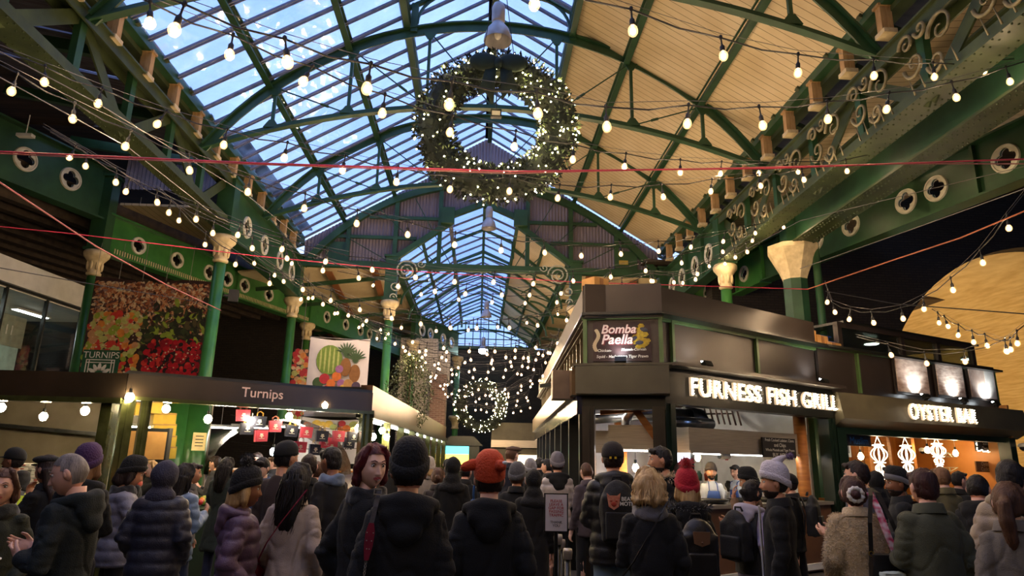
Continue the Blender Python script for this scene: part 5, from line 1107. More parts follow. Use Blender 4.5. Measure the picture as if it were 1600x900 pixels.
# long service cables
RED=mat('red_cable',srgb(196,60,84),rough=.5); PINKC=mat('pink_cable',srgb(190,110,110),rough=.5); ORC=mat('orange_cable',srgb(206,120,84),rough=.5)
def wire(label,pts,m_,r=.008,nm='service_cable'):
    P=[atD(x,y,D) for x,y,D in pts]; Q=[]
    for i in range(len(P)-1):
        for k in range(4): Q.append(P[i].lerp(P[i+1],k/4))
    Q.append(P[-1]); tag(MB().tube(Q,r,5).build(nm,m_),label,'cable')
wire('red cable stretched across the hall at the height of the wreath bottom',[(-20,236,6),(400,255,6.3),(800,268,6.6),(1200,263,6.6),(1620,248,6.4)],RED,.009)
wire('thinner pink cable twisted beside the long red cable',[(-20,239,6.02),(150,247,6.1),(400,257,6.3),(800,271,6.6),(1200,261,6.6),(1400,256,6.5),(1620,256,6.4)],PINKC,.006)
wire('red cable sagging across the hall at the level of the cream capitals',[(-20,352,9),(120,366,9.5),(400,400,10.5),(650,424,11.5),(900,441,11.5),(1200,450,11.5),(1262,452,11.4)],RED,.008)
wire('pale pink cable slanting down from the left edge past the banner column',[(-20,272,6),(60,325,6.8),(150,385,8),(260,445,10),(345,485,12.5)],PINKC,.009)
wire('orange cable rising from the octagonal pier to the right edge',[(1262,452,11.4),(1400,405,10),(1500,372,9),(1620,322,8)],ORC,.01)
wire('pale wire rising to the right edge below the shaded girder',[(1250,420,12),(1420,360,10),(1620,288,8)],GREYCABLE,.006)
wire('grey wire across the lit vault from the blue crate',[(1290,455,11),(1400,475,10),(1620,492,8)],CABLE,.008)
wire('dark cable hanging from the wreath line to the left girder',[(-20,70,5),(150,160,6),(380,300,9),(470,372,13)],GREYCABLE,.005)
wire('thin dark cable over the office roof at the left edge',[(-20,415,7),(120,440,9),(300,470,12),(330,485,13)],CABLE,.006)
wire('grey wire from the left edge over the aisle roof',[(-20,110,5),(200,230,7),(340,340,10),(600,440,17)],GREYCABLE,.005)
wire('grey wire fan running up to the right capital',[(940,500,12),(1100,425,12),(1250,345,11),(1600,260,9)],GREYCABLE,.005)
# wreaths
FIR=mat('dark_fir',srgb(24,36,24),srgb(9,16,10),ns=20,rough=.7); SIL=mat('pale_leaf',srgb(150,170,120),srgb(90,110,70),ns=20,rough=.5); FAIRY=emis('fairy_light',(1,.78,.34),30)
def wreath(label,c,R,r,nf,seed,nl,indiv,fs,lr,anchor):
    rd=random.Random(seed); t=thing('christmas_wreath',label,'wreath',c,.0); mb=MB()
    mb.tube([(R*math.cos(k*PI/20),0,R*math.sin(k*PI/20)) for k in range(40)],r*.72,10,closed=True)
    for i in range(nf):
        a=rd.uniform(0,2*PI); b=rd.uniform(0,2*PI); rr=r*rd.uniform(.6,1.0); n=V((math.cos(a)*math.cos(b),math.sin(b),math.sin(a)*math.cos(b))); p=V((R*math.cos(a),0,R*math.sin(a)))+n*rr
        d=(n+V((rd.gauss(0,.6),rd.gauss(0,.6),rd.gauss(0,.6)))).normalized()*fs*rd.uniform(.6,1.3); s=d.cross(V((rd.random(),rd.random(),rd.random()))).normalized()*fs*.22
        mb.add([p,p+d*.45+s,p+d,p+d*.45-s],[(0,1,2,3)])
    mb.build('foliage',FIR,t)
    mb=MB()
    for ca in (.55,-.2,2.3,2.9,3.8,4.6,5.4,1.0,.1,-.6):
        for i in range(34):
            a=ca+rd.gauss(0,.09); b=rd.uniform(-PI,0) ; n=V((math.cos(a)*math.cos(b),math.sin(b),math.sin(a)*math.cos(b))); p=V((R*math.cos(a),0,R*math.sin(a)))+n*r*1.02
            d=(n+V((rd.gauss(0,.7),rd.gauss(0,.4),rd.gauss(0,.7)))).normalized()*fs*.8; s=d.cross(V((rd.random(),rd.random(),rd.random()))).normalized()*fs*.16; mb.add([p,p+d*.5+s,p+d,p+d*.5-s],[(0,1,2,3)])
    if indiv: mb.build('leaf_sprays',SIL,t)
    pts=[]
    for i in range(nl):
        a=rd.uniform(0,2*PI) if i%3 else rd.gauss(.1,.55); b=rd.uniform(-PI*.95,-PI*.05)+rd.choice((0,0,PI)) ; n=V((math.cos(a)*math.cos(b),math.sin(b),math.sin(a)*math.cos(b))); pts.append(V((R*math.cos(a),0,R*math.sin(a)))+n*r*1.1)
    me=MB().ell((0,0,0),lr,6,4).mesh('fairy_light',FAIRY,True)
    for p in pts[:indiv]: o=bpy.data.objects.new('fairy_light',me); COL.objects.link(o); o.parent=t; o.location=p
    mb=MB()
    for p in pts[indiv:]: mb.ell(p,lr,6,4)
    b=mb.build('small_lights',FAIRY,t); b['kind']='stuff'
    z=R+r*.5
    for k in (-.25,.25): MB().tube([(k,0,z*.96),(0,0,anchor)],.006,4).build('hanging_wire',CABLE,t)
    return t
w=wreath('huge lit fir wreath with a dark bow hanging high in the middle of the hall',(.13,8.6,6.22),.89,.265,5200,2,270,95,.085,.0105,2.9)
BOW=mat('dark_velvet',srgb(14,40,34),srgb(8,26,22),ns=6,rough=.75)
mb=MB()
for s in (-1,1):
    mb.ell((s*.2,-.3,.84),(.22,.07,.14),14,9); mb.prism([(.02,.8),(.16,.8),(.3,.34),(.18,.42),(.06,.24)] if s>0 else [(-.02,.8),(-.06,.2),(-.18,.36),(-.28,.3),(-.16,.8)],(0,-.3,0),(1,0,0),(0,0,1),.02)
mb.ell((0,-.33,.8),(.07,.06,.09),10,8); mb.build('bow',BOW,w,True)
wreath('smaller glowing wreath far down the aisle among the string lights',(.1,28.7,3.85),.88,.24,1800,5,190,0,.11,.0125,5.62)
# high bay lamps
LH=mat('lamp_metal',srgb(200,196,200),srgb(160,156,162),ns=4,rough=.35,metal=.3)
def highbay(px,py,y,lit,label,s=1,r_=None):
    p=atY(px,py,y); t=thing('high_bay_lamp',label,'lamp',p,group='high bay lamps'); MB().lathe([(.24*s,-.16*s),(.235*s,-.1*s),(.19*s,.06*s),(.11*s,.17*s),(.1*s,.2*s)],seg=24,cap=False).lathe([(.235*s,-.16*s),(.18*s,.05*s),(.09*s,.16*s)],seg=24,cap=False).build('reflector',LH,t,True)
    MB().lathe([(.1*s,.19*s),(.115*s,.24*s),(.115*s,.5*s),(.08*s,.58*s),(.03*s,.6*s)],seg=16).build('housing',LH,t,True)
    MB().ell((0,0,-.02*s),(.07*s,.07*s,.1*s),12,8).build('lamp_glass',emis('mercury_glow',(.7,1,.95),30) if lit else mat('unlit_glass',srgb(220,214,206),rough=.2),t,True)
    if lit: MB().ell((0,0,-.1*s),(.24*s,.24*s,.16*s),16,10).build('diffuser',emis('mercury_glow',(.7,1,.95),30),t)
    ztop=10.3 if y>21 else (11.7 if y<19 else 11.3)
    MB().tube([(0,0,.58*s),(0,0,max(.8,ztop-p.z-(.9 if y>21 else 0)))],.012,6).build('chain',GREYCABLE,t)
highbay(778,52,9.5,False,'large grey bell shaped lamp hanging above the wreath',.95); highbay(764,350,19.2,False,'grey bell shaped lamp at the apex of the gable opening',.95); highbay(760,490,28,False,'small grey bell lamp in front of the far glazed window',.95); highbay(755,545,33,True,'lit white green bell lamp below the far glazed window',1.0)
p=atY(775,178,8.9); t=thing('flood_light','small black flood light hanging inside the ring of the wreath','lamp',p); MB().box((0,0,0),(.16,.08,.12)).build('head',BLACKP,t); MB().box((0,-.045,-.01),(.12,.01,.07)).build('lens',mat('unlit_glass',(1,1,1)),t); MB().tube([(0,0,.06),(0,0,1.1)],.008,5).build('stem',BLACKP,t)
# small white lamps under the side girders
for i,(px,py,y) in enumerate(((40,212,12.5),(217,332,18),(1462,0+228,11.6),(1430,285,12.3),(1380,310,13.3))):
    p=atY(px,py,y); t=thing('bulkhead_lamp','small unlit white bulkhead lamp on the %s'%('upper left girder','left aisle ceiling','right shaded girder, nearest','right shaded girder, second','right shaded girder, third')[i],'lamp',p); MB().box((0,0,0),(.3,.12,.06)).build('housing',WHITE,t); MB().tube([(0,0,.03),(0,0,.45)],.01,5).build('stem',WHITE,t)
p=atY(365,463,14.0); t=thing('loudspeaker','black loudspeaker box on the banner column','speaker',p,.3); MB().box((0,0,0),(.2,.18,.26)).build('cabinet',BLACKP,t); MB().box((0,-.095,0),(.16,.01,.22)).build('grille',CABLE,t); MB().box((-.14,0,0),(.1,.05,.05)).build('bracket',BLACKP,t)
# tree above the greengrocer side
q=atY(638,650,17.5); t=thing('potted_tree','thin leafy tree rising behind the copper fascia of the greengrocer side','tree',(q.x,17.5,0)); rd=random.Random(9); MB().tube([(0,0,.3),(.05,0,1.6),(-.03,.05,2.9),(.02,0,4.2)],[.06,.05,.035,.01],7).build('trunk',mat('bark',srgb(90,76,60),rough=.9),t,True)
MB().lathe([(.2,0),(.28,.4),(.26,.4)],seg=16).build('pot',mat('terracotta',srgb(120,80,60),rough=.8),t,True)
mb=MB()
for i in range(3600):
    z=rd.uniform(2.1,4.3); r=.62*math.sin(PI*min(1,(4.45-z)/2.4))**.7*math.sqrt(rd.random()); a=rd.uniform(0,6.28); p=V((r*math.cos(a),r*math.sin(a),z)); d=V((rd.gauss(0,1),rd.gauss(0,1),rd.gauss(0,.8))).normalized()*.1; s=d.cross(V((0,0,1))).normalized()*.02 if abs(d.normalized().z)<.98 else V((.014,0,0)); mb.add([p,p+d*.5+s,p+d,p+d*.5-s],[(0,1,2,3)])
mb.build('foliage',mat('olive_leaf',srgb(110,120,84),srgb(60,72,44),ns=20,rough=.6),t)
# vault light: real fittings on the arch crown
for k in range(3):
    y=20.5+k*4; t=thing('vault_lamp','warm wall washer lamp on the side of the brick vault','lamp',(11.9,y,4.2),group='vault lamps'); MB().box((0,0,0),(.25,.3,.12)).build('housing',BLACKP,t); MB().box((.03,0,.065),(.2,.25,.01)).build('lens',emis('warm_wash',(1,.72,.36),60),t)
    l=bpy.data.lights.new('vault_wash','POINT'); l.energy=170; l.color=(1,.72,.38); l.shadow_soft_size=.12; o=bpy.data.objects.new('vault_wash',l); COL.objects.link(o); o.parent=t; o.location=(.35,0,.3)
# small far stall with yellow and teal signs
q=atY(722,700,30); t=thing('far_stall','small far stall with a teal and yellow lit sign by the green column','stall',(q.x,30,0),kind='thing'); MB().box((0,.6,1.1),(1.5,1.2,2.2)).build('cabin',DKGREEN,t); MB().box((-.2,-.03,2.0),(1.0,.06,.34)).build('teal_sign',emis('teal_sign',(.1,.62,.6),1.2),t); MB().box((-.2,-.03,1.62),(1.0,.06,.42)).build('yellow_sign',emis('yellow_sign',(1,.8,.1),1.4),t); MB().prism([(-.9,2.2),(.9,2.2),(.5,2.6),(-.5,2.6)],(0,-.2,0),(1,0,0),(0,0,1),-1.4).build('awning',DKGREEN,t)
q=atY(800,640,30); t=thing('far_kiosk','dark far kiosk with a warm lit hatch at the end of the right row','kiosk',(q.x+.6,29.5,0),kind='thing'); MB().box((0,.6,1.6),(3.0,1.2,3.2)).build('cabin',SOFF,t); MB().box((0,-.02,1.5),(1.4,.04,.7)).build('hatch',emis('warm_hatch',(1,.8,.5),1.3),t); MB().box((0,-.1,2.3),(3,.25,.3)).build('fascia',STEEL,t)

# unseen festoon strings added behind the viewer to light the backs of the crowd
for k,(y,z) in enumerate(((1.2,4.4),(-1.9,4.3))):
    W_=[V((-4.2+1.05*i,y+.1*math.sin(i),z-.35*math.sin(PI*i/8))) for i in range(9)]; string('unseen festoon string added behind the viewpoint to light the crowd, %s row'%('first','second')[k],W_,0,0,(-5.5,y,z+.5),(5.6,y,z+.5),world=W_,rs=60+k)
# ============================================================ people
def remesh(mb,vox,sm=3,keep=False):
    me=mb.mesh('t',[]); o=bpy.data.objects.new('t',me); COL.objects.link(o)
    m=o.modifiers.new('r','REMESH'); m.mode='VOXEL'; m.voxel_size=vox
    if sm: s=o.modifiers.new('s','SMOOTH'); s.iterations=sm; s.factor=.5
    dg=bpy.context.evaluated_depsgraph_get(); dg.update(); r=bpy.data.meshes.new_from_object(o.evaluated_get(dg)); COL.objects.unlink(o); bpy.data.objects.remove(o); bpy.data.meshes.remove(me); return r
def displace(me,fn):
    ns=[v.normal.copy() for v in me.vertices]
    for v,n in zip(me.vertices,ns): v.co+=n*fn(v.co,n)
    me.update()
def obj(name,me,m,parent,**k):
    me.materials.clear()
    for q in (m if isinstance(m,(list,tuple)) else [m]): me.materials.append(q)
    me.name=name; me.shade_smooth(); o=bpy.data.objects.new(name,me); COL.objects.link(o); o.parent=parent
    for a,b in k.items(): o[a]=b
    return o
G=lambda t:math.exp(-t*t)
def head_grid(mb,Mx,nu=44,nv=34,fem=False,skin=0,lip=1,smile=0):
    ps=[]
    for j in range(1,nv):
        th=-PI/2+PI*j/nv
        for i in range(nu):
            s=2*i/nu-1; ph=PI*(.45*s+.55*s**3); dx,dy,dz=math.sin(ph)*math.cos(th),math.cos(ph)*math.cos(th),math.sin(th)
            x,y,z=dx*.075,dy*.096,dz*.118
            if dz<0:
                t=-dz; x*=1-(.34 if fem else .26)*t*t; 
                if dy<0: y*=1-.5*t
                else: y+=.014*t*dy
            if dy>0:
                y*=.93; w=min(1,dy*2.2); f=0
                f+=.005*G((z-.030)/.010)*G(x/.045); f-=.011*G((abs(x)-.030)/.014)*G((z-.012)/.012)
                f+=.004*G((abs(x)-.030)/.010)*G((z-.012)/.006)
                r=min(1,max(0,(.02-z)/.056)); f+=(.021 if fem else .026)*r*G(x/(.007+.006*r))*(1 if z>-.036 else G((z+.036)/.006))
                f+=.006*G((abs(x)-.013)/.006)*G((z+.033)/.007); f+=.005*G((abs(x)-.042)/.015)*G((z+.022)/.02)
                zz=z+.035*smile*x*x*30*0
                f+=.006*G(x/.021)*G((z+.0585-smile*.006*(abs(x)/.02))/.0045)+.007*G(x/.018)*G((z+.0695-smile*.008*(abs(x)/.02))/.005)-.004*G(x/.022)*G((z+.0640-smile*.008*(abs(x)/.02))/.0022)
                f+=.008*G(x/.018)*G((z+.099)/.013); y+=f*w
            ps.append(V((x,y,z)))
    n=len(ps); ps+=[V((0,.01,-.118)),V((0,0,.118))]; fs=[];mi=[]
    for j in range(nv-2):
        for i in range(nu):
            a=j*nu+i;b=j*nu+(i+1)%nu; q=(a,b,b+nu,a+nu); fs.append(q); c=sum((ps[k] for k in q),V())/4
            mi.append(lip if (c.y>.05 and abs(c.x)<.024 and (c.x/.024)**2+((c.z+.0645-smile*.006)/.0105)**2<1) else skin)
    for i in range(nu): fs.append((n,(i+1)%nu,i)); fs.append((n+1,(nv-2)*nu+i,(nv-2)*nu+(i+1)%nu)); mi+=[skin,skin]
    o=len(mb.v); mb.v+=[tuple(Mx@p) for p in ps]; mb.f+=[tuple(k+o for k in f) for f in fs]; mb.m+=mi
    for s in (-1,1):
        e=MB().ell((0,0,0),(.011,.022,.033),10,8); R=Mx@Matrix.Translation((s*.077,-.004,.0))@Matrix.Rotation(s*.35,4,'Z')@Matrix.Rotation(-.2,4,'X')
        mb.add([R@V(v) for v in e.v],e.f,skin); e=MB().ell((0,.006,0),(.009,.012,.02),8,6); mb.add([R@V((v[0]+s*.006,v[1],v[2])) for v in e.v],e.f,skin)
_H={}
def hand_template(curl,vox):
    k=(curl,vox)
    if k in _H: return _H[k]
    mb=MB(); mb.ell((0,0,.045),(.042,.017,.055),12,9); mb.tube([(0,0,-.05),(0,0,.0),(0,0,.03)],[.027,.027,.03],10)
    for x,L,b in ((-.031,.072,.93),(-.011,.082,1),(.010,.077,.97),(.029,.06,.85)):
        p=V((x,0,.088)); a=.12*curl; pts=[V((x*.8,0,.05)),p]; d0=x*1.2
        for sgm in (.42,.32,.26): a+=curl*.62; p=p+V((math.sin(d0)*.2,math.sin(a),math.cos(a)))*L*sgm; pts.append(p)
        mb.tube(pts,[.0095,.0092,.0088,.008,.0065],8); mb.ell(pts[-1],.0068,8,6)
    pts=[V((-.02,.004,.02)),V((-.045,.012,.05)),V((-.056,.022+.01*curl,.075)),V((-.054,.032+.02*curl,.1))]; mb.tube(pts,[.015,.012,.0105,.008],8); mb.ell(pts[-1],.0085,8,6)
    me=remesh(mb,vox,2); r=([v.co.copy() for v in me.vertices],[tuple(p.vertices) for p in me.polygons]); bpy.data.meshes.remove(me); _H[k]=r; return r
SK={k:mat('skin_'+k,srgb(*c),tuple(x*.82 for x in srgb(*c)),ns=9,rough=.5,bump=.05,bs=200) for k,c in dict(pale=(244,198,176),fair=(236,180,154),tan=(206,148,116),brown=(150,98,70),deep=(92,58,42)).items()}
LIP=mat('lips',srgb(200,98,98),rough=.4); EYEW=mat('eye_white',srgb(236,232,226),rough=.2); IRIS=mat('iris_dark',srgb(54,40,30),rough=.1)
def hairmat(n,c,c2): return mat('hair_'+n,srgb(*c),srgb(*c2),ns=26,rough=.55,bump=.7,bs=120,stretch=(1,1,.12),spec=.4)
HM=dict(black=hairmat('black',(30,24,24),(14,11,12)),dark=hairmat('dark_brown',(52,34,28),(28,18,16)),brown=hairmat('brown',(104,70,48),(66,42,28)),grey=hairmat('grey',(150,140,134),(100,92,88)),blond=hairmat('blond',(214,180,128),(150,112,66)),red=hairmat('burgundy',(104,26,36),(56,14,22)),ltbrown=hairmat('light_brown',(150,112,80),(108,76,52)),chest=hairmat('chestnut',(74,38,34),(44,22,20)))
_CM={}
def cloth(c,k='cloth',rough=.85,sheen=.04,bump=.35,bs=140):
    key=(c,k)
    if key not in _CM: _CM[key]=mat('%s_%d_%d_%d'%((k,)+c),(tuple(x*.55 for x in srgb(*c)) if max(c)<50 else srgb(*c)),tuple(x*(.38 if max(c)<50 else .7) for x in srgb(*c)),ns=5,rough=rough,sheen=sheen,bump=bump,bs=bs)
    return _CM[key]
ARM=dict(down=((0.198,-.03,1.13),(.225,.05,.88)),pocket=((0.216,-.07,1.14),(.185,.12,.95)),front=((0.198,.03,1.13),(.10,.27,1.14)),high=((0.202,.1,1.16),(.12,.27,1.36)),face=((0.194,.16,1.14),(.07,.22,1.42)),phone=((0.194,.02,1.12),(.08,.30,1.24)),bag=((0.211,.0,1.15),(.17,.24,1.20)),out=((0.264,.02,1.16),(.34,.26,1.10)),back=((0.220,-.12,1.14),(.18,.0,.97)),wave=((0.229,.12,1.18),(.22,.30,1.36)))
PID=[0]
TOPD=[]
def person(label,px,py,D,rz,skin='fair',hair=('short','black'),hat=None,coat=('jacket',(20,20,22)),legs=(26,28,34),arms=('down','down'),hy=0,hp=0,fem=False,hi=False,hood=None,scarf=None,bulk=1.0,H=None,feat=True,beard=None,curl=.6,shirt=None,lean=0,smile=0,ground=0,vest=None,apron=None,far=False,shoe=(20,20,20),glasses=False,gloves=None,gilet=False):
    PID[0]+=1; rd=random.Random(PID[0]*13); p=atD(px,py,D); topz=p.z; k=(H or 9)/1.75; k=min(k,(topz-({'hoodup':.035,'hijab':.03,'cap':.05,'flat':.03,'pom':.125}.get(hat[0],.065) if hat else .028)-ground)/1.75)
    if not .8<k<1.13: print('PERSON scale',label,round(k,2))
    TOPD.append((label,p.x,p.y))
    R=math.radians; vox=.03 if far else (.0125 if D<5.0 else .017)
    sd=bpy.data.objects.new('person',None)
    # head frame
    hc=V((0,.015,1.632)); HMx=Matrix.Translation(hc+V((0,-.02,-.1)))@Matrix.Scale(1.07,4)@Matrix.Rotation(R(hy),4,'Z')@Matrix.Rotation(-R(hp),4,'X')@Matrix.Translation((0,.02,.1))
    HMx=HMx
    b=MB(); nu,nv=(96,84) if hi else ((30,24) if far else (52,44)); head_grid(b,HMx,nu,nv,fem,smile=smile)
    b.tube([(0,-.02,1.40),(0,-.015,1.47),(0,-.008,1.56)],[.075,.056,.054],14)
    b.ell((0,0,1.2),(.135,.09,.24),14,9); b.ell((0,0,.97),(.14,.09,.14),12,8)
    vox_h=.0045 if hi else (.009 if far else .006)
    for s,a in ((-1,arms[0]),(1,arms[1])):
        e,w=(ARM[a] if isinstance(a,str) else a); e=V(e);w=V(w); e.x*=s;w.x*=s; sh=V((s*.135,0,1.39)); b.tube([sh,e,w],[.05,.038,.028],8)
        if a in('pocket',): continue
        d=(w-e).normalized(); s_,u,_=fr(d,V((0,0,1)) if abs(d.z)<.8 else V((0,1,0)))
        # palm faces inward / down
        if a in ('down','back'): zc=d; yc=V((-s,0,0)); 
        elif a in ('face','high','wave'): zc=(d*.4+V((0,-.1,1))).normalized(); yc=V((0,-1,0)) if a!='wave' else V((0,1,0))
        else: zc=d; yc=V((-s*.8,0,.5)).normalized()
        xc=yc.cross(zc).normalized(); yc=zc.cross(xc).normalized(); Mh=Matrix((xc,yc,zc)).transposed(); hv,hf=hand_template(curl,vox_h)
        fl=-s if a in('down','back','front','phone','bag','out') else -s
        pts=[]
        for q in hv: qq=V((q.x*(1 if s>0 else -1)*(1),q.y,q.z)); pts.append(Mh@qq+w+zc*.02)
        b.add(pts,hf if s>0 else [f[::-1] for f in hf],2 if gloves else 0)
    for s in (-1,1): b.tube([(s*.09,0,.95),(s*.1,.01,.5),(s*.1,-.02,.08)],[.075,.05,.035],8)
    sm=[SK[skin],LIP if (fem or hi) else mat('lips_m_'+skin,tuple(x*.72 for x in srgb(*dict(pale=(220,150,130),fair=(206,140,120),tan=(170,104,84),brown=(120,76,60),deep=(90,54,44))[skin])),rough=.5)]
    if gloves: sm.append(cloth(gloves,'glove'))
    pr=b.build('person',sm,None,True); tag(pr,label,'person')
    pr.location=(p.x,p.y,ground); pr.rotation_euler=(R(lean),0,R(rz)); pr.scale=(k,k,k)
    T=lambda v:HMx@V(v)
    # face details
    if feat and not far:
        for s in (-1,1):
            e=MB().ell(T((s*.030,.0725,.0115)),(.0125,.0125,.0095),12,9,0); c=T((s*.030+.001,.0832,.0112)); e.ell(c,(.0055,.0045,.0055),10,6,1); e.build('eye',[EYEW,IRIS],pr,True)
            mb=MB().tube([T((s*.013,.0915,.033)),T((s*.03,.091,.0395)),T((s*.046,.079,.034))],[.0022,.0034,.0018],6); mb.build('eyebrow',HM.get(hair[1] if hair else 'dark',HM['dark']),pr,True)
            mb=MB().tube([T((s*.017,.0832,.0185)),T((s*.03,.0878,.0235)),T((s*.044,.0795,.0175))],[.002,.003,.002],5); mb.build('eyelid',SK[skin] if not fem else HM['dark'],pr,True)
    if smile and hi: MB().ell(T((.0,.0955,-.0632)),(.015,.004,.0030),10,6).build('teeth',EYEW,pr,True)
    if beard:
        g=MB(); head_grid(g,Matrix.Identity(4),52,44,fem); q=MB(); use={}
        for f in g.f[:-22*2 or None]:
            if max(f)>=50*52+2+0 or len(f)!=4: continue
            c=sum((V(g.v[k]) for k in f),V())/4
            if c.y>-.02-(c.z+.03)*.2 and c.z<(-.058 if abs(c.x)>.05 else -.052) and not ((c.x/.025)**2+((c.z+.065)/.012)**2<1): 
                q.f.append(f); q.m.append(0)
        idx=sorted({k for f in q.f for k in f}); mp_={k:i for i,k in enumerate(idx)}; q.f=[tuple(mp_[k] for k in f) for f in q.f]; cc_=V((0,0,-.04))
        q.v=[tuple(T(V(g.v[k])+(V(g.v[k])-cc_).normalized()*.0035)) for k in idx]; o=q.build('beard',mat('beard_'+beard,srgb(52,38,32) if beard!='brown' else srgb(90,60,42),srgb(34,25,22),ns=90,rough=.8),pr,True); m=o.modifiers.new('s','SOLIDIFY'); m.thickness=.004; m.offset=-1
    # hair
    if hair:
        st,hm=hair; mb=MB(); v_=.010 if hi else (.018 if far else .012)
        if st=='buzz': 
            g=MB(); n=V((0,0,0))
            mb.ell(T((0,-.02,.03)),(.05,.05,.05),8,6)
        elif st=='short': mb.ell(T((0,-.014,.030)),(.084,.098,.098),16,12); mb.ell(T((0,.04,.075)),(.06,.05,.038),12,8); mb.ell(T((0,-.05,-.01)),(.066,.055,.06),12,8)
        elif st=='mop': mb.ell(T((0,-.012,.032)),(.092,.104,.104),16,12); mb.ell(T((0,.05,.062)),(.068,.05,.042),12,8); mb.ell(T((0,-.045,-.02)),(.08,.065,.07),12,8)
        elif st in('long','wavy','pony','bun','bob'):
            mb.ell(T((0,-.016,.028)),(.087,.100,.100),16,12); mb.ell(T((0,-.045,-.02)),(.078,.065,.085),12,8)
            for s in (-1,1): mb.ell(T((s*.066,-.01,-.01)),(.022,.05,.07),10,8)
            if st=='long':
                mb.tube([T((0,-.07,.0)),T((0,-.085,-.12)),T((0,-.11,-.2)),T((0,-.12,-.29)),T((0,-.118,-.35))],[.066,.064,.058,.044,.016],12)
                for s in (-1,1): mb.tube([T((s*.055,-.05,.0)),T((s*.062,-.07,-.12)),T((s*.058,-.10,-.2)),T((s*.042,-.115,-.29)),T((s*.03,-.115,-.35))],[.05,.042,.04,.034,.012],10)
            if st=='wavy':
                for i in range(16):
                    a=PI*.12+PI*1.76*i/15; x,y=math.sin(a)*.085,-math.cos(a)*-.0-.02+math.cos(a)*.075*-1*0+(-.01+.07*math.cos(a))*1
                    y=min(y,.03); L=rd.uniform(.08,.125); mb.tube([T((x*.75,y*.8,.07)),T((x*1.08,y*1.05,.02)),T((x*1.0,y*1.05-.01,-.03)),T((x*1.32,y*1.3-.01,-.08)),T((x*1.02+rd.uniform(-.02,.02),y*1.15-.01,-.5*L-.05)),T((x*1.2+rd.uniform(-.03,.03),y*1.3,-L))],[.022,.024,.02,.022,.018,.006],8)
            if st=='pony': mb.tube([T((0,-.1,.03)),T((0,-.145,.0)),T((0,-.15,-.1)),T((.01,-.13,-.22)),T((.01,-.12,-.27))],[.03,.042,.048,.036,.01],10)
            if st=='bun': mb.ell(T((0,-.125,-.005)),(.042,.036,.04),12,9)
            if st=='bob':
                mb.tube([T((0,-.06,0)),T((0,-.07,-.1)),T((0,-.065,-.135))],[.072,.074,.03],12)
                for s in (-1,1): mb.tube([T((s*.07,-.01,.02)),T((s*.085,-.005,-.07)),T((s*.074,-.005,-.11))],[.028,.03,.012],10)
        if st in('long','bob','wavy','pony','bun') and not hat:
            for s in (-1,1): mb.tube([T((s*.012,-.01,.125)),T((s*.05,.045,.108)),T((s*.079,.045,.055)),T((s*.088,.02,.0)),T((s*.084,.005,-.05))],[.016,.02,.018,.018,.012],10)
        if st in('short','mop') and not hat: mb.tube([T((-.06,.05,.07)),T((-.03,.082,.083)),T((.01,.09,.086)),T((.055,.06,.078))],[.02,.022,.022,.02],10)
        g=MB(); head_grid(g,Matrix.Identity(4),52,44,fem); q=MB()
        for f in g.f:
            if len(f)!=4 or max(f)>43*52+2: continue
            c=sum((V(g.v[k_]) for k_ in f),V())/4
            if c.z>(.068-.5*max(0,abs(c.x)-.035)) and c.y>.02 or (c.y<=.02 and c.z>(.02 if c.y>-.02 else -.055)): q.f.append(f)
        idx=sorted({k_ for f in q.f for k_ in f}); mp_={k_:i for i,k_ in enumerate(idx)}; q.f=[tuple(mp_[k_] for k_ in f) for f in q.f]
        q.f.append(tuple()) if 0 else None
        topf=[f for f in g.f if len(f)==3 and 43*52+1 in f]; 
        for f in topf:
            if all(k_ in mp_ or k_==43*52+1 for k_ in f):
                if 43*52+1 not in mp_: mp_[43*52+1]=len(idx); idx.append(43*52+1)
                q.f.append(tuple(mp_[k_] for k_ in f))
        off_=.0035 if st=='buzz' else .008
        q.v=[tuple(T(V(g.v[k_])+V(g.v[k_]).normalized()*off_)) for k_ in idx]; q.m=[0]*len(q.f)
        if st=='buzz': obj('hair',q.mesh('hair',[]),HM[hm],pr)
        me=remesh(mb,v_,1)
        if st!='buzz':
            bm=bmesh.new(); bm.from_mesh(me); m3=q.mesh('s',[]); bm.from_mesh(m3); bm.to_mesh(me); bm.free()
        if st!='buzz': displace(me,lambda c,n:(.018*noise.noise(V((c.x*20,c.y*20,c.z*9))) if st=='wavy' else 0)+.007*noise.noise(V((c.x*34,c.y*34,c.z*(7 if st in('long','pony','wavy','bob') else 22))))+.004*noise.noise(c*90))
        if st!='buzz': obj('hair',me,HM[hm],pr)
        if st in ('wavy','long') and not far and not hat:   # loose strands
            mb=MB(); 
            for i in range(90 if st=='wavy' else 46):
                a=rd.uniform(.5,2*PI-.5); x,y=math.sin(a)*.088,-.02+math.cos(a)*.095; L={'wavy':.12,'long':.34,'pony':.08,'bob':.16}[st]*rd.uniform(.75,1.08)
                w=rd.uniform(-.02,.02); pts=[T((x*.98,min(y*.98,.02),.05)),T((x*1.08,min(y*1.08,.02),.0)),T((x*1.18+w,min(y*1.2,.0)-.01,-L*.35)),T((x*(1.2 if st=='wavy' else .9)-w,min(y*1.2,0)-(.02 if st=='wavy' else .06),-L))]
                mb.tube(pts,[.003,.005,.005,.0012],4)
            mb.build('hair_strands',HM[hm],pr,True)
        if st=='bun': MB().tube([T(((.043+.006*(i%2))*math.cos(i*PI/12),-.108-.006*(i%3),-.005+(.043+.006*(i%2))*math.sin(i*PI/12))) for i in range(24)],.018,8,closed=True).build('scrunchie',WHITE,pr,True) if 'scrunchie' in label else None
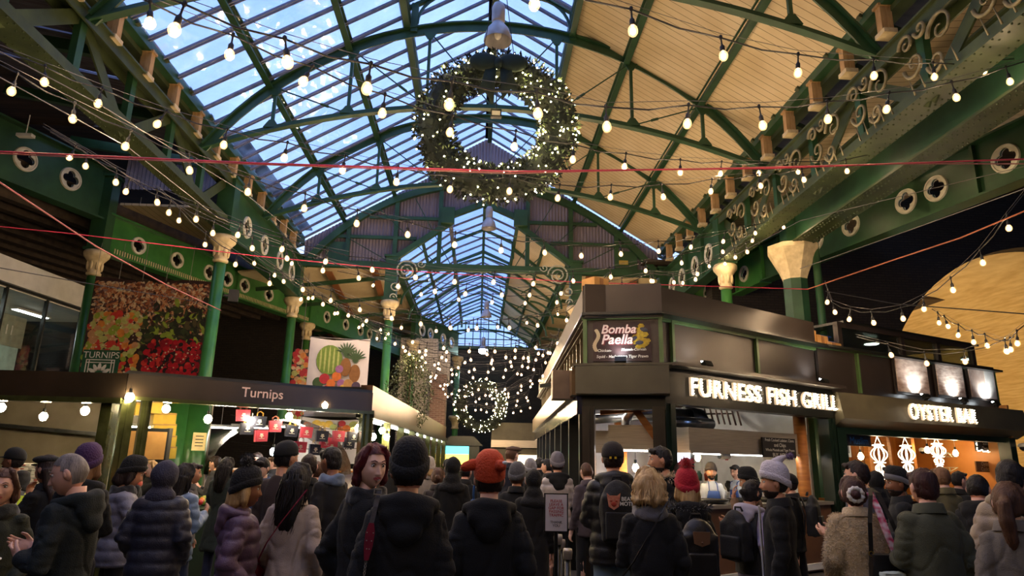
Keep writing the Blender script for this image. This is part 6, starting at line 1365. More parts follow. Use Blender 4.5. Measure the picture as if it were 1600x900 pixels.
    # hats
    if hat:
        kind,hc_=hat[0],hat[1]; hmz=cloth(hc_,'knit',bump=.8,bs=70) if kind!='cap' else cloth(hc_,'cap')
        if kind in('beanie','pom','fox','santa','stripe'):
            z0=hat[2] if len(hat)>2 and not isinstance(hat[2],tuple) else 0
            mb=MB(); n=24; prof=[(.088,.1,-.012),(.0915,.106,.0),(.092,.107,.03),(.087,.102,.07),(.072,.085,.105),(.045,.052,.13),(.012,.014,.138)]; ps=[]
            for rx,ry,z in prof:
                for i in range(n): a=2*PI*i/n; rr=1+.012*math.sin(a*14); ps.append(T((rx*rr*math.cos(a),-.012+ry*rr*math.sin(a),z+.034+.25*max(0,ry*math.sin(a))-(.05 if math.sin(a)<-.2 else 0)*(1 if z<.0 else 0)*0-.035*(1 if z<.02 else 0)*(math.sin(a)<0)*(-math.sin(a)))))
            fs=[(i*n+j,i*n+(j+1)%n,(i+1)*n+(j+1)%n,(i+1)*n+j) for i in range(len(prof)-1) for j in range(n)]+[tuple((len(prof)-1)*n+j for j in range(n))]
            if kind=='santa':
                mb.add(ps,fs); mb.tube([T((0,-.01,.14)),T((0,-.06,.185)),T((0,-.10,.205))],[.05,.03,.015],10)
            else: mb.add(ps,fs)
            hb=mb.build('hat',hmz,pr,True); HB=hb
            if kind in('beanie','pom','stripe','santa'):
                cu=MB(); ps=[]
                for rx,ry,z in ((.093,.108,-.012),(.099,.114,-.01),(.1,.116,.02),(.098,.113,.038),(.092,.107,.04)):
                    for i in range(n): a=2*PI*i/n; ps.append(T((rx*math.cos(a),-.012+ry*math.sin(a),z+.032+.25*max(0,ry*math.sin(a))-.055*max(0,-math.sin(a))*(1 if z<.03 else .9))))
                cu.add(ps,[(i*n+j,i*n+(j+1)%n,(i+1)*n+(j+1)%n,(i+1)*n+j) for i in range(4) for j in range(n)]); cu.build('cuff',hmz if kind!='stripe' else cloth((130,130,136),'knit'),HB,True)
            if kind in('pom','santa'):
                pc=cloth(hat[3] if len(hat)>3 else hc_,'fur',sheen=.5); mb=MB(); c0=T((0,-.02,.2)) if kind=='pom' else T((0,-.13,.205)); r_=.062 if kind=='pom' else .03; mb.ell(c0,r_*.8,12,8)
                for i in range(240 if kind=='pom' else 110):
                    d=V((rd.gauss(0,1),rd.gauss(0,1),rd.gauss(0,1))).normalized(); s=d.orthogonal().normalized()*.006; q=c0+d*r_*.6; mb.add([q+s,q-s,q+d*r_*rd.uniform(.5,.8)],[(0,1,2)])
                mb.build('pompom' if kind=='pom' else 'tassel',pc,HB,True)
            if kind=='fox':
                e1=MB().tube([T((-.06,-.02,.085)),T((-.10,-.03,.085)),T((-.145,-.035,.07)),T((-.165,-.035,.06))],[.036,.036,.03,.014],14); me=remesh(e1,.008,2); obj('ear',me,hmz,HB)
                e1=MB().tube([T((.045,-.085,.085)),T((.06,-.125,.08)),T((.075,-.145,.068))],[.036,.034,.014],14); me=remesh(e1,.008,2); obj('ear',me,hmz,HB)
                MB().ell(T((.076,-.135,.098)),(.018,.012,.012),8,6).build('ear_patch',WHITE,HB,True)
                MB().tube([T((.075*math.cos(a),.1*math.sin(a)-.012,-.02)) for a in [PI*.02+i*PI*.5/8 for i in range(9)]],.016,8).build('white_trim',mat('cream_fleece',srgb(236,220,200),rough=.9),pr,True)
                MB().tube([T((-.085,0,-.03)),T((-.088,0,-.08)),T((-.085,.0,-.11))],[.008,.008,.008],6).ell(T((-.086,0,-.12)),.02,8,6).build('tassel',cloth((60,110,170),'yarn'),pr,True)
        elif kind=='cap':
            mb=MB().lathe([(.088,.0),(.092,.02),(.088,.06),(.068,.098),(.035,.118),(.006,.124)],seg=22); R_=[T((x,y*1.12-.012,z+.02+.12*y)) for x,y,z in mb.v]; q=MB(); q.add(R_,mb.f); q.build('hat',hmz,pr,True)
            if hat[2] if len(hat)>2 else True:
                ps=[]
                for i in range(9):
                    a=PI*(.12+.76*i/8); ps+=[T((.08*math.cos(a),.088*math.sin(a),.044)),T((.078*math.cos(a),.088*math.sin(a)+.07*math.sin(a),.036))]
                q=MB(); q.add(ps,[(2*i,2*i+2,2*i+3,2*i+1) for i in range(8)]); o=q.build('peak',hmz,pr); m=o.modifiers.new('s','SOLIDIFY'); m.thickness=.006
            if len(hat)>3: 
                for s in (-1,1): MB().box(T((s*.02-.01,-.112,.012)),(.018,.008,.018)).build('badge',mat('yellow_badge',srgb(226,190,40)),pr)
        elif kind=='flat':
            mb=MB().ell(T((0,.01,.085)),(.098,.125,.04),18,8); mb.ell(T((0,.1,.055)),(.06,.035,.012),12,6); mb.build('hat',hmz,pr,True)
        elif kind=='hoodup':
            mb=MB().ell(T((0,-.03,.015)),(.112,.125,.135),18,12).ell((0,-.04,1.47),(.13,.1,.1),14,9); me=remesh(mb,.016,3)
            # cut the face opening
            bm=bmesh.new(); bm.from_mesh(me); I=HMx.inverted(); bmesh.ops.delete(bm,geom=[f for f in bm.faces if (lambda c:c.y>.055 and abs(c.x)<.085 and -.13<c.z<.085)(I@f.calc_center_median())],context='FACES'); bm.to_mesh(me); bm.free()
            displace(me,lambda c,n:.008*noise.noise(c*14)); obj('hood',me,hmz,pr)
        elif kind=='hijab':
            mb=MB().ell(T((0,-.016,.02)),(.098,.112,.118),18,12).ell((0,-.03,1.5),(.1,.09,.1),14,9).ell((0,-.03,1.41),(.17,.12,.09),14,9); me=remesh(mb,.016,3); displace(me,lambda c,n:.008*noise.noise(c*14)); obj('headscarf',me,hmz,pr)
    # coat
    kind,cc=coat[0],coat[1]; cm=cloth(cc,'fabric' if kind not in('puffer','longpuffer') else 'nylon',rough=.85 if kind not in('puffer','longpuffer') else .45,sheen=.03 if kind!='teddy' else .5,bump=.35 if kind!='teddy' else 1.0,bs=140 if kind!='teddy' else 60)
    B=bulk*{'puffer':1.14,'longpuffer':1.15,'teddy':1.12,'shirt':.86,'apron':.86}.get(kind,1.0)
    hem={'jacket':.80,'puffer':.80,'longpuffer':.42,'coat':.50,'longcoat':.34,'teddy':.42,'shirt':.86,'sweater':.84,'apron':.86}[kind]
    rg=[(1.505,.068,.066,-.012),(1.475,.10,.078,-.012),(1.45,.125,.09,-.01),(1.41,.16,.11,-.006),(1.34,.182,.128,0),(1.2,.174,.13,0),(1.06,.158 if fem else .172,.122,0),(.95,.182,.135,0)]
    if hem<.9: rg.append((max(.8,hem),.196,.143,0))
    if hem<.75: rg+=[((.8+hem)/2,.212,.155,0),(hem,.24 if kind in('coat','longcoat') else .218,.17,0)]
    mb=MB(); n=20; ps=[]
    for z,hw,hd,yo in rg:
        f=B if z<1.46 else 1+(B-1)*.5
        for i in range(n): a=2*PI*i/n; c_,s_=math.cos(a),math.sin(a); ps.append((hw*.92*f*math.copysign(abs(c_)**.85,c_),yo+hd*f*math.copysign(abs(s_)**.85,s_),z))
    mb.add(ps,[(i*n+j,(i+1)*n+j,(i+1)*n+(j+1)%n,i*n+(j+1)%n) for i in range(len(rg)-1) for j in range(n)]+[tuple(range(n)),tuple((len(rg)-1)*n+j for j in range(n))[::-1]])
    for s,a in ((-1,arms[0]),(1,arms[1])):
        e,w=(ARM[a] if isinstance(a,str) else a); e=V(e);w=V(w); e.x*=s*(1+(B-1)*.5);w.x*=s; sh=V((s*.137,0,1.40)); d=(w-e).normalized(); w2=w-d*.0 if a!='pocket' else w+d*.03
        m1=sh.lerp(e,.5)+V((s*.008,0,0)); mb.tube([V((s*.08,0,1.40)),sh,m1,e,e.lerp(w2,.5),w2],[.062,.072*B,.066*B,.059*B,.054*B,.047*B],12)
        mb.ell(sh,(.07*B,.076*B,.07*B),12,8)
    me=remesh(mb,vox if kind!='teddy' else .014,3)
    if kind in('puffer','longpuffer'):
        st=.105; 
        def f(c,n):
            side=abs(c.x)>.195*B or c.y>.17; ph=c.z/st if not side else (c.z*.9+abs(c.x)*.35)/(st*.86); return .016*(abs(math.sin(PI*ph+.25*noise.noise(c*5)))**.5)-.008+.005*noise.noise(c*22)
        displace(me,f)
    elif kind=='teddy': displace(me,lambda c,n:.005*noise.noise(c*30)+.012*noise.noise(c*5))
    else: displace(me,lambda c,n:.016*noise.noise(V((c.x*7,c.y*7,c.z*3.2+PID[0])))+.010*noise.noise(V((c.x*4+5,c.y*4,c.z*15)))*(1 if abs(c.x)>.19 else .35)+.010*math.sin(math.atan2(c.y,c.x)*9+PID[0])*(max(0,.95-c.z))-.009*math.exp(-(noise.noise(V((c.x*5+PID[0],c.y*5,c.z*3.4)))/.055)**2)-(.007 if abs(c.x)>.17 else .003)*math.exp(-(noise.noise(V((c.x*4,c.y*4+PID[0],c.z*14)))/.07)**2))
    co=obj('coat' if kind in('coat','longcoat','teddy','longpuffer') else ('jacket' if kind in('jacket','puffer') else 'shirt'),me,cm,pr)
    if kind=='teddy':
        mb=MB(); vs=[(v.co.copy(),v.normal.copy()) for v in me.vertices if v.co.z>.7]
        for i in range(16000):
            c,n=vs[rd.randrange(len(vs))]; d=(n+V((rd.gauss(0,.5),rd.gauss(0,.5),rd.gauss(-.2,.5)))).normalized(); s_=d.orthogonal().normalized()*.003; c=c+V((rd.gauss(0,.006),rd.gauss(0,.006),rd.gauss(0,.006))); mb.add([c+s_,c-s_,c+d*.02],[(0,1,2)])
        mb.build('pile',cm,pr)
    if kind in('jacket','coat','longcoat','teddy') and not hood and not scarf:
        mb=MB(); ps=[]; n=16
        for r_,z in ((.078,1.455),(.082,1.53),(.094,1.525),(.112,1.46)):
            for i in range(n): a=2*PI*i/n; ps.append((r_*1.05*math.cos(a),r_*.95*math.sin(a)-.012,z+.012*(-math.sin(a))))
        mb.add(ps,[(i*n+j,i*n+(j+1)%n,(i+1)*n+(j+1)%n,(i+1)*n+j) for i in range(3) for j in range(n)]); mb.build('collar',cm,pr,True)
    if hi or not far:
        if kind in('coat','teddy','jacket') : 
            # shoulder and back seams
            mb=MB(); 
            if kind=='coat': mb.tube([(0,-.134*B,1.30),(0,-.139*B,1.1),(0,-.145*B,.9),(0,-.17*B,.6)],.003,4)
    # hood lying on the back
    if hood:
        hcol=cloth(hood,'fabric') if hood!='same' else cm
        mb=MB(); mb.tube([(.13*math.sin(a)*1.05,-.015-.10*math.cos(a),1.475+.02*math.cos(a)) for a in [-2.2+4.4*i/14 for i in range(15)]],[.03+.022*(1-abs(i-7)/7) for i in range(15)],12)
        mb.ell((0,-.115,1.43),(.135,.06,.085),16,10); mb.ell((0,-.14,1.36),(.09,.045,.07),14,9); me=remesh(mb,.016 if not far else .03,2); displace(me,lambda c,n:.012*noise.noise(c*11+V((PID[0],0,0)))); obj('hood',me,hcol,pr)
        if 'fur' in label:
            mb=MB()
            for i in range(420):
                a=rd.uniform(-2.3,2.3); c=V((.15*math.sin(a),-.02-.12*math.cos(a),1.49)); d=V((rd.gauss(0,1),rd.gauss(0,1),rd.gauss(0,1))).normalized(); s=d.orthogonal().normalized()*.007; q=c+d*.015; mb.add([q+s,q-s,q+d*.055],[(0,1,2)])
            mb.build('fur_trim',cloth((186,160,124) if 'tan fur' in label else (30,28,28),'fur',sheen=.5),pr)
    if scarf:
        mb=MB().tube([(.088*math.cos(a),-.008+.085*math.sin(a),1.49+.012*math.sin(3*a)) for a in [2*PI*i/16 for i in range(16)]],.034,10,closed=True).tube([(.095*math.cos(a),-.008+.09*math.sin(a),1.455+.01*math.cos(2*a)) for a in [2*PI*i/16 for i in range(16)]],.036,10,closed=True)
        me=remesh(mb,.013,1); displace(me,lambda c,n:.008*noise.noise(c*26)); obj('scarf',me,cloth(scarf,'wool',sheen=.4),pr)
    if shirt:
        MB().prism([(-.045,1.46),(.045,1.46),(.05,1.2),(.04,hem+.04),(-.04,hem+.04),(-.05,1.2)],(0,.128*B+.012,0),(1,0,0),(0,0,1),-.012).build('shirt_front',cloth(shirt,'cotton'),pr)
    if vest:
        for s in (-1,1):
            MB().polybeam([(s*.13,-.118*B-.02,1.05),(s*.13,-.135*B-.01,1.3),(s*.125,-.05,1.475*1.0),(s*.12,.08,1.45),(s*.12,.135*B+.02,1.25),(s*.12,.14*B+.01,1.0)],.09,.012,side=(1,0,0)).build('reflective_band',cloth((190,196,190),'band'),pr)
        v=MB(); ps=[]; n=20
        for z,hw,hd in ((1.42,.17,.125),(1.34,.222,.145),(1.2,.212,.15),(1.0,.205,.145)):
            for i in range(n): a=2*PI*i/n; ps.append((hw*B*math.cos(a)*1.04,hd*B*math.sin(a)*1.04,z))
        v.add(ps,[(i*n+j,(i+1)*n+j,(i+1)*n+(j+1)%n,i*n+(j+1)%n) for i in range(3) for j in range(n)]); v.build('safety_vest',mat('hi_vis_yellow',srgb(206,236,60),srgb(180,214,40),rough=.6),pr,True)
    if gilet:
        v=MB(); ps=[]; n=20
        for z,hw,hd in ((1.45,.12,.095),(1.40,.155,.118),(1.3,.188,.142),(1.1,.186,.146),(.86,.2,.155)):
            for i in range(n): a=2*PI*i/n; ps.append((hw*B*math.cos(a)*1.05,hd*B*math.sin(a)*1.05,z))
        v.add(ps,[(i*n+j,(i+1)*n+j,(i+1)*n+(j+1)%n,i*n+(j+1)%n) for i in range(4) for j in range(n)]); v.build('gilet',cloth((24,24,26),'nylon',rough=.5),pr,True)
    if apron:
        ps=[]; mb=MB()
        for z,w_ in ((1.33,.09),(1.22,.11),(1.12,.17),(.9,.18),(.55,.2)):
            for i in range(9): a=(i/8-.5)*1.9*(w_/.2); ps.append((.235*math.sin(a),.165*math.cos(a)*1.0,z))
        mb.add(ps,[(i*9+j,i*9+j+1,(i+1)*9+j+1,(i+1)*9+j) for i in range(4) for j in range(8)]); o=mb.build('apron',cloth(apron,'canvas'),pr,True); m=o.modifiers.new('s','SOLIDIFY'); m.thickness=.006
        for s in (-1,1): MB().tube([(s*.075,.155,1.33),(s*.07,.10,1.46),(s*.05,-.05,1.5)],.008,6).build('apron_strap',cloth(apron,'canvas'),pr)
    # trousers, shoes
    mb=MB(); mb.ell((0,0,.93),(.165,.115,.12),14,9)
    st=rd.uniform(-.06,.06)
    for s in (-1,1): mb.tube([(s*.085,0,.92),(s*.095,.01+s*st,.5),(s*.1,s*st*1.6,.06)],[.1,.075,.062],12)
    me=remesh(mb,.025 if not far else .035,2); displace(me,lambda c,n:.008*noise.noise(V((c.x*8,c.y*8,c.z*14)))); obj('trousers',me,cloth(legs,'denim' if legs[2]>legs[0]+8 else 'trouser'),pr)
    for s in (-1,1): MB().ell((s*.1,.05+s*st*1.6,.04),(.045,.135,.042),14,8).box((s*.1,.05+s*st*1.6,.012),(.085,.25,.024)).build('shoe',cloth(shoe,'leather',rough=.5),pr,True)
    if glasses:
        mb=MB()
        for s in (-1,1): mb.tube([T((s*.032+.02*math.cos(a),.103,.01+.015*math.sin(a))) for a in [2*PI*i/12 for i in range(12)]],.0016,4,closed=True); mb.tube([T((s*.052,.1,.012)),T((s*.077,.0,.012))],.0016,4)
        mb.build('glasses',CABLE,pr)
    return pr
# ============================================================ the crowd, from left to right
BK=(20,22,24)
P=person
MAN=P('grey haired man with buzz cut in dark hooded jacket looking down at his hands',128,703,3.9,88,'fair',('buzz','grey'),None,('jacket',(16,34,36)),arms=(((.235,-.02,1.12),(.13,.16,1.16)),((.23,.02,1.13),(.07,.20,1.19))),hy=18,hp=14,hi=True,hood='same',bulk=1.12,curl=.35)
P('smiling brown haired woman in olive coat at the left edge',12,731,4.3,200,'fair',('bob','brown'),None,('coat',(50,54,40)),arms=('pocket','front'),hy=0,fem=True,hi=True,smile=1,scarf=(44,48,38))
P('person in purple beanie and black jacket standing close behind the grey haired man',141,692,5.1,10,'fair',('bob','ltbrown'),('beanie',(72,40,88)),('jacket',BK),arms=('front','front'),hood='same')
P('person with long dark hair and black beret lifting a wrapped sandwich at the left',84,708,5.5,78,'tan',('long','dark'),('flat',(16,16,18)),('jacket',BK),arms=('high','high'),hp=8,fem=True)
P('bearded man in black cap and yellow hi-vis vest before the pizza boxes',28,697,7.0,95,'brown',('short','black'),('cap',(18,18,20)),('jacket',(22,22,26)),beard='black',vest=True,hood=(16,16,18))
P('woman in black beanie and pale grey puffer jacket raising her hands',203,709,5.9,-60,'tan',('bob','dark'),('beanie',(18,18,18)),('puffer',(136,136,152)),arms=('out','wave'),hp=15,fem=True,scarf=(30,30,34))
P('woman with light brown bob and bright orange scarf seen from behind',214,717,8.0,-55,'fair',('bob','ltbrown'),None,('jacket',BK),scarf=(236,84,40),fem=True)
P('smiling fair haired woman facing the camera beside the orange scarf',240,719,9.2,150,'pale',('bob','blond'),None,('jacket',BK),fem=True,smile=1)
P('person in navy hooded puffer jacket with the hood up and jeans',262,718,5.3,3,'fair',None,('hoodup',(58,58,78)),('puffer',(44,46,62)),(36,50,80),arms=('pocket','pocket'),H=1.66,bulk=1.08)
P('woman with long dark hair in light blue quilted jacket beside the navy puffer',288,723,6.3,-20,'tan',('long','black'),None,('puffer',(124,150,184)),arms=('front','phone'),fem=True,H=1.62,legs=(40,56,90))
P('woman in profile with dark hair tied back behind the light blue jacket',301,722,7.4,-75,'tan',('short','dark'),None,('jacket',(90,86,84)),fem=True)
P('young man with dark hair facing left and holding a glowing phone',341,711,10.4,80,'fair',('short','dark'),None,('coat',(70,70,74)),arms=('phone','phone'),hp=10,legs=(196,192,186),shoe=(200,196,186))
P('woman with very long dark hair in long dark green coat seen from behind',354,714,8.8,-10,'fair',('long','black'),None,('coat',(38,50,46)),arms=('front','front'),fem=True,legs=(40,48,80))
P('woman in mauve hooded puffer coat and black bobble beanie',388,713,4.5,-72,'brown',('bob','blond'),('pom',(24,22,26),0,(16,16,18)),('longpuffer',(104,78,102)),arms=('pocket','pocket'),hood='same',fem=True,bulk=1.0)
P('dark haired young man facing the camera under the dazzling lamp',413,713,7.6,165,'pale',('mop','black'),None,('jacket',(60,84,130)),hp=10)
P('tall bearded man in brown top and flat black cap seen from behind',448,686,5.7,-18,'tan',('short','black'),('cap',(22,24,26),False),('sweater',(62,48,44)),beard='black',hy=-20)
P('woman in pale beige wool coat with long black hair and a thin red strap',465,722,4.75,-6,'fair',('long','black'),None,('coat',(186,168,154)),arms=('pocket','pocket'),fem=True,H=1.64,hy=-12)
P('person with short dark hair in black coat beyond the beige coat',484,708,6.6,5,'fair',('short','dark'),None,('coat',BK))
P('short haired man in black between the beige coat and the smiling man',497,720,8.0,0,'fair',('short','brown'),None,('jacket',BK))
P('smiling dark skinned man facing left in black jacket with blue collar',522,697,6.2,60,'brown',('mop','black'),None,('jacket',(28,28,32)),scarf=(110,130,160),smile=1,hp=6)
P('woman with burgundy red hair looking back over her shoulder with a smile',581,688,3.95,-45,'pale',('bob','red'),None,('jacket',(22,23,24)),arms=('back','down'),hy=-98,hp=2,fem=True,hi=True,scarf=(16,16,17),smile=1.3,bulk=1.12,H=1.70)
P('person in black knitted beanie and black hooded coat in the centre foreground',642,683,3.4,4,'fair',('short','dark'),('beanie',(15,15,16)),('coat',(18,20,22)),arms=('pocket','down'),hood='same',bulk=1.08)
P('woman in black hood seen from behind between the beanie and the fox hat',708,712,7.5,0,'fair',None,('hijab',(18,18,19)),('coat',(16,17,18)),fem=True)
P('person with brown hair bun at the edge of the black beanie',685,730,8.6,0,'fair',('bun','brown'),None,('jacket',(60,52,50)),fem=True,H=1.55)
P('fair haired person in cream hat beyond the black beanie',671,713,10,20,'pale',('bob','blond'),('beanie',(200,190,176)),('jacket',(150,140,130)),far=True)
P('dark haired person in black left of the fox hat',728,722,9.0,-30,'fair',('short','black'),None,('jacket',BK),far=True)
P('person in orange fox hat with ears and black hooded coat',766,703,3.85,2,'fair',('short','dark'),('fox',(214,74,30)),('coat',(15,17,18)),arms=('pocket','pocket'),hood='same',bulk=1.12,scarf=None,curl=.3)
P('man in brown flat cap and navy coat looking down beside the fox hat',797,694,9.3,-40,'pale',('buzz','brown'),('flat',(92,70,56)),('coat',(34,36,52)),hp=16)
P('bearded person in grey beanie and black coat right of the fox hat',808,721,7.2,-15,'tan',('short','brown'),('beanie',(96,96,100)),('coat',(18,18,20)),beard='brown',H=1.60)
P('person in pale grey beanie and grey scarf further back',829,716,10,0,'fair',('short','dark'),('beanie',(150,148,154)),('jacket',BK),scarf=(120,120,124))
P('woman in long black dress and headscarf beside the framed notice',834,731,6.6,0,'fair',None,('hijab',(17,17,18)),('longcoat',(17,16,18)),fem=True,H=1.58)
P('person in white puffer jacket with grey beanie at the kiosk corner',871,706,9.2,2,'fair',('short','dark'),('beanie',(128,124,132)),('puffer',(206,196,190)),hood=(20,20,22),arms=('front','front'),H=1.74)
P('man in black puffer jacket with dark cap and small yellow badges',957,688,5.9,-4,'tan',('short','dark'),('cap',(42,34,36),False,1),('puffer',(24,25,30)),(120,146,172),arms=('front','front'),hood='same',bulk=1.05)
P('bald man at the paella counter left of the black puffer',918,716,8.6,20,'pale',('buzz','brown'),None,('jacket',(80,70,76)),hp=10,H=1.62)
P('bearded dark haired man facing left in black jacket with tan fur hood',1034,696,6.3,82,'tan',('short','black'),None,('jacket',BK),beard='black',hood='same')
P('woman with wavy blonde hair, grey scarf and black coat',1013,730,4.4,-2,'pale',('wavy','blond'),None,('coat',(17,17,19)),arms=('front','pocket'),scarf=(112,110,116),fem=True)
P('woman in red bobble beanie with black fur hooded coat',1072,717,5.2,-3,'pale',('bob','blond'),('pom',(188,18,44),0,(196,20,40)),('coat',(16,16,18)),arms=('front','front'),hood='same',fem=True,H=1.60)
C1=P('bearded chef in white shirt, blue apron and dark cap behind the grill counter',1110,722,11.0,172,'tan',('short','black'),('beanie',(60,54,54)),('shirt',(206,216,232)),arms=('wave','front'),beard='black',apron=(52,86,160),H=1.70,gloves=(30,30,34),ground=0)
C2=P('dark haired chef in white shirt and blue apron facing left behind the counter',1150,725,11.35,125,'fair',('short','black'),None,('shirt',(214,222,234)),arms=('front','front'),apron=(52,86,160),hp=8,H=1.70,gloves=(214,222,230))
P('woman with dark hair bun in lilac hoodie and black gilet facing right',1170,748,6.0,-62,'tan',('bun','black'),None,('jacket',(170,160,190)),(22,22,26),arms=('back','back'),hood=(196,190,206),fem=True,H=1.58,hp=8,gilet=True)
P('woman in black beanie and brown coat beyond the lilac hoodie',1172,728,7.5,70,'tan',('bob','dark'),('beanie',(20,20,22)),('coat',(128,98,70)),arms=('face','front'),fem=True,hp=10)
P('bearded man in white beanie with purple tassel and open black jacket facing left',1210,720,5.1,62,'tan',('short','black'),('santa',(220,214,226),0,(80,50,110)),('jacket',(22,22,22)),(20,20,24),arms=('down','down'),beard='black',shirt=(226,222,220),hy=12,H=1.66)
P('man in black cap and black backpack walking left with white trainers',1233,737,7.8,55,'fair',('short','dark'),('cap',(20,20,22),False),('jacket',(24,26,28)),(26,26,34),H=1.62,shoe=(206,206,206))
P('woman in cream teddy coat with a white scrunchie in her dark bun',1331,743,4.9,-12,'fair',('bun','chest'),None,('teddy',(216,190,146)),arms=('pocket','face'),fem=True,hy=-10,H=1.60)
P('man with brown hair in grey wool coat behind the teddy coat',1339,718,5.7,38,'fair',('short','dark'),None,('coat',(92,90,100)),arms=('front','front'),hy=10)
P('person in black hood between the grey wool coat and the striped beanie',1366,734,7.2,0,'fair',None,('hijab',(18,18,20)),('coat',BK))
P('bearded man in black and grey striped beanie facing left in black coat',1400,728,6.3,72,'brown',('short','black'),('stripe',(24,24,28)),('coat',(34,38,42)),beard='black',hy=12,arms=('front','front'))
P('person with rounded dark hair in long olive green coat seen from behind',1441,730,4.5,0,'fair',('mop','chest'),None,('coat',(78,80,60)),arms=('front','pocket'),bulk=1.16,H=1.64)
P('man with short brown hair in olive jacket at the oyster bar',1470,728,7.4,4,'pale',('short','ltbrown'),None,('jacket',(112,104,70)),H=1.66)
P('man with cropped dark hair in black jacket right of the olive coat',1523,738,5.5,-48,'fair',('short','black'),None,('jacket',(22,22,24)),hood='same',hp=14,H=1.62)
P('young man with thick black hair and beige puffer jacket at the right edge',1572,716,4.75,-38,'fair',('mop','black'),None,('puffer',(158,140,118)),arms=('pocket','front'),hood='same',hy=-18,hp=10,bulk=1.05)
P('woman with a brown ponytail in grey coat at the right edge',1570,752,4.0,-28,'pale',('pony','brown'),None,('coat',(116,108,98)),arms=('pocket','face'),fem=True,H=1.58,hy=-20)
# far heads between the stalls
for i,(px,py,D,rz,h,c,l) in enumerate([(327,708,12.5,180,'black',(70,60,60),'far person facing the camera left of the bobble beanie'),(404,706,11,150,'dark',(90,80,90),'far dark haired person beyond the bobble beanie'),(430,712,12,90,'brown',(60,60,70),'far person in grey beyond the dazzling lamp'),(610,712,10.5,0,'dark',(30,30,34),'far person beyond the burgundy hair'),
 (699,716,14,0,'black',(40,40,44),'far person left of the black hood'),(745,716,16,10,'black',(30,30,36),'far person in black beyond the fox hat, left'),(783,716,14,0,'brown',(50,44,44),'far person just right of the fox hat'),(843,714,12.5,0,'black',(24,24,26),'far person in black beyond the pale grey beanie'),(856,716,11,60,'black',(40,36,36),'far person beside the white puffer'),
 (1392,726,8.8,20,'black',(26,26,30),'person with a dark bun beyond the striped beanie'),(1495,735,8.6,-90,'black',(40,38,36),'person in dark fur hat at the oyster bar'),(1062,722,9.0,0,'dark',(50,44,40),'person between the red beanie and the grill counter'),(250,722,10.5,-60,'brown',(60,40,40),'far person beyond the orange scarf')]):
    P(l,px,py,D,rz,'fair',('short',h),None,('jacket',c),far=True,H=1.68 if D>8 else None)
for i,a in enumerate(TOPD):
    for b in TOPD[:i]:
        d=math.hypot(a[1]-b[1],a[2]-b[2])
        if d<.47: print('CLOSE %.2f'%d,a[0],'|',b[0])
# ============================================================ things carried and small furniture
def at_person(pr,x,y,z):
    return V(pr.location)+Matrix.Rotation(pr.rotation_euler.z,3,'Z')@(V((x,y,z))*pr.scale.x)
def find(txt):
    return [o for o in COL.objects if o.name.startswith('person') and txt in o.get('label','')][0]
LEA=mat('black_leather',srgb(26,24,25),srgb(16,15,16),ns=8,rough=.42,bump=.2,bs=90); NYL=mat('black_nylon',srgb(24,25,27),srgb(15,16,17),ns=8,rough=.7,bump=.3,bs=80)
def held(name,label,cat,pr,x,y,z,rz=0):
    q=at_person(pr,x,y,z); return thing(name,label,cat,q,pr.rotation_euler.z+rz)
def backpack(pr,label,w=.3,h=.44,d=.15,m_=NYL,y=-.17,z=1.02,x=0,flap=None,patch=None):
    t=held('backpack',label,'backpack',pr,x,y,z); mb=MB()
    for zz,ww,dd in ((0,.9,.9),(.04,1,1),(.5,1,1),(.85,.95,.85),(1,.7,.5)): pass
    mb.ell((0,-d/2,h*.5),(w/2,d/2,h*.52),16,12).box((0,-d/2,h*.4),(w*.86,d*.86,h*.74)); me=remesh(mb,.014,4); displace(me,lambda c,n:.006*noise.noise(c*16)); obj('bag_body',me,m_,t)
    mb=MB().box((0,-d*.98,h*.3),(w*.7,.05,h*.42)); me=remesh(mb,.012,3); obj('front_pocket',me,m_,t)
    for s in (-1,1): MB().polybeam([(s*.09,.02,h*.05),(s*.12,.0,h*.5),(s*.105,.06,h*.92),(s*.1,.16,h*.96),(s*.105,.27,h*.8),(s*.12,.29,h*.4),(s*.15,.12,h*.05)],.05,.012,side=(1,0,0)).build('strap',m_,t)
    MB().tube([(-.04,-.02,h*.98),(-.03,-.03,h*1.06),(.03,-.03,h*1.06),(.04,-.02,h*.98)],.009,6).build('handle',m_,t)
    if flap: MB().prism([(-.06,0),(.06,0),(.055,-.08),(0,-.1),(-.055,-.08)],(0,-d-.01,h*.82),(1,0,0),(0,0,1),.012).ell((0,-d-.028,h*.66),(.008,.006,.008),8,6).build('tan_flap',mat('tan_leather',srgb(120,84,56),rough=.5),t)
    if patch:
        mb=MB().prism([(-.05,.03),(-.055,.075),(-.03,.055),(.03,.055),(.055,.075),(.05,.03),(.04,-.03),(0,-.055),(-.04,-.03)],(-.05,-d-.045,h*.66),(1,0,0),(0,0,1),.006); mb.build('cat_patch',mat('patch_orange',srgb(214,150,120),srgb(180,90,70),ns=40),t)
        mb=MB().ell((-.05,-d-.055,h*.64),(.022,.004,.018),8,6)
        for s in (-1,1): mb.ell((-.05+s*.02,-d-.055,h*.69),(.009,.003,.006),8,6)
        mb.build('cat_mouth',mat('red_print',(1,1,1)),t)
        for i,s_ in enumerate(('BEAT','MOTH')): text('writing',s_,1,face_front(.06,-d-.05,h*(.72-.075*i),0,.042),WHITEINK,t,ext=.002,bold=.02)
    return t
p_=find('man in black puffer jacket with dark cap'); backpack(p_,'black backpack with an orange cat patch on the man in the black puffer jacket',y=-.2,z=.98,patch=True,h=.5,w=.32)
p_=find('woman in red bobble'); backpack(p_,'smooth black backpack with a small tan flap on the woman in the red beanie',m_=LEA,y=-.2,z=.9,flap=True,h=.46)
p_=find('woman with dark hair bun in lilac'); backpack(p_,'black backpack worn low over the lilac hoodie',y=-.16,z=.98,h=.42)
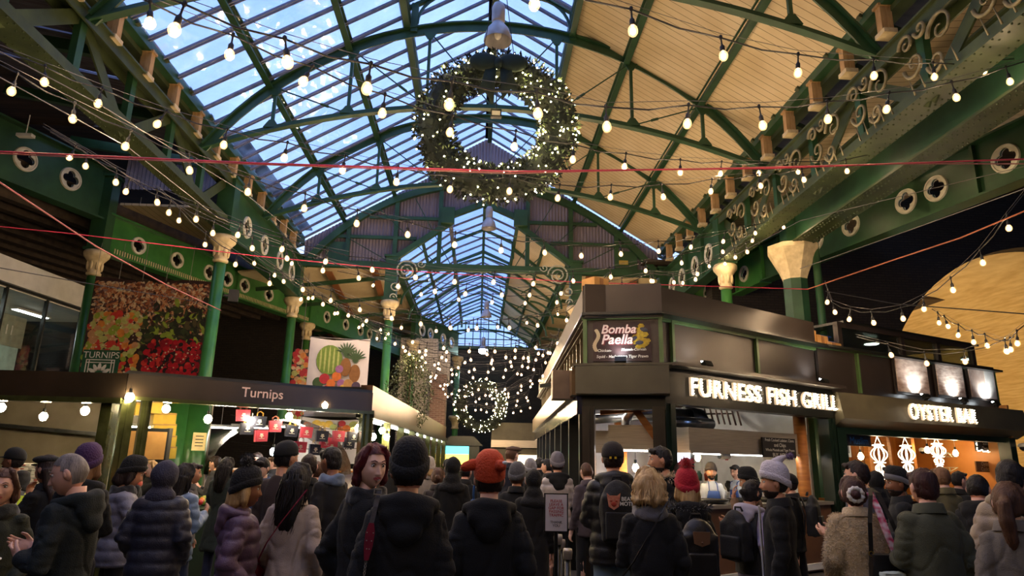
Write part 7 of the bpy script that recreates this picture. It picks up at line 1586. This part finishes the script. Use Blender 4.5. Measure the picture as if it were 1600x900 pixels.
p_=find('man in black cap and black backpack'); backpack(p_,'black backpack with a yellow tab on the man walking in white trainers',y=-.17,z=1.0,h=.45)
# handbag and heart tote of the teddy coat woman
p_=find('teddy coat'); t=held('handbag','small black leather shoulder bag hanging on the cream teddy coat','bag',p_,.14,-.19,.98)
mb=MB().prism([(-.13,0),(.13,.02),(.115,.2),(-.115,.2)],(0,-.07,0),(1,0,0),(0,0,1),-.1); me=remesh(mb,.01,4); obj('bag_body',me,LEA,t); MB().polybeam([(-.11,-.02,.2),(-.10,-.03,.4),(-.06,.02,.58),(-.03,.1,.63),(0,.05,.6),(.05,-.0,.42),(.11,-.02,.2)],.028,.006,side=(1,0,0)).build('strap',LEA,t); MB().ring((-.115,-.035,.2),(1,0,0),(0,0,1),.012,.018,.006,12).build('buckle',mat('brass',srgb(200,170,90),rough=.3,metal=1),t)
HEART=mat('heart_print',srgb(206,24,84),rough=.7); t=held('tote_bag','long pink and white heart patterned tote bag at the side of the teddy coat','bag',p_,.25,-.17,.66)
mb=MB().prism([(-.11,0),(.13,0),(.12,.3),(.03,.45),(-.05,.45),(-.10,.3)],(0,-.05,0),(1,0,0),(0,0,1),-.07); me=remesh(mb,.012,3); obj('bag_body',me,mat('tote_white',srgb(236,226,228),rough=.8),t); mb=MB()
rd=random.Random(2)
def heart(mb,x,z,s,y,a): 
    ps=[]
    for k in range(14): u=2*PI*k/14; hx=.0625*16*math.sin(u)**3*s; hz=.0625*(13*math.cos(u)-5*math.cos(2*u)-2*math.cos(3*u)-math.cos(4*u))*s; ps.append((x+hx*math.cos(a)-hz*math.sin(a),y,z+hx*math.sin(a)+hz*math.cos(a)))
    mb.add(ps,[tuple(range(14))])
for i in range(9):
    for j in range(5):
        x=-.1+.05*j+(.02 if i%2 else 0); z=.03+.045*i
        if z>.3 and abs(x+.01)>.09-(z-.3)*.4: continue
        heart(mb,x,z,.02,-.0585,rd.uniform(-.5,.5))
mb.build('heart_print',HEART,t); MB().polybeam([(-.03,-.02,.44),(-.09,-.03,.62),(-.12,.0,.78),(-.13,.1,.88)],.045,.012,side=(1,0,0)).build('strap',mat('strap_pink',srgb(206,60,100),srgb(236,210,216),ns=34,rough=.8,detail=0),t)
# red strap details
p_=find('burgundy'); t=held('bag_strap','wine red studded bag strap with metal buckle and chain against black coats','strap',p_,.20,-.17,.82)
q=atD(577,768,3.18); t.location=(q.x,q.y,q.z-.40); t.scale=(.72,.72,.72); t.rotation_euler=(0,.08,.15)
RL=mat('wine_leather',srgb(140,22,50),srgb(110,16,40),rough=.5); MB().polybeam([(.02,.03,.56),(.01,0,.46),(0,0,.36)],.03,.008,side=(1,0,0)).build('webbing',mat('grey_webbing',srgb(96,92,92),rough=.7,ns=60),t)
MB().prism([(-.016,.36),(.016,.36),(.03,.3),(.028,.22),(.014,.13),(-.014,.13),(-.028,.22),(-.03,.3)],(0,-.006,0),(1,0,0),(0,0,1),-.012).build('pad',RL,t)
mb=MB()
for z,x in ((.3,.02),(.3,-.02),(.25,.016),(.25,-.016),(.2,.008),(.2,-.008)): mb.ell((x,-.008,z),(.004,.003,.004),6,4)
mb.build('stud',STEEL,t); MB().box((.012,-.005,.54),(.05,.008,.008)).box((.012,-.005,.575),(.05,.008,.008)).box((-.012,-.005,.557),(.007,.008,.04)).box((.036,-.005,.557),(.007,.008,.04)).build('buckle',STEEL,t)
mb=MB()
for k in range(12): mb.tube([(.006*math.cos(a),.006*math.sin(a)*(k%2),.118-.022*k+.012*math.sin(a)) for a in [i*PI/3 for i in range(6)]],.0022,4,closed=True)
mb.build('chain',STEEL,t)
p_=find('pale beige wool'); t=held('bag_strap','thin dark red cross body strap on the pale beige coat','strap',p_,0,0,0); P0=[(.12,-.10,1.42),(.07,-.15,1.33),(-.02,-.165,1.2),(-.10,-.155,1.08),(-.17,-.10,.96),(-.19,.0,.92)]
MB().polybeam(P0,.014,.006,side=(1,0,.6)).build('band',RL,t); MB().ell((-.21,.06,.86),(.04,.1,.08),12,8).build('pouch',RL,t,True)
p_=find('wavy blonde'); t=held('bag_strap','thin black cross body strap on the black coat of the blonde woman','strap',p_,0,0,0); MB().polybeam([(.11,-.09,1.43),(.04,-.15,1.34),(-.05,-.162,1.2),(-.14,-.14,1.05),(-.2,-.06,.95)],.02,.006,side=(1,0,.6)).build('band',LEA,t)
# food, phone, small bags
p_=find('beret'); t=held('sandwich','brown sandwich in white paper held up by the woman in the black beret','food',p_,.0,.36,1.43); me=remesh(MB().ell((0,0,0),(.075,.05,.03),12,8).ell((0,.02,-.02),(.07,.045,.025),12,8),.01,1); displace(me,lambda c,n:.006*noise.noise(c*40)); obj('bread',me,CARD,t)
mb=MB(); rd=random.Random(5)
for i in range(26): a=rd.uniform(0,6.28); p=V((.07*math.cos(a),.05*math.sin(a),-.02)); mb.add([p,p+V((rd.uniform(-.05,.05),rd.uniform(-.04,.04),rd.uniform(.03,.07))),p+V((rd.uniform(-.05,.05),rd.uniform(-.05,.05),rd.uniform(-.04,.03)))],[(0,1,2)])
mb.build('paper_wrap',WHITE,t)
p_=find('olive coat at the left'); t=held('paper_plate','white plate of pink food at the very left edge','plate',p_,.0,.30,1.16); MB().lathe([(.09,0),(.12,.015),(.118,.02),(.088,.006)],seg=18).build('plate',WHITE,t,True); mb=MB()
for i in range(12): mb.ell((rd.uniform(-.06,.06),rd.uniform(-.06,.06),.025+rd.random()*.02),(.025,.02,.018),8,6)
mb.build('food',mat('pink_food',srgb(196,120,100),srgb(150,80,60),ns=30),t,True)
p_=find('glowing phone'); t=held('mobile_phone','lit mobile phone in the hands of the young man facing left','phone',p_,.0,.42,1.30); MB().box((0,0,0),(.075,.01,.15),M=Matrix.Rotation(-.6,3,'X')).build('case',BLACKP,t); MB().box((0,-.007,.004),(.068,.003,.14),M=Matrix.Rotation(-.6,3,'X')).build('screen',emis('phone_screen',(1,.85,.95),5),t)
p_=find('long olive green coat'); t=held('carrier_bag','crumpled white and green carrier bag beside the long olive coat','bag',p_,-.27,.08,.84); mb=MB().prism([(-.08,0),(.08,0),(.07,.2),(-.07,.2)],(0,-.05,0),(1,0,0),(0,0,1),-.08); me=remesh(mb,.01,3); displace(me,lambda c,n:.014*noise.noise(c*24)); obj('bag_body',me,mat('white_plastic',srgb(206,220,210),rough=.35),t); text('lettering','IT',1,face_front(0,-.066,.12,0,.09),BLACKP,t,ext=.002,bold=.04)
q=atD(320,862,9.6); t=thing('shoulder_bag','black slouchy bag hanging behind the mauve puffer coat','bag',(q.x,q.y,q.z-.1)); me=remesh(MB().ell((0,0,.12),(.2,.1,.16),14,10).box((0,0,.08),(.26,.12,.16)),.018,3); obj('bag_body',me,NYL,t); MB().tube([(-.12,0,.22),(-.05,0,.5),(.1,0,.62)],.012,6).build('strap',NYL,t)
# framed notice on a stand and queue posts
q=atD(869,801,4.55); t=thing('notice_stand','white framed notice on a black stand asking people to leave a gap','sign',(q.x,q.y,0),-.05); w,h_=.155,.245; zc=q.z
MB().box((0,.008,zc),(w,.012,h_)).box((0,.012,zc+h_/2),(w+.012,.02,.008)).box((0,.012,zc-h_/2),(w+.012,.02,.008)).box((w/2,.012,zc),(.008,.02,h_)).box((-w/2,.012,zc),(.008,.02,h_)).build('frame',BLACKP,t); MB().box((0,.0,zc),(w-.008,.004,h_-.008)).build('sheet',mat('notice_white',srgb(226,216,214),rough=.5),t)
RI=mat('red_ink',srgb(190,50,60),rough=.6); GI=mat('grey_ink',srgb(70,66,66),rough=.6)
for i,s_ in enumerate(('PLEASE','LEAVE A','GAP FOR','PASSING','TRAFFIC')): text('writing',s_,1,face_front(0,-.004,zc+.075-.023*i,0,.026),RI,t,ext=.001,bold=.01)
for i,s_ in enumerate(('THANK','YOU')): text('writing',s_,1,face_front(0,-.004,zc-.062-.022*i,0,.024),GI,t,ext=.001,bold=.01)
MB().tube([(0,.02,.02),(0,.02,zc-h_/2)],.014,8).build('pole',BLACKP,t); MB().lathe([(.14,0),(.14,.012),(.02,.03)],seg=20).build('base',BLACKP,t,True)
for i,(px,py,D) in enumerate(((872,835,4.9),(877,843,5.2),(887,857,4.7),(874,850,5.6))):
    q=atD(px,py,D); t=thing('queue_post','black queue barrier post with a steel cap below the framed notice, %s'%('frontmost but one','second back','nearest','farthest')[i],'post',(q.x,q.y,0),group='queue barrier posts'); MB().lathe([(.14,0),(.14,.012),(.03,.03),(.022,.05),(.022,q.z-.05)],seg=16).build('pole',BLACKP,t,True); MB().lathe([(.03,q.z-.07),(.034,q.z-.02),(.03,q.z)],seg=16).build('cap',STEEL,t,True)
# litter bin at the right
q=atZ(1570,900,0); t=thing('white_bucket','white bucket standing on the floor at the lower right','bucket',(6.2,7.6,0)); MB().lathe([(.12,0),(.15,.3),(.155,.3),(.155,.32),(.14,.32)],seg=18).build('tub',WHITE,t,True); MB().tube([(-.15,0,.28),(-.1,-.1,.2),(.1,-.1,.2),(.15,0,.28)],.005,5).build('handle',STEEL,t)
# ============================================================ tell repeats apart by where they stand
ORD='first second third fourth fifth sixth seventh eighth ninth tenth eleventh twelfth thirteenth fourteenth fifteenth sixteenth seventeenth eighteenth'.split()
bpy.context.view_layer.update()
MI=MC.transposed()
def pix(o):
    c=MI@(o.matrix_world.translation-EYE); return 800+FPX*c.x/max(.1,-c.z),450-FPX*c.y/max(.1,-c.z)
by={}
for o in COL.objects:
    if o.parent is None and o.get('label'): by.setdefault(o['label'],[]).append(o)
for l,os_ in by.items():
    if len(os_)<2: continue
    if 'pizza box' in l: os_.sort(key=lambda o:o.location.z); suf='%s from the bottom'
    elif 'packing block' in l: os_.sort(key=lambda o:-o.location.y); suf='%s from the gable'
    elif 'carton' in l: os_.sort(key=lambda o:(-round(o.location.z,1),o.location.x)); suf='%s counted from the top left'
    elif 'vault' in l or 'long kiosk' in l or 'office' in l: os_.sort(key=lambda o:o.location.y); suf='%s from the near end'
    else: os_.sort(key=lambda o:pix(o)[0]); suf='%s from the left'
    for i,o in enumerate(os_): o['label']=l+', '+suf%ORD[min(i,17)]
